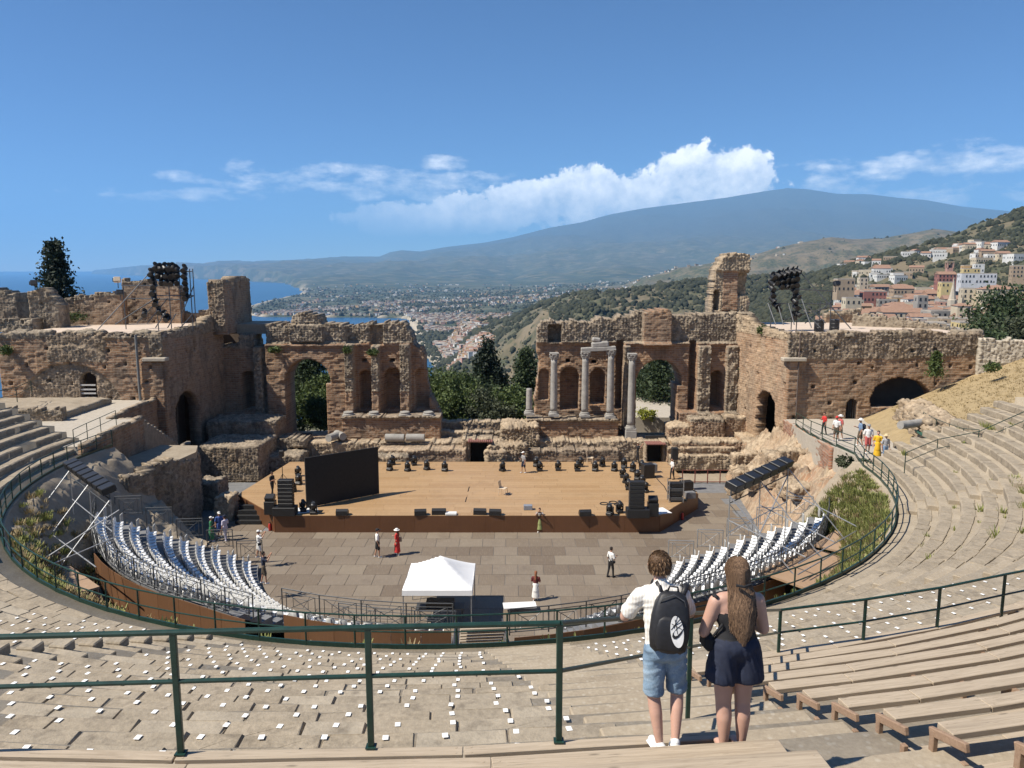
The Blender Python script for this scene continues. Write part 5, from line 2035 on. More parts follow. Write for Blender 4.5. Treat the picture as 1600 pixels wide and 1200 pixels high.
def plastic_chair(px, py, z, rz, label):
    root = empty('plastic_chair', PZ(px, py, z), rz)
    tag(root, label, 'chair')
    m = MB()
    m.box((0, 0, .44), (.46, .46, .035), bev=.012)
    m.build('seat', M_BEIGE, root)
    MB().box((0, .23, .68), (.44, .03, .46), rx=R(-10), bev=.012).build('backrest', M_BEIGE, root)
    for sx_ in (-1, 1):
        for sy in (-1, 1):
            MB().tube([(sx_ * .19, sy * .19, .43), (sx_ * .225, sy * .235, 0)], [.022, .017], 6).build('leg', M_BEIGE, root)
    return root


plastic_chair(786, 773, SZ, R(70), 'beige plastic chair alone in the middle of the stage').scale = (1.15,) * 3
plastic_chair(922, 724, SZ, R(75), 'beige plastic chair at the back edge of the stage').scale = (1.15,) * 3
for (a_, b_, lab) in (((733, 761), (731, 768), 'short black cable strip on the stage, farther of two'), ((729, 777), (727, 784), 'short black cable strip on the stage, nearer of two')):
    p, q = PZ(*a_, SZ + .012), PZ(*b_, SZ + .012)
    tag(MB().bar(p, q, .03, 6).build('cable_strip', M_BLACKM), lab, 'cable')
for k, (px, py) in enumerate(((944, 787), (958, 785), (966, 788))):
    c = PZ(px, py, SZ + .02)
    pts = [(c.x + .28 * math.cos(t), c.y + .28 * math.sin(t), c.z) for t in np.linspace(0, 2 * math.pi, 17)[:-1]]
    tag(MB().tube(pts, .045, 6, closed=True).build('cable_coil', M_BLACKM), ['coiled black cable on the stage, seaward of three', 'coiled black cable on the stage, middle of three', 'coiled black cable on the stage, townward of three'][k], 'cable')
cab = [PZ(x, y, SZ + .015) for x, y in ((1020, 740), (1030, 752), (1038, 760), (1042, 768), (1046, 772))]
tag(MB().tube(cab, .03, 6).build('cable', M_BLACKM), 'thick cable running from the doorway to the amplifier rack', 'cable')

# racks and cases at the town-side back corner
rk = empty('amplifier_rack', PZ(1055, 783, SZ))
tag(rk, 'open steel amplifier rack on wheels at the town-side stage corner', 'rack')
for k in range(4):
    MB().box((0, 0, .25 + k * .33), (.95, .6, .26), bev=.015).build('amplifier', M_BLACK if k % 2 else M_DSTEEL, rk)
m = MB()
for x in (-.5, .5):
    for y_ in (-.32, .32):
        m.bar((x, y_, 0), (x, y_, 1.6), .03)
m.build('frame', M_STEEL, rk)
for (px, py, s, lab) in ((1072, 768, (.9, .6, .8), 'black flight case behind the amplifier rack'), (1078, 778, (.7, .5, .45), 'grey flight case beside the amplifier rack'), (1012, 746, (.9, .7, 1.1), 'black speaker cabinet on the stage in front of the doorway'),
                         (1020, 738, (.6, .5, .7), 'white topped case in front of the doorway')):
    o = MB().box((0, 0, s[2] / 2), s, bev=.02)
    o.box((0, 0, s[2] + .006), (s[0] * .9, s[1] * .9, .012))
    tag(o.build('flight_case', M_BLACK if 'grey' not in lab and 'white' not in lab else M_GREYP, loc=PZ(px, py, SZ + .004), rz=.2), lab, 'case')
ps = empty('speaker_stand', PZ(1053, 745, SZ))
tag(ps, 'black loudspeaker on a pole at the back corner of the stage', 'speaker')
MB().box((0, 0, 1.9), (.5, .45, .95), bev=.03).build('cabinet', M_BLACK, ps)
MB().bar((0, 0, 0), (0, 0, 1.5), .03).build('pole', M_BLACK, ps)
ps = empty('speaker_stand', PZ(442, 754, SZ))
tag(ps, 'thin black tripod stand behind the sea-side speakers', 'stand')
MB().bar((0, 0, 0), (0, 0, 2.2), .03).build('pole', M_BLACK, ps)
MB().box((0, 0, 2.3), (.34, .3, .5), bev=.03).build('cabinet', M_BLACK, ps)
for k in range(3):
    MB().bar((0, 0, .7), (.6 * math.cos(k * 2.1), .6 * math.sin(k * 2.1), 0), .018).build('leg', M_BLACK, ps)


def extinguisher(p, label):
    root = empty('fire_extinguisher', p)
    tag(root, label, 'extinguisher')
    MB().lathe((0, 0, 0), [(.09, 0), (.1, .04), (.1, .42), (.06, .5), (.03, .54)], 12).build('cylinder', M_RED, root, smooth=True)
    m = MB().box((0, 0, .57), (.05, .14, .05)); m.tube([(0, .05, .55), (.12, .03, .5), (.12, 0, .2)], .014, 5)
    m.build('handle', M_BLACK, root)


extinguisher(PZ(422, 829, .02), 'red fire extinguisher at the sea-side stage corner, seaward of its pair')
extinguisher(PZ(428, 829, .02), 'red fire extinguisher at the sea-side stage corner, townward of its pair')
extinguisher(PZ(1066, 812, .02), 'red fire extinguisher by the town-side slanted stage front')
fn = empty('red_fence')
tag(fn, 'low red brown metal fence beyond the town-side stage corner', 'fence')
a, b = PZ(1066, 755, .02), PZ(1164, 755, .02)
for k in range(6):
    p = a + (b - a) * (k / 5)
    MB().bar(p, p + Vector((0, 0, 1.15)), .045).build('post', M_REDBROWN, fn)
for h in (.12, 1.1):
    MB().bar(a + Vector((0, 0, h)), b + Vector((0, 0, h)), .035).build('rail', M_REDBROWN, fn)


# ---------------------------------------------------------------- temporary stands
SCY = 45.5


def sring(r, th, z=0.0):
    f = max(0, min(1, (abs(th) - 35) / 45))
    r = r + f * (.3 + (r - 12.1) * .38)
    a = R(th)
    return Vector((CX + r * math.sin(a), SCY - r * math.cos(a), z))


NR, SR0, SP, SRISE, SZ0 = 10, 12.1, .61, .37, .30


def seat_mesh():
    m = MB()
    # bucket shell: rows of points from the front lip up the back
    prof = [(-.20, .40, .19), (-.18, .43, .205), (-.02, .40, .21), (.12, .40, .21), (.19, .46, .21), (.215, .60, .205), (.23, .74, .19), (.235, .78, .17)]
    vs_, fs = [], []
    for y, z, w in prof:
        for s, dy, dz in ((-1, -.03, .035), (-.7, 0, 0), (0, .012, -.008), (.7, 0, 0), (1, -.03, .035)):
            back = z > .5
            vs_.append((s * w, y + (dy if back else 0), z + (0 if back else dz)))
    for i in range(len(prof) - 1):
        for j in range(4):
            fs.append((i * 5 + j, i * 5 + j + 1, i * 5 + j + 6, i * 5 + j + 5))
    n = len(vs_)
    vs2 = [(x * .97, y + (.022 if z > .5 else 0), z - .025) for x, y, z in vs_]
    fs += [tuple(reversed([i + n for i in f])) for f in fs]
    m.add(vs_ + vs2, fs)
    m.box((0, .02, .2), (.07, .22, .38))
    return m.mesh('stand_seat', M_WHITE, True)


SEAT = seat_mesh()
all_seats = []


def stand(sign, t0, t1, label):
    root = empty('grandstand')
    tag(root, label, 'grandstand')
    step = 2.5 * sign
    ths = np.arange(t0, t1 + sign * .1, step)
    for k in range(NR):
        z = SZ0 + SRISE * k
        ra, rb = SR0 + SP * k - .05, SR0 + SP * (k + 1) - .05
        m = MB()
        A = [sring(ra, t, z) for t in ths]; B = [sring(rb, t, z) for t in ths]
        A0 = [Vector((p.x, p.y, max(z - SRISE - .05, 0))) for p in A]
        B0 = [Vector((p.x, p.y, z - .1)) for p in B]
        n = len(A)
        fs = []
        for i in range(n - 1):
            fs += [(i, n + i, n + i + 1, i + 1), (2 * n + i, i, i + 1, 2 * n + i + 1), (n + i, 3 * n + i, 3 * n + i + 1, n + i + 1)]
        fs += [(0, 2 * n, 3 * n, n), (n - 1, 2 * n - 1, 4 * n - 1, 3 * n - 1)]
        m.add(A + B + A0 + B0, fs)
        m.build('tier', M_GREYP, root)
        # seats
        th = t0 + sign * (3.0 if k else 6)
        lim = abs(t1) - (2.0 + .2 * k)
        while abs(th) < lim:
            p = sring(SR0 + SP * k + .36, th, z)
            all_seats.append((to_px(p)[2], p, R(th) + math.pi, sign, k))
            th += sign * math.degrees(.50 / (SR0 + SP * k + .36 + max(0, min(1, (abs(th) - 35) / 45)) * (.3 + SP * k * .38)))
        # small grey row-end plates
        q = sring(SR0 + SP * k + .35, t1 - sign * 1.0, z)
        MB().box((0, 0, .38), (.42, .05, .5), bev=.01).build('row_plate', simple('row_plate_grey', (.42, .42, .40), .6) if k == 0 and sign < 0 else bpy.data.materials['row_plate_grey'], root, loc=q, rz=R(t1))
    return root


stand_sea = stand(-1, -27, -80, 'curved temporary grandstand with rows of white seats, on the sea side')
stand_town = stand(1, 20, 80, 'curved temporary grandstand with rows of white seats, on the town side')
# two short front rows in the middle block
mid_st = empty('grandstand')
tag(mid_st, 'short middle block of the temporary stand behind the white tent', 'grandstand')
for k in (0, 1):
    m = MB()
    ths = np.arange(-25, 1.1, 2)
    ra, rb, z = 14.4 + .85 * k, 15.25 + .85 * k, 1.9 + .4 * k
    A = [sring(ra, t, z) for t in ths]; B = [sring(rb, t, z) for t in ths]; A0 = [Vector((p.x, p.y, 0)) for p in A]; B0 = [Vector((p.x, p.y, 0)) for p in B]
    n = len(A)
    fs = []
    for i in range(n - 1):
        fs += [(i, n + i, n + i + 1, i + 1), (2 * n + i, i, i + 1, 2 * n + i + 1), (n + i, 3 * n + i, 3 * n + i + 1, n + i + 1)]
    m.add(A + B + A0 + B0, fs)
    m.build('tier', M_GREYP, mid_st)
    th = -24.0
    while th < 0:
        p = sring(ra + .4, th, z)
        all_seats.append((to_px(p)[2], p, R(th) + math.pi, 0, k))
        th += math.degrees(.56 / ra)
all_seats.sort(key=lambda s: s[0])
SEATSIDE = {-1: 'sea-side grandstand', 1: 'town-side grandstand', 0: 'middle block'}
V, F, nn = [], [], 0
cnt = {-1: 0, 0: 0, 1: 0}
for (d_, p, rz, sg, k) in all_seats:
    cnt[sg] += 1
    if cnt[sg] <= {-1: 150, 0: 30, 1: 120}[sg]:
        o = link('stand_seat', SEAT, None, p, rz)
        tag(o, 'white plastic seat in the %s row up from the floor of the %s' % (ORD[k], SEATSIDE[sg]), 'seat', 'white seats, row %d of the %s' % (k + 1, SEATSIDE[sg]))
    else:
        M = Matrix.Translation(p) @ Matrix.Rotation(rz, 4, 'Z')
        V += [tuple(M @ v.co) for v in SEAT.vertices]
        F += [tuple(i + nn for i in pg.vertices) for pg in SEAT.polygons]
        nn += len(SEAT.vertices)
me = bpy.data.meshes.new('seat_rows'); me.from_pydata(V, [], F); me.materials.append(M_WHITE)
me.polygons.foreach_set('use_smooth', [True] * len(me.polygons))
tag(link('seat_rows', me), 'the remaining white plastic seats filling the grandstand rows', 'seats', kind='stuff')


def barrier(parent, a, b, z0=0.0, h=1.05, mat=None, fancy=True):
    """one metal balustrade panel with crossed bars"""
    a, b = Vector(a), Vector(b)
    L_ = (b - a).length
    m = MB()
    m.bar((0, 0, 0), (0, 0, h), .028); m.bar((L_, 0, 0), (L_, 0, h), .028)
    m.bar((0, 0, h), (L_, 0, h), .026); m.bar((0, 0, .12), (L_, 0, .12), .022); m.bar((0, 0, h - .16), (L_, 0, h - .16), .018)
    x0, x1, zl, zh = .22, L_ - .22, .12, h - .16
    m.bar((x0, 0, zl), (x0, 0, zh), .018); m.bar((x1, 0, zl), (x1, 0, zh), .018)
    if fancy:
        m.bar((x0, 0, zl), (x1, 0, zh), .015); m.bar((x0, 0, zh), (x1, 0, zl), .015)
        xm, zm = (x0 + x1) / 2, (zl + zh) / 2
        w, hh = (x1 - x0) * .26, (zh - zl) * .26
        for p, q in (((-1, -1), (1, -1)), ((1, -1), (1, 1)), ((1, 1), (-1, 1)), ((-1, 1), (-1, -1))):
            m.bar((xm + p[0] * w, 0, zm + p[1] * hh), (xm + q[0] * w, 0, zm + q[1] * hh), .013)
    d = b - a
    return m.build('barrier_panel', mat or M_DSTEEL, parent, loc=a, rz=math.atan2(d.y, d.x))


def barrier_run(label, pts, mat=None, h=1.05, fancy=True):
    root = empty('metal_barrier')
    tag(root, label, 'barrier')
    for a, b in zip(pts[:-1], pts[1:]):
        barrier(root, a, b, 0, h, mat, fancy)
    return root


ZT = SZ0 + SRISE * NR - .2
RO = SR0 + SP * NR + .1
barrier_run('curved grey metal barrier along the top of the sea-side grandstand', [sring(RO, t, ZT) for t in np.linspace(-24, -80, 13)])
barrier_run('curved grey metal barrier along the top of the town-side grandstand', [sring(RO, t, ZT) for t in np.linspace(8.5, 80, 16)])
barrier_run('grey metal barrier behind the middle block of seats', [sring(16.3, t, 3.2) for t in np.linspace(-25, 1.5, 5)])
barrier_run('grey metal barrier close behind the white tent', [sring(14.2, t, 1.9) for t in np.linspace(-20, 1.5, 4)])
# stage-side end fences stepping down the rows
for sg, t1, lab in ((-1, -80, 'stepped dark metal barriers at the stage end of the sea-side grandstand'), (1, 80, 'stepped grey metal barriers at the stage end of the town-side grandstand')):
    root = empty('metal_barrier')
    tag(root, lab, 'barrier')
    for k in range(0, NR, 1):
        a, b = sring(SR0 + SP * k - .1, t1 + sg * 4, SZ0 + SRISE * k), sring(SR0 + SP * (k + 1) - .2, t1 + sg * 4, SZ0 + SRISE * k)
        if k % 2 == 0:
            b = sring(SR0 + SP * (k + 2) - .25, t1 + sg * 4, SZ0 + SRISE * k)
            barrier(root, a, Vector((b.x, b.y, a.z)), 0, 1.15, M_DSTEEL if sg < 0 else M_STEEL)
# gap stairs barriers
for t_, lab in ((2.0, 'short metal barrier on the seaward edge of the gangway'), (8.0, 'short metal barrier on the townward edge of the gangway')):
    barrier_run(lab, [sring(13.8, t_, 1.0), sring(15.6, t_, 2.0), sring(17.4, t_, 3.0), sring(19.2, t_, 4.0)])
gw = empty('gangway')
tag(gw, 'wooden gangway stairs through the gap between the stands', 'stairs')
for k in range(15):
    r = 13.9 + .5 * k
    MB().box((0, 0, 0), (1.55, .5, .06)).build('tread', M_PLANK, gw, loc=sring(r, 5.0, .45 + .36 * k), rz=R(5))
# fascia of rust coloured boards below the outer barrier
for (t0, t1, n_, rr, lab, ztop) in ((-25, -62, 9, RO + .12, 'row of rust brown boards backing the sea-side grandstand', ZT), (9, 52, 10, RO + .12, 'row of rust brown boards backing the town-side grandstand', ZT), (-24.5, 1.3, 6, 16.42, 'row of rust brown boards backing the middle block', 3.2)):
    root = empty('board_screen')
    tag(root, lab, 'screen')
    tt = np.linspace(t0, t1, n_ + 1)
    for a_, b_ in zip(tt[:-1], tt[1:]):
        a, b = sring(rr, a_), sring(rr, b_)
        d = b - a
        MB().box((0, 0, 0), (d.length - .015, .03, ztop - .3)).build('board', M_RUST, root, loc=((a.x + b.x) / 2, (a.y + b.y) / 2, (ztop + .2) / 2), rz=math.atan2(d.y, d.x))
# side platforms of plywood with scaffolding and the rows of floodlights
def scaffold(label, plats, posts, truss, n_lamps, lab2):
    root = empty('scaffold')
    tag(root, label, 'scaffold')
    for (c, s, rz) in plats:
        MB().box((0, 0, 0), s, rz).build('platform', M_PLYWOOD, root, loc=c)
        for dx in (-.48, .48):
            for dy in (-.48, .48):
                q = Matrix.Rotation(rz, 3, 'Z') @ Vector((dx * s[0], dy * s[1], 0))
                MB().bar((c[0] + q.x, c[1] + q.y, 0), (c[0] + q.x, c[1] + q.y, c[2]), .03).build('post', M_STEEL, root)
    for a, b in posts:
        MB().bar(a, b, .03).build('tube', M_STEEL, root)
    a, b = Vector(truss[0]), Vector(truss[1])
    d = b - a
    rz = math.atan2(d.y, d.x)
    MB().bar(a, b, .035).build('tube', M_DSTEEL, root)
    MB().bar(a - Vector((0, 0, .35)), b - Vector((0, 0, .35)), .03).build('tube', M_DSTEEL, root)
    for k in range(n_lamps):
        p = a + d * ((k + .5) / n_lamps)
        lamp = empty('floodlight', p + Vector((0, 0, .35)), rz)
        tag(lamp, lab2, 'floodlight', lab2 + ' row')
        MB().box((0, 0, .06), (d.length / n_lamps * .86, .62, .36), rx=R(16), bev=.03).build('housing', M_BLACK, lamp)
        MB().box((0, .325, .15), (d.length / n_lamps * .74, .01, .24), rx=R(16)).build('lens', M_GLASSY, lamp)
        m = MB()
        for s_ in (-1, 1):
            m.box((s_ * d.length / n_lamps * .38, 0, -.16), (.04, .06, .36))
        m.build('bracket', M_DSTEEL, lamp)
    return root


M_PLYWOOD = m_panel('pale_plywood', [(.34, .22, .13), (.38, .255, .16), (.42, .29, .19)], .6)
zt7 = 6.9
tA, tB = Vector((10.3, 35.2, zt7)), Vector((14.4, 39.0, zt7 + .35))
pl = [((13.6, 33.6, 4.0), (4.6, 2.4, .1), R(38)), ((16.8, 37.0, 4.0), (3.4, 2.0, .1), R(48))]
posts = []
for f in (0, .5, 1):
    p = tA + (tB - tA) * f
    posts += [(p, Vector((p.x, p.y, 1.5))), (p, Vector((p.x + 2.3, p.y - 2.5, 4.0))), (p - Vector((0, 0, 1.2)), Vector((p.x + 2.6, p.y - 2.9, 5.0)))]
posts += [(tA + Vector((0, 0, -1.8)), tB + Vector((0, 0, -1.8))), (tA + Vector((0, 0, -.4)), tA + (tB - tA) * .5 + Vector((0, 0, -2.9))), (tB + Vector((0, 0, -.4)), tA + (tB - tA) * .5 + Vector((0, 0, -2.9))),
          (Vector((12.4, 31.8, 4.9)), Vector((18.6, 37.6, 5.0))), (Vector((12.4, 31.8, 4.4)), Vector((18.6, 37.6, 4.5)))]
scaffold('steel tube scaffold with plywood platforms carrying floodlights, on the town side', pl, posts, (tA, tB), 7, 'black floodlight box in the slanting row above the town-side grandstand')
tA, tB = Vector((-18.9, 35.0, zt7 - .1)), Vector((-23.4, 39.6, zt7 + .1))
pl = [((-19.9, 31.6, 4.0), (3.6, 2.6, .1), R(-42)), ((-21.8, 33.9, 4.6), (1.7, 1.3, .08), R(-42))]
posts = []
for f in (0, .5, 1):
    p = tA + (tB - tA) * f
    posts += [(p, Vector((p.x, p.y, 1.5))), (p, Vector((p.x - 2.1, p.y - 2.6, 3.2)))]
posts += [(Vector((-18.0, 34.0, 6.6)), Vector((-21.6, 29.6, 4.2))), (Vector((-18.4, 34.4, 5.2)), Vector((-21.9, 30.4, 4.2))), (Vector((-17.8, 31.4, 4.9)), Vector((-22.0, 35.4, 4.9))), (tA + Vector((0, 0, -1.6)), tB + Vector((0, 0, -1.6)))]
scaffold('steel tube scaffold with plywood platform carrying floodlights, on the sea side', pl, posts, (tB, tA), 8, 'black floodlight box in the slanting row above the sea-side grandstand')

# ---------------------------------------------------------------- tent
tent = empty('white_tent', (-3.65, 37.3, 0))
tag(tent, 'white pop-up gazebo tent on the orchestra floor', 'tent')
nx = 14
X, Yg = np.meshgrid(np.linspace(-1, 1, nx + 1), np.linspace(-1, 1, nx + 1))
rad = np.maximum(np.abs(X), np.abs(Yg))
ang = np.arctan2(Yg, X)
diag = np.abs(np.sin(2 * ang))
zc = 2.05 + 1.1 * (1 - rad) ** 1.15 - .16 * (1 - diag ** 2) * rad * (1 - rad) * 1.5 + .05 * (1 - diag) * (rad > .9) * -1
zc = zc + .02 * (fbm(X * 4, Yg * 4, 3, 3) - .5)
i = np.arange(X.size).reshape(X.shape)
f = np.stack([i[:-1, :-1], i[:-1, 1:], i[1:, 1:], i[1:, :-1]], -1).reshape(-1, 4)
np_obj('canopy', np.stack([X * 1.7, Yg * 1.75, zc], -1).reshape(-1, 3), f, M_TENT, tent, smooth=True)
m = MB()
for k in range(4):
    a_ = [(-1.7, -1.75), (1.7, -1.75), (1.7, 1.75), (-1.7, 1.75)][k]; b_ = [(1.7, -1.75), (1.7, 1.75), (-1.7, 1.75), (-1.7, -1.75)][k]
    m.add([(a_[0], a_[1], 2.05), (b_[0], b_[1], 2.05), (b_[0] * 1.01, b_[1] * 1.01, 1.78), (a_[0] * 1.01, a_[1] * 1.01, 1.78)], [(0, 1, 2, 3)])
m.build('valance', M_TENT, tent)
for sx_ in (-1.66, 1.66):
    for sy in (-1.7, 1.7):
        MB().box((sx_, sy, 1.02), (.05, .05, 2.04)).build('leg', M_STEEL, tent)
tb = empty('folding_table', (-3.6, 36.6, 0))
tag(tb, 'control desk with dark equipment under the white tent', 'table')
MB().box((0, 0, .76), (2.4, .8, .05)).build('tabletop', M_DSTEEL, tb)
MB().box((0, 0, .95), (1.4, .6, .3), bev=.03).build('mixing_desk', M_BLACK, tb)
for sx_ in (-1.1, 1.1):
    for sy in (-.34, .34):
        MB().bar((sx_, sy, 0), (sx_, sy, .74), .02).build('leg', M_DSTEEL, tb)
tag(MB().box((0, 0, .04), (1.7, .7, .05), .1).build('white_bench', M_WHITE, loc=PZ(812, 947, .3)), 'white slatted bench near the gap in the stands', 'bench')

# ---------------------------------------------------------------- light rigs on the wings' terraces
def lamp_can():
    root = empty('stage_spotlight')
    MB().lathe((0, 0, 0), [(.12, -.3), (.19, -.26), (.2, 0), (.2, .2), (.23, .3)], 12, (.3, -.8, -.5)).build('housing', M_BLACK, root, smooth=False)
    MB().lathe((0, 0, .29), [(.2, 0), (.2, .01)], 12, (.3, -.8, -.5)).build('lens', M_GLASSY, root)
    MB().box((0, .05, .26), (.42, .05, .05)).build('bracket', M_DSTEEL, root)
    return root


def light_rig(label, base, frame_pts, bars, lamps, lab2, grp, extra=()):
    root = empty('light_rig', base)
    tag(root, label, 'light rig')
    o = Vector(base)
    for a, b in frame_pts + bars:
        MB().bar(Vector(a) - o, Vector(b) - o, .045).build('tube', M_DSTEEL, root)
    for a, b in extra:
        MB().bar(Vector(a) - o, Vector(b) - o, .04).build('brace', M_GREYP, root)
    for k, p in enumerate(lamps):
        l = copy_tree(CAN)
        l.location = p
        l.scale = (1.06,) * 3
        l.rotation_euler = (rnd.uniform(-.2, .2), 0, rnd.uniform(-.6, .6))
        tag(l, lab2, 'spotlight', grp)
    return root


CAN = lamp_can()
ZTER = zz(521, 62) - .12
y_ = 66.0
q = lambda px, py, yy=y_: PY(px, py, yy)
frm = [(q(242, 428), Vector((q(242, 428).x, y_, ZTER))), (q(296, 420), Vector((q(296, 420).x, y_, ZTER))), (q(279, 420), Vector((q(279, 420).x, y_, ZTER))), (q(262, 420), Vector((q(262, 420).x, y_, ZTER))),
       (q(301, 420, 67.5), Vector((q(301, 420, 67.5).x, 67.5, ZTER))), (q(192, 445, 68), Vector((q(192, 445, 68).x, 68, ZTER)))]
bars = [(q(235, 424), q(300, 424)), (q(238, 436), q(278, 436)), (q(190, 446, 67), q(280, 447, 67)), (q(240, 462), q(302, 462)), (q(196, 466, 67), q(282, 468, 67)), (q(284, 490), q(303, 446)), (q(284, 470), q(303, 462)), (q(214, 505), q(250, 466)), (q(230, 505), q(262, 466)),
        (q(180, 507, 65), q(240, 468)), (q(243, 512, 64.5), q(260, 485)), (q(262, 512, 64.5), q(275, 490)), (q(282, 512, 64.5), q(300, 492))]
lamps = [q(x, y) for x, y in [(243, 418), (250, 419), (257, 418), (264, 419), (271, 418), (276, 421), (246, 429), (253, 431), (260, 430), (267, 431), (273, 429), (277, 428), (236, 427), (238, 437), (241, 447), (238, 457), (241, 466), (243, 474), (252, 441), (260, 440), (268, 441), (275, 441), (288, 421),
                              (288, 430), (289, 440), (290, 449), (289, 457), (291, 465), (226, 490), (248, 486), (256, 492), (262, 498)]]
light_rig('steel light rig crowded with black spotlights on the sea-side wing terrace', (q(262, 500).x, y_, ZTER), frm, bars, lamps, 'black spotlight on the steel rig of the sea-side terrace', 'spotlights on the sea-side rig', [((q(152, 516, 63.4)), q(236, 424))])
frm = [(q(1249, 425), Vector((q(1249, 425).x, y_, ZTER))), (q(1208, 428), Vector((q(1208, 428).x, y_, ZTER))), (q(1300, 452, 68), Vector((q(1300, 452, 68).x, 68, ZTER))), (q(1240, 440, 67.5), Vector((q(1240, 440, 67.5).x, 67.5, ZTER))), (q(1282, 470, 68), Vector((q(1282, 470, 68).x, 68, ZTER)))]
bars = [(q(1205, 432), q(1252, 424)), (q(1203, 452), q(1250, 452)), (q(1200, 474), q(1298, 475)), (q(1250, 425), q(1330, 514, 64)), (q(1250, 452, 67), q(1303, 455, 68)), (q(1200, 474), q(1212, 507, 64)), (q(1215, 474), q(1224, 507, 64)), (q(1232, 474), q(1241, 507, 64)), (q(1250, 480), q(1282, 512, 64)), (q(1262, 478), q(1290, 505, 65)),
        (q(1250, 460), q(1268, 512, 64)), (q(1225, 500), q(1300, 478)), (q(1258, 505), q(1300, 470, 68))]
lamps = [q(x, y) for x, y in [(1208, 433), (1216, 430), (1223, 428), (1231, 426), (1239, 425), (1246, 424), (1206, 442), (1213, 440), (1221, 438), (1229, 436), (1237, 436), (1245, 434), (1206, 450), (1220, 447), (1228, 446), (1236, 445), (1244, 444), (1241, 454), (1245, 462), (1241, 470), (1244, 480), (1208, 460), (1207, 468), (1211, 476), (1216, 482),
                              (1246, 490), (1240, 494)]]
light_rig('steel light rig crowded with black spotlights on the town-side wing terrace', (q(1230, 500).x, y_, ZTER), frm, bars, lamps, 'black spotlight on the steel rig of the town-side terrace', 'spotlights on the town-side rig')
col.objects.unlink(CAN)
for ch in list(CAN.children):
    bpy.data.objects.remove(ch)
bpy.data.objects.remove(CAN)
for k, (px, py, y_b, ln, lab) in enumerate(((172, 510, 64.4, 1.3, 'black tarpaulin bundle at the seaward edge of the light rig'), (187, 508, 64.6, 1.5, 'black tarpaulin bundle beside the rig, next to the edge one'), (207, 507, 65, 1.9, 'long black tarpaulin bundle under the sea-side rig'), (1320, 514, 63.8, 1.5, 'black tarpaulin roll at the foot of the town-side rig'))):
    p = PY(px, py, y_b)
    m = MB().lathe((0, 0, -ln / 2), [(.2, 0), (.34, .1), (.38, ln * .4), (.35, ln * .7), (.3, ln - .08), (.16, ln)], 12, (1, .15, 0))
    m.v = [(x + .05 * math.sin(7 * y_), y + .04 * math.sin(9 * x), z) for x, y, z in m.v]
    tag(m.build('tarpaulin_bundle', M_BLACKM, loc=(p.x, y_b, ZTER + .36)), lab, 'bundle')
for px, y_b, lab in ((1304, 66, 'black plastic barrel on the town-side terrace'), (1280, 65.5, 'low black drum beside the barrel on the town-side terrace')):
    p = PY(px, 505, y_b)
    m = MB().lathe((0, 0, 0), [(.36, 0), (.4, .05), (.4, .3), (.42, .33), (.4, .36), (.4, .62), (.42, .65), (.4, .68), (.4, .95), (.36, 1.0)], 16)
    m.lathe((0, 0, 1.0), [(.06, 0), (.06, .03)], 8)
    tag(m.build('barrel', M_BLACK, loc=(p.x, y_b, ZTER)), lab, 'barrel')
for k, (px, py, yy, lab) in enumerate(((183, 437, 68, 'pale floodlight box on a pole above the sea-side terrace'), (187, 457, 68, 'dark floodlight under the pale box on the sea-side pole'), (53, 442, 69.4, 'dark floodlight on top of the broken pillar, sea side'), (1307, 443, 68, 'black floodlight on a pole at the edge of the town-side rig'))):
    p = PY(px, py, yy)
    root = empty('floodlight', p)
    tag(root, lab, 'floodlight')
    MB().box((0, 0, 0), (.55, .35, .45), rx=R(-25), rz=.4, bev=.04).build('housing', M_BEIGE if k == 0 else M_BLACK, root)
    MB().box((-.07, -.19, -.02), (.44, .02, .34), rx=R(-25), rz=.4).build('lens', M_GLASSY, root)
    MB().bar((0, .1, -.2), (0, .1, -.75), .04).build('bracket', M_DSTEEL, root)
# ---------------------------------------------------------------- trees, scrub and weeds
def m_leaf(name, lo, hi, rough=.7):
    t = NT(name)
    n = t.noise(t.co(kind='World'), .9, 3, .6)
    r = t.attr('tone')
    c = t.ramp(t.math('ADD', t.math('MULTIPLY', r, .65), t.math('MULTIPLY', n, .35)), [(.2, lo), (.8, hi)])
    t.color(c).set(Roughness=rough)
    tr = t.N.new('ShaderNodeBsdfTranslucent'); t.L.new(c, tr.inputs['Color'])
    mx = t.N.new('ShaderNodeMixShader'); mx.inputs[0].default_value = .25
    t.L.new(t.bsdf.outputs[0], mx.inputs[1]); t.L.new(tr.outputs[0], mx.inputs[2]); t.L.new(mx.outputs[0], t.out.inputs['Surface'])
    return t.mat


M_CYP = m_leaf('cypress_leaf', (.010, .020, .012), (.034, .052, .026))
M_PINE = m_leaf('pine_leaf', (.020, .038, .015), (.065, .095, .034))
M_BUSH = m_leaf('bush_leaf', (.035, .062, .016), (.125, .165, .045))
M_OLIVE = m_leaf('scrub_leaf', (.038, .048, .024), (.10, .115, .060))
M_WEED = m_leaf('weed_leaf', (.15, .18, .045), (.36, .37, .13))
M_STRAW = m_leaf('straw', (.25, .19, .09), (.42, .33, .18))
M_BARK = simple('bark', (.09, .065, .045), .95, 0, .3, 5)


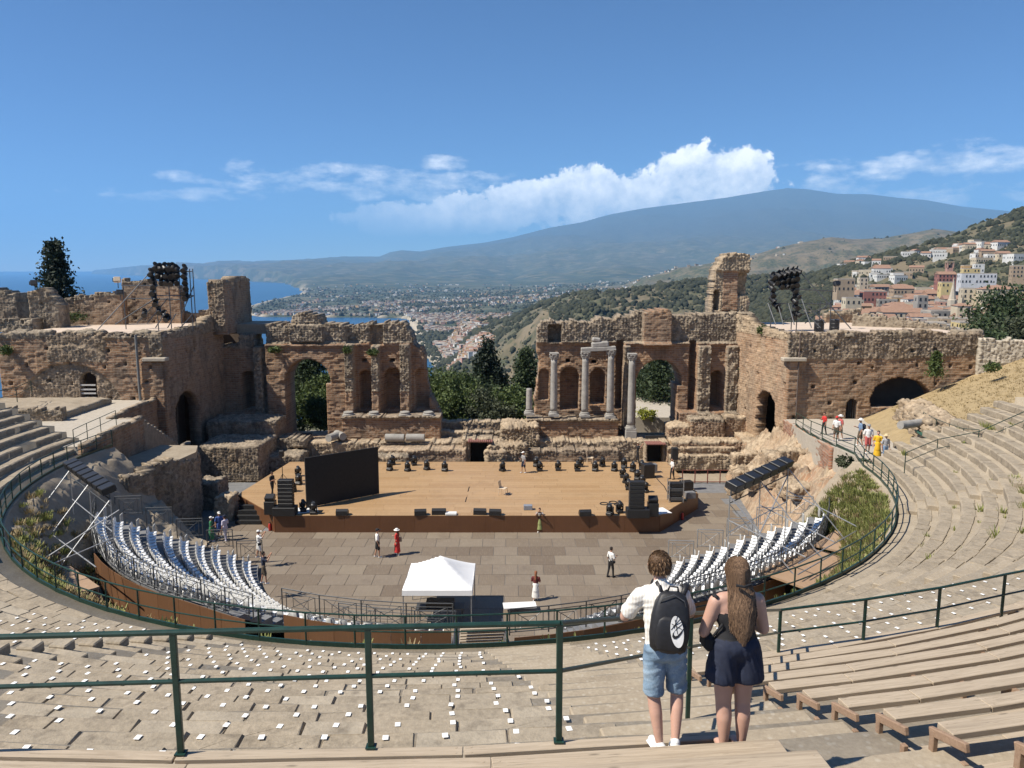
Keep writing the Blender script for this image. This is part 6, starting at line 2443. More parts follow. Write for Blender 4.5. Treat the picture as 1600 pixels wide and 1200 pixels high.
def leaves(points, size, seed, up=.3, n_per=1, aspect=.55):
    """many small leaf quads at points (n,3); returns verts, faces, tones"""
    g = np.random.default_rng(seed)
    P = np.repeat(np.asarray(points, float), n_per, 0)
    n = len(P)
    P = P + g.normal(0, size * .5, (n, 3))
    d = g.normal(0, 1, (n, 3)); d[:, 2] += up
    d /= np.linalg.norm(d, axis=1)[:, None]
    e = np.cross(d, g.normal(0, 1, (n, 3))); e /= np.linalg.norm(e, axis=1)[:, None] + 1e-9
    s = size * g.uniform(.6, 1.3, n)[:, None]
    a = P - d * s - e * s * 0; b = P + e * s * aspect; c = P + d * s; f = P - e * s * aspect
    V = np.stack([a, b, c, f], 1).reshape(-1, 3)
    F = np.arange(4 * n).reshape(-1, 4)
    return V, F, np.repeat(g.uniform(0, 1, n), 4)


def crown_points(kind, h, w, n, seed):
    g = np.random.default_rng(seed)
    pts, tone = [], []
    if kind == 'cypress':
        nl = 150
        for i in range(nl):
            f = g.uniform(0, 1) ** .9
            rad = w * (np.interp(f, [0, .12, .4, .75, 1], [.45, .85, 1, .6, .06]))
            a = g.uniform(0, 6.283); rr = rad * g.uniform(.45, 1.0)
            c = np.array([math.cos(a) * rr, math.sin(a) * rr, h * (.04 + .94 * f)])
            k = n // nl
            q = g.normal(0, 1, (k, 3)) * np.array([.16, .16, .5]) * w * .62
            q[:, 2] += np.abs(q[:, 2]) * .2
            pts.append(c + q)
    elif kind == 'conifer':
        tiers = 15
        for i in range(tiers):
            f = i / (tiers - 1)
            z = h * (.10 + .88 * f)
            rad = w * np.interp(f, [0, .15, .5, .85, 1], [.8, 1, .72, .34, .08])
            m_ = max(4, int(9 * (1 - f * .5)))
            for j in range(m_):
                a = 6.283 * (j + g.uniform(0, .6)) / m_ + i
                L_ = rad * g.uniform(.4, 1.25)
                k = max(6, int(n / tiers / m_))
                t = g.uniform(.15, 1, k) ** .7
                q = np.stack([np.cos(a) * L_ * t, np.sin(a) * L_ * t, z - .10 * L_ * t * t * 2 + 0 * t], 1)
                q += g.normal(0, 1, (k, 3)) * np.array([.12, .12, .10]) * w
                pts.append(q)
    else:
        nl = int(30 + w * 5)
        for i in range(nl):
            v = g.normal(0, 1, 3); v /= np.linalg.norm(v)
            v *= g.uniform(.35, 1) ** .5
            c = np.array([v[0] * w, v[1] * w, h * .56 + v[2] * h * .42])
            k = n // nl
            q = g.normal(0, 1, (k, 3)) * np.array([.22, .22, .17]) * (w * .5 + h * .25) * g.uniform(.7, 1.2)
            pts.append(c + q)
    P = np.concatenate(pts)
    return P[P[:, 2] > .02 * h]


def tree(name, loc, h, w, kind, mat, label, group=None, n=6000, leaf=.16, seed=1, cat='tree', trunk=True):
    root = empty(name, loc)
    tag(root, label, cat, group)
    P = crown_points(kind, h, w, n, seed)
    V, F, T = leaves(P, leaf, seed + 1)
    np_obj('crown', V, F, mat, root, attrs={'tone': T})
    if trunk:
        m = MB()
        g = random.Random(seed)
        pts = [(g.uniform(-.1, .1) * k * .3, g.uniform(-.1, .1) * k * .3, h * k / 6 - (.8 if k == 0 else 0)) for k in range(6)]
        m.tube(pts, [max(.04, h * .022 * (1 - k / 6.5)) for k in range(6)], 8)
        for k in range(7):
            z = h * g.uniform(.2, .75); a = g.uniform(0, 6.28); L_ = w * g.uniform(.4, .8)
            m.tube([(0, 0, z), (math.cos(a) * L_ * .5, math.sin(a) * L_ * .5, z + L_ * .25), (math.cos(a) * L_, math.sin(a) * L_, z + L_ * .35)], [h * .008, h * .005, h * .002], 5)
        m.build('trunk', M_BARK, root)
    return root


def base_z(y):
    return -1.0 - max(0, (y - 85) / 20) * 3


# sea side: the dark pine-like cypress above the terrace
p = PY(94, 500, 84)
tree('cypress_tree', (p.x, 84, PY(94, 520, 84).z - 3), PY(94, 382, 84).z - PY(94, 520, 84).z + 3, 3.2, 'conifer', M_CYP, 'dark cypress standing above the sea-side terrace against the sky', None, 8500, .21, 3)
# behind the stage wall
for i, (px, pt, y, w, kind, mat, lab, nm, sd) in enumerate((
        (763, 545, 88, 2.3, 'cypress', M_CYP, 'tall dark cypress in the gap between the stage walls', 'cypress_tree', 11),
        (776, 590, 91, 1.9, 'cypress', M_CYP, 'shorter dark cypress just townward of the tall one in the gap', 'cypress_tree', 12),
        (822, 548, 94, 3.0, 'conifer', M_PINE, 'green conifer beside the seaward edge of the column wall', 'conifer_tree', 13),
        (735, 583, 86, 2.6, 'round', M_PINE, 'grey green tree seaward of the tall cypress', 'broadleaf_tree', 14),
        (486, 545, 88, 5.2, 'conifer', M_PINE, 'dense conifer filling the sea-side arch', 'conifer_tree', 15),
        (468, 570, 92, 4.0, 'conifer', M_PINE, 'dark conifer at the seaward edge of the sea-side arch', 'conifer_tree', 21),
        (508, 585, 84, 2.0, 'round', M_BUSH, 'bright green tree at the edge of the sea-side arch', 'broadleaf_tree', 16),
        (1026, 560, 90, 4.2, 'conifer', M_PINE, 'broad conifer seen through the town-side arch', 'conifer_tree', 17),
        (1000, 575, 94, 2.4, 'round', M_PINE, 'dark tree behind the lone column in the arch', 'broadleaf_tree', 18))):
    b = PY(px, 655, y)
    zb = base_z(y) + 2.2
    tree(nm, (b.x, y, zb), PY(px, pt, y).z - zb, w, kind, mat, lab, 'trees behind the stage wall', 7500, .19, sd)
for i, (px, pt, y, w) in enumerate(((690, 575, 84, 3.2), (712, 587, 82, 2.6), (672, 590, 88, 3.0), (700, 612, 79.5, 1.8), (725, 620, 80, 1.8), (752, 612, 80, 2.0), (795, 606, 81, 2.2), (810, 622, 80, 1.7), (780, 628, 78.5, 1.6), (474, 618, 80, 2.3), (506, 622, 79.5, 2.0))):
    b = PY(px, 655, y)
    zb = base_z(y) + 1.5
    tree('green_bush', (b.x, y, zb), PY(px, pt, y).z - zb, w, 'round', M_BUSH if i % 3 != 2 else M_OLIVE, ['big rounded bush next to the broken wall edge', 'rounded bush before the big one in the gap', 'bush half hidden by the sea-side wall edge', 'small bush at the low wall, seaward in the gap', 'small bush under the grey green tree', 'low bush under the tall cypress',
         'bush between the cypresses and the conifer', 'low bush beside the column stub', 'low bush close behind the rubble mound', 'low bush seen under the sea-side arch, seaward one', 'low bush seen under the sea-side arch, townward one'][i], 'bushes in the gap of the stage wall', 4200, .17, 40 + i, 'bush')
p = PZ(1010, 655, 2.6)
MB().b2((8.5, 79, .6), (19.5, 96, 2.2)).build('pale_yard', M_PATH)
tag(bpy.data.objects['pale_yard'], 'pale paved yard seen through the town-side arch', 'yard', kind='structure')
tree('yellow_bush', (PY(1010, 655, 78.5).x, 78.5, 2.0), 1.2, .9, 'round', m_leaf('yellow_leaf', (.16, .19, .02), (.36, .36, .05)), 'small bright yellow green bush beyond the town-side arch', None, 900, .12, 61, 'bush', False)
# town side trees at the edge of the picture
for i, (px, pt, pb, y, w, lab) in enumerate(((1583, 448, 540, 86, 4.6, 'big dark pine at the edge of the town'), (1560, 500, 545, 78, 2.6, 'dark green tree in front of the big pine'), (1548, 520, 548, 74, 1.5, 'small dark shrub beside the green railing'), (1605, 495, 545, 76, 2.8, 'reddish green tree at the very edge of the picture'))):
    b = PY(px, pb, y)
    tree('pine_tree', (b.x, y, b.z - 1.5), PY(px, pt, y).z - b.z + 1.5, w, 'round', M_PINE if i != 3 else M_OLIVE, lab, None, 8000, .22, 70 + i)
tree('small_tree', (XZ(1457, 580, 61)[0], 60.6, zz(588, 60.6)), 1.9, .8, 'conifer', M_BUSH, 'small green tree in front of the town-side wing wall', None, 1200, .12, 80)
tree('small_bush', PY(1549, 583, 56), .8, .55, 'round', M_BUSH, 'lone green bush on the dry slope', None, 500, .1, 81, 'bush', False)
for i, (px, py, y, w, h, lab) in enumerate(((1145, 575, 70.9, .35, 1.6, 'green creeper hanging on the town-side wall corner'), (10, 548, 61.7, .4, 1.0, 'green plant growing from the sea-side wing wall'), (118, 497, 72.4, .9, .9, 'green plant on the sea-side terrace by the brown wall'), (430, 547, 70.4, .6, .5, 'small plants on the ledge over the sea-side arch'),
                                       (582, 551, 70.1, .5, .6, 'small plant over the middle niche of the sea-side wall'), (1193, 517, 66.5, .5, .9, 'plant tuft on the sunlit wing wall'), (543, 548, 70.1, .4, .8, 'plant tuft at the top of the half pillar by the arch'))):
    p = PY(px, py, y)
    tree('wall_plant', (p.x, p.y, p.z - h / 2), h, w, 'round', M_BUSH, lab, 'plants growing on the ruins', 500, .1, 90 + i, 'plant', False)


# weeds on the bank and between the stones
def tufts(spots, h, seed, nb=26, w=.25):
    g = np.random.default_rng(seed)
    V, T = [], []
    for (x, y, z, s) in spots:
        n = int(nb * s)
        a = g.uniform(0, 6.283, n); l = g.uniform(.4, 1, n) * h * s; r0 = g.uniform(0, w * s, n); lean = g.uniform(.1, .7, n)
        bx, by = x + r0 * np.cos(a), y + r0 * np.sin(a)
        tx, ty = bx + np.cos(a) * l * lean, by + np.sin(a) * l * lean
        wd = .018 * s + .01
        ox, oy = -np.sin(a) * wd, np.cos(a) * wd
        V.append(np.stack([np.stack([bx - ox, by - oy, np.full(n, z)], 1), np.stack([bx + ox, by + oy, np.full(n, z)], 1), np.stack([tx + ox * .3, ty + oy * .3, z + l], 1), np.stack([tx - ox * .3, ty - oy * .3, z + l], 1)], 1).reshape(-1, 3))
        T.append(np.repeat(g.uniform(0, 1, n), 4))
    V = np.concatenate(V)
    return V, np.arange(len(V)).reshape(-1, 4), np.concatenate(T)


def bank_z(r, th):
    z = np.interp(R0 - r, [0, .1, 1.0, 2.6, 6.0], [6.4, 6.2, 5.2, 2.7, .1])
    return z + max(0, min(1, (abs(th) - 55) / 30)) * np.interp(R0 - r, [0, 1.0, 2.6, 4.2, 6], [0, .3, .5, .2, 0]) + .1


g = random.Random(4)
sp, sp2 = [], []
for _ in range(5200):
    th = g.uniform(-75, 86); r = R0 - g.uniform(.15, 3.2)
    den = 1.0 if th > 45 else .6 if -62 < th < -30 else .2
    if g.random() > den: continue
    p = ring(r, th)
    (sp if g.random() < (.85 if th > 45 else .5) else sp2).append((p.x, p.y, bank_z(r, th), g.uniform(.7, 1.5)))
V, F, T = tufts(sp, .2, 1, 28)
tag(np_obj('green_weeds', V, F, M_WEED, attrs={'tone': T}), 'green weeds on the bank below the curved railing', 'weeds', kind='stuff')
V, F, T = tufts(sp2, .2, 2, 26)
tag(np_obj('dry_weeds', V, F, M_STRAW, attrs={'tone': T}), 'dry straw coloured weeds on the bank below the railing', 'weeds', kind='stuff')
sp = []
for _ in range(5200):
    x, y = g.uniform(25.2, 50), g.uniform(43.8, 61.5)
    z = float(dry_hill(np.array(x), np.array(y)))
    if x < 26.0 + (y - 46) * .3: continue
    sp.append((x, y, z - .02, g.uniform(.3, .7)))
V, F, T = tufts(sp, .2, 3, 16, .45)
tag(np_obj('dry_grass', V, F, M_STRAW, attrs={'tone': T}), 'dry yellow grass covering the slope', 'grass', kind='stuff')
sp = []
for _ in range(90):
    th, k = g.uniform(45, 88), g.randrange(ROWS)
    p = ring(row_r(k) + .62 + g.uniform(-.1, .12), th, row_z(k) - .04)
    if seen(p): sp.append((*p, g.uniform(.4, 1.1)))
V, F, T = tufts(sp, .35, 4, 30)
tag(np_obj('row_weeds', V, F, M_WEED, attrs={'tone': T}), 'tufts of weeds in the joints of the stone rows', 'weeds', kind='stuff')
for i, (px, py, w, lab) in enumerate(((1462, 721, .9, 'green bush under the slope railing, farther part'), (1445, 727, .7, 'green bush under the slope railing, nearer part'), (1322, 732, .5, 'small bush on the rubble below the walkway'), (1355, 738, .5, 'bush at the foot of the walkway railing'))):
    p = PZ(px, py, 6.6 if i < 2 else 5.8)
    tree('green_bush', p, .7, w, 'round', M_OLIVE, lab, None, 700, .1, 120 + i, 'bush', False)


# scrub and groves on the hills, one mass
def scrub(n, rr, us, seed, size, name, label, mat, dens_seed, keep=.5):
    g = np.random.default_rng(seed)
    r = np.exp(g.uniform(math.log(rr[0]), math.log(rr[1]), n)); u = g.uniform(us[0], us[1], n)
    z, pm, hm, sm = land_height(u, r)
    x = u * r
    d = .62 * fbm(x / 150, r / 190, 4, dens_seed) + .38 * fbm(x / 28, r / 34, 2, dens_seed + 5) + .16 * (g.uniform(0, 1, n) - .5)
    ok = ((d > keep) | (g.uniform(0, 1, n) < .10)) & (z > SEA + 5) & ((pm > 0) | (r < 2600) | (g.uniform(0, 1, n) < .06))
    x, y, z = x[ok], r[ok], z[ok]
    n = len(x)
    s = size * (.35 + 1.1 * g.uniform(0, 1, n) ** 2.2) * np.clip(y / 700, .8, 2.4)
    # squashed eight sided clumps with jitter
    k = 5
    a = np.arange(k) * 2 * math.pi / k
    lv = [(.85, .0), (.9, .62)]
    V = []
    for rr_, zz__ in lv:
        j = g.uniform(.7, 1.25, (n, k))
        V.append(np.stack([x[:, None] + np.cos(a) * s[:, None] * rr_ * j, y[:, None] + np.sin(a) * s[:, None] * rr_ * j, (z + s * (zz__ * 1.1 - .15))[:, None] + g.uniform(-.15, .15, (n, k)) * s[:, None]], -1))
    top = np.stack([x, y, z + s * 1.15], -1)[:, None]
    V = np.concatenate(V + [top], 1)
    m = 2 * k + 1
    f = []
    for l in range(1):
        for j in range(k):
            f.append((l * k + j, l * k + (j + 1) % k, (l + 1) * k + (j + 1) % k, (l + 1) * k + j))
    for j in range(k):
        f.append((k + j, k + (j + 1) % k, m - 1, m - 1))
    f = np.array(f)
    tri = np.concatenate([f[:, [0, 1, 2]], f[:5][:, [0, 2, 3]]])
    F = (tri[None] + (np.arange(n) * m)[:, None, None]).reshape(-1, 3)
    o = np_obj(name, V.reshape(-1, 3), F, mat, attrs={'tone': np.repeat(g.uniform(0, 1, n), m)})
    tag(o, label, 'scrub', kind='stuff')


M_SCRUB = m_leaf('hill_scrub', (.024, .030, .016), (.072, .074, .040), .9)
scrub(34000, (260, 1250), (.24, .86), 5, 2.6, 'hillside_scrub', 'dark scrub and trees scattered over the mountain side above the town', M_SCRUB, 12, .48)
scrub(36000, (700, 2600), (-.16, .5), 6, 2.8, 'spur_scrub', 'dark scrub covering the spur and ravines above the bay', M_SCRUB, 13, .48)
scrub(26000, (1900, 8000), (-.34, .55), 7, 3.6, 'plain_groves', 'groves and tree lines over the coastal plain', M_SCRUB, 14, .49)
# ---------------------------------------------------------------- houses
def m_house(name, c):
    t = NT(name)
    w = t.co(kind='World')
    n = t.noise(w, .35, 5, .65); f = t.noise(t.co((1, 1, .3), 'World'), 1.2, 4, .6)
    a = t.ramp(t.math('ADD', t.math('MULTIPLY', n, .6), t.math('MULTIPLY', f, .4)), [(.3, tuple(x * .8 for x in c)), (.7, tuple(min(1, x * 1.08) for x in c))])
    t.color(a).set(Roughness=.9)
    return t.mat


WALLS = {'cream': m_house('cream_render', (.55, .47, .34)), 'white': m_house('white_render', (.66, .65, .61)), 'pink': m_house('pink_render', (.46, .27, .21)), 'yellow': m_house('yellow_render', (.58, .46, .22)), 'red': m_house('red_render', (.30, .13, .105)),
         'tan': m_house('tan_render', (.37, .28, .19)), 'grey': m_house('grey_render', (.30, .28, .25)), 'ochre': m_house('ochre_render', (.50, .33, .16)), 'blue': m_house('bluish_white_render', (.56, .57, .58))}
M_TILE = m_stone('terracotta_roof', (.20, .115, .075), (.36, .22, .15), .8)
M_FLAT = m_stone('flat_roof', (.33, .29, .25), (.46, .42, .36), .6)
M_PANE = simple('window_pane', (.03, .032, .035), .25)
M_SHUT = simple('window_shutter', (.10, .085, .07), .7)
WIN = {}


def win_mesh(w, h):
    k = (round(w, 1), round(h, 1))
    if k not in WIN:
        m = MB().box((0, 0, 0), (k[0], .12, k[1]))
        m.box((0, -.04, -k[1] / 2 - .08), (k[0] + .3, .2, .12))
        WIN[k] = m.mesh('window', M_PANE)
    return WIN[k]


def house(c, s, rz, wall, roof, label, group, cat='house', wins=True, floors=None, name='town_house', pane=True):
    """c: centre of the foot, s: width, depth, height"""
    root = empty(name, c, rz)
    tag(root, label, cat, group)
    w, d, h = s
    MB().b2((-w / 2, -d / 2, -6), (w / 2, d / 2, h)).build('wall', WALLS[wall], root)
    if roof == 'gable':
        m = MB()
        o_, rh = .35, min(w, d) * .24
        if w >= d:
            m.add([(-w / 2 - o_, -d / 2 - o_, h), (w / 2 + o_, -d / 2 - o_, h), (w / 2 + o_, d / 2 + o_, h), (-w / 2 - o_, d / 2 + o_, h), (-w / 2 - o_, 0, h + rh), (w / 2 + o_, 0, h + rh)], [(0, 1, 5, 4), (2, 3, 4, 5), (1, 2, 5), (3, 0, 4), (3, 2, 1, 0)])
        else:
            m.add([(-w / 2 - o_, -d / 2 - o_, h), (w / 2 + o_, -d / 2 - o_, h), (w / 2 + o_, d / 2 + o_, h), (-w / 2 - o_, d / 2 + o_, h), (0, -d / 2 - o_, h + rh), (0, d / 2 + o_, h + rh)], [(1, 2, 5, 4), (3, 0, 4, 5), (0, 1, 4), (2, 3, 5), (3, 2, 1, 0)])
        m.build('roof', M_TILE, root)
    elif roof == 'hip':
        m = MB()
        o_, rh = .35, min(w, d) * .2
        a = max(0, (w - d) / 2); b = max(0, (d - w) / 2)
        m.add([(-w / 2 - o_, -d / 2 - o_, h), (w / 2 + o_, -d / 2 - o_, h), (w / 2 + o_, d / 2 + o_, h), (-w / 2 - o_, d / 2 + o_, h), (-a, -b, h + rh), (a + .01, b + .01, h + rh)], [(0, 1, 5, 4), (2, 3, 4, 5), (1, 2, 5), (3, 0, 4), (3, 2, 1, 0)])
        m.build('roof', M_TILE, root)
    else:
        m = MB().b2((-w / 2 + .25, -d / 2 + .25, h), (w / 2 - .25, d / 2 - .25, h + .1))
        for a, b in (((-w / 2, -d / 2), (w / 2, -d / 2 + .25)), ((-w / 2, d / 2 - .25), (w / 2, d / 2)), ((-w / 2, -d / 2 + .25), (-w / 2 + .25, d / 2 - .25)), ((w / 2 - .25, -d / 2 + .25), (w / 2, d / 2 - .25))):
            m.b2((a[0], a[1], h), (b[0], b[1], h + .6))
        m.build('roof', M_FLAT, root)
    if wins:
        nf = floors or max(1, int(h / 3.1))
        fh = h / nf
        n = max(1, int(w / 2.6))
        for f in range(nf):
            for k in range(n):
                if random.random() < .12: continue
                x = -w / 2 + w * (k + .5) / n
                link('window', win_mesh(1.1, 1.6), root, (x, -d / 2 - .01, f * fh + fh * .55))
        n = max(1, int(d / 3.2))
        for f in range(nf):
            for k in range(n):
                if random.random() < .25: continue
                y = -d / 2 + d * (k + .5) / n
                o = link('window', win_mesh(1.1, 1.6), root, (-w / 2 - .01, y, f * fh + fh * .55), R(-90))
    return root


random.seed(33)
G_T = 'houses of the hill town'


def at_d(px, py, d):
    return PY(px, py, d)


# the ones that stand out
named = [
    (1500, 505, 300, (9.5, 13, 16), -12, 'cream', 'hip', 'tall cream house with a blank side wall and dark roof, mid town'),
    (1395, 497, 330, (15, 14, 11), -8, 'pink', 'hip', 'salmon pink house with tiled hip roof in the lower town'),
    (1437, 488, 345, (8, 8, 17), -5, 'grey', 'flat', 'square grey stone tower block behind the pink house'),
    (1477, 455, 470, (13, 11, 14), -10, 'yellow', 'flat', 'bright yellow house under the bell tower'),
    (1476, 442, 520, (20, 14, 15), -10, 'red', 'gable', 'dark red house at the foot of the bell tower'),
    (1363, 468, 430, (22, 12, 12), -6, 'red', 'flat', 'crimson house at the seaward edge of the town'),
    (1555, 468, 380, (28, 16, 13), -14, 'cream', 'hip', 'long cream house with bright orange tiled roof'),
    (1512, 470, 390, (13, 12, 15), -14, 'cream', 'flat', 'cream house with tall arched windows seaward of the long orange roof'),
    (1525, 440, 480, (36, 14, 13), -12, 'blue', 'flat', 'long bluish white hotel with rows of dark windows'),
    (1515, 428, 560, (20, 12, 11), -12, 'yellow', 'flat', 'pale yellow villa above the white hotel'),
    (1512, 424, 600, (16, 12, 13), -12, 'ochre', 'flat', 'orange ochre villa near the top of the town'),
    (1528, 422, 590, (12, 10, 13), -12, 'white', 'flat', 'white house beside the ochre villa'),
    (1318, 452, 430, (17, 12, 14), -4, 'tan', 'flat', 'tan ruined palace block at the seaward edge of the town'),
    (1347, 448, 520, (10, 9, 15), -4, 'cream', 'flat', 'square cream tower of the seaward palace'),
    (1370, 452, 540, (28, 10, 10), -4, 'cream', 'flat', 'long pale cream building behind the crimson house'),
    (1408, 458, 480, (22, 14, 9), -6, 'tan', 'gable', 'house with wide orange tiled roof in the middle of the town'),
    (1560, 495, 290, (14, 16, 9), -14, 'tan', 'flat', 'plain tan building with a sloping blank wall beside the tall cream house'),
    (1590, 430, 520, (16, 12, 16), -16, 'tan', 'flat', 'old tan villa above the trees at the picture edge'),
    (1435, 503, 285, (13, 9, 6), -10, 'white', 'gable', 'low white house with a tiled roof above the parapet'),
    (1460, 505, 275, (11, 8, 5), -10, 'cream', 'flat', 'low cream house with awning above the parapet'),
    (1330, 475, 360, (13, 10, 8), -4, 'cream', 'flat', 'yellowish cream house under the crimson one'),
    (1405, 508, 262, (12, 9, 4.5), -8, 'tan', 'gable', 'low house with brown tiled gable right behind the parapet'),
    (1480, 520, 225, (10, 8, 4), -12, 'white', 'flat', 'small white house by the end of the parapet'),
    (1520, 525, 205, (12, 9, 4.5), -14, 'white', 'flat', 'white house with dark veranda near the green fence'),
]
for (px, py, d, s, rz, wl, rf, lab) in named:
    d *= 1.35
    py += 4
    s = (s[0] * .74, s[1] * .78, s[2] * .66)
    p = at_d(px, py, d)
    o = house((p.x, d, p.z), s, R(rz), wl, rf, lab, G_T)
    if 'blank' in lab:
        for ch in list(o.children):
            if ch.name.startswith('window') and abs(ch.rotation_euler.z) > .5: bpy.data.objects.remove(ch)
# bell tower
p = at_d(1481, 447, 735)
bt = empty('bell_tower', (p.x, 735, p.z), R(-10))
tag(bt, 'pink bell tower rising above the hill town', 'tower')
MB().b2((-2.6, -2.6, -4), (2.6, 2.6, 17)).build('shaft', WALLS['pink'], bt)
for a in (-1, 1):
    for b in (-1, 1):
        MB().b2((a * 2.5 - .5, b * 2.5 - .5, 17), (a * 2.5 + .5, b * 2.5 + .5, 22)).build('pier', WALLS['pink'], bt)
MB().b2((-3.2, -3.2, 22), (3.2, 3.2, 23.2)).build('cornice', WALLS['tan'], bt)
MB().lathe((0, 0, 17), [(.9, 0), (1.2, .5), (.8, 2.4), (.2, 2.8)], 10).build('bell', M_DARKIN, bt)
# church pinnacle
p = at_d(1487, 478, 520)
sp_ = empty('stone_pinnacle', (p.x, 520, p.z))
tag(sp_, 'pale stone pinnacle in front of the yellow house', 'tower')
MB().lathe((0, 0, 0), [(3, 0), (3, 4), (2.4, 4.4), (1.7, 8), (.7, 14), (.15, 19)], 8).build('spire', M_PALE, sp_)

cols = ['cream', 'white', 'tan', 'pink', 'white', 'cream', 'ochre', 'yellow', 'grey', 'white']
words = {'cream': 'cream', 'white': 'white', 'tan': 'tan', 'pink': 'pink', 'ochre': 'ochre', 'yellow': 'yellow', 'grey': 'grey'}
rl = {'flat': 'a flat roof', 'hip': 'a tiled hip roof', 'gable': 'a tiled gable roof'}
rnd = random.Random(41)
done = []
tries = 0
while len(done) < 165 and tries < 6000:
    tries += 1
    px = rnd.uniform(1296, 1640); d = rnd.uniform(235, 560) * 1.35
    x = (px - 800) / FPX * d * 1.02
    z = PY(px, np.interp(d / 1.35, [230, 300, 400, 560], [530, 512, 489, 456]), d).z
    if any(abs(x - a) < 11.5 and abs(d - b) < 16 for a, b in done): continue
    done.append((x, d))
    wl = rnd.choice(cols); rf = rnd.choice(['flat', 'gable', 'hip', 'flat'])
    w, dp, h = rnd.uniform(8, 17), rnd.uniform(7, 12), rnd.uniform(4, 8)
    where = 'in the lower town' if d < 440 else 'in the middle of the town' if d < 600 else 'in the upper town'
    house((x, d, z), (w, dp, h), R(rnd.uniform(-22, 6)), wl, rf, '%s town house with %s, %s' % (words[wl], rl[rf], where), 'other ' + G_T + ', ' + words[wl] + ' ' + rf)
# houses strung over the mountain side
tries = 0
for (cx_, cy_, n_, sx_, sy_) in ((1375, 432, 12, 60, 9), (1480, 397, 10, 26, 6), (1520, 392, 12, 45, 5), (1340, 415, 5, 25, 5), (1560, 408, 8, 45, 8), (1310, 417, 3, 15, 3), (1420, 405, 5, 45, 9)):
    for _ in range(n_):
        px, py = rnd.gauss(cx_, sx_ * .5), rnd.gauss(cy_, sy_ * .6)
        # walk out along the sight line to the hill
        dirv = ray(px, py)
        hit = None
        for dd in np.arange(450, 1400, 8):
            q = Vector((0, 0, CAMZ)) + dirv * (dd / dirv.y)
            if land_z(q.x, dd) > q.z:
                hit = (q, dd); break
        if hit is None: continue
        q, dd = hit
        wl = rnd.choice(['white', 'white', 'cream', 'white', 'tan'])
        house((q.x, dd, land_z(q.x, dd) - .5), (rnd.uniform(9, 20), rnd.uniform(8, 12), rnd.uniform(5, 8)), R(rnd.uniform(-25, 10)), wl, rnd.choice(['flat', 'flat', 'gable']), '%s villa on the mountain side above the town' % wl, 'villas on the mountain side, ' + wl, wins=True, floors=1, name='hill_villa')

# the town round the bay: nearest ones as houses, the rest as one mass
g = np.random.default_rng(9)
cand = []
for _ in range(6500):
    k = g.uniform()
    if k < .55:
        r = float(np.exp(g.uniform(math.log(1500), math.log(3900))))
        coast = float(interp([(1500, -145), (1750, -165), (2300, -265), (2900, -350), (3200, -425), (3450, -470), (3520, -640), (3600, -1180)], r))
        x = coast + 18 + abs(g.normal(0, 70 + (r - 1500) * .10))
    elif k < .85:
        r = float(np.exp(g.uniform(math.log(3620), math.log(5200)))); x = g.uniform(-1300, 700)
    else:
        r = float(np.exp(g.uniform(math.log(4500), math.log(9000)))); x = g.uniform(-1900, 2600) * r / 7000
    cand.append((r, x))
R_ = np.array([c[0] for c in cand]); X_ = np.array([c[1] for c in cand])
Z_, pm_, hm_, sm_ = land_height(X_ / R_, R_)
dens = fbm(X_ / 260, R_ / 260, 3, 77)
ok = (Z_ > SEA + 2.5) & ((Z_ < SEA + 75) | (R_ > 4000)) & (dens > np.where(R_ > 3700, .54, .46))
R_, X_, Z_ = R_[ok], X_[ok], Z_[ok]
order = np.argsort(R_)
mats = [WALLS[k] for k in ('white', 'cream', 'tan', 'pink', 'white', 'ochre')] + [M_TILE, M_FLAT]
rest = MB()
cnt_ = 0
base_h = {}
for wl in ('white', 'cream', 'tan', 'pink', 'ochre'):
    for rf in (0, 1):
        m = MB().b2((-.5, -.5, -.4), (.5, .5, 1))
        m.cur = 1
        if rf: m.add([(-.55, -.55, 1), (.55, -.55, 1), (.55, .55, 1), (-.55, .55, 1), (-.5, 0, 1.28), (.5, 0, 1.28)], [(0, 1, 5, 4), (2, 3, 4, 5), (1, 2, 5), (3, 0, 4)])
        else: m.b2((-.52, -.52, 1), (.52, .52, 1.07))
        base_h[wl, rf] = m.mesh('bay_house', [WALLS[wl], M_TILE if rf else M_FLAT])
for i in order:
    x, r, z = float(X_[i]), float(R_[i]), float(Z_[i])
    px, py, _ = to_px((x, r, z))
    if not (-20 < px < 1620): continue
    s = (g.uniform(8, 18), g.uniform(8, 13), g.uniform(5, 11))
    rz = g.uniform(-.6, .6)
    wl = ('white', 'cream', 'tan', 'pink', 'white', 'ochre')[int(g.integers(6))]
    rf = int(g.uniform() < .38)
    vis = (660 < px < 840 and py < 640) or (400 < px < 660 and py < 505)
    if cnt_ < 190 and vis and r < 3600:
        cnt_ += 1
        o = link('bay_house', base_h[wl, rf], None, (x, r, z), rz, s)
        tag(o, '%s house with %s in the town round the bay' % (wl, 'tiled roof' if rf else 'flat roof'), 'house', 'houses of the bay town, %s %s' % (wl, 'tiled' if rf else 'flat'))
    else:
        rest.cur = ('white', 'cream', 'tan', 'pink', 'white', 'ochre').index(wl)
        n0 = len(rest.v)
        k = 1.0 + max(0, (r - 3500) / 6000)
        rest.box((x, r, z + s[2] / 2 - 1), (s[0] * k, s[1] * k, s[2] + 2), rz)
        rest.cur = 6 if rf else 7
        rest.box((x, r, z + s[2] + .6), (s[0] * k * 1.05, s[1] * k * 1.05, 1.2), rz)
tag(rest.build('coast_town', mats), 'pale mass of far houses along the bay and over the plain', 'houses', kind='stuff')
print('bay houses', cnt_, 'rest', len(rest.f) // 12)
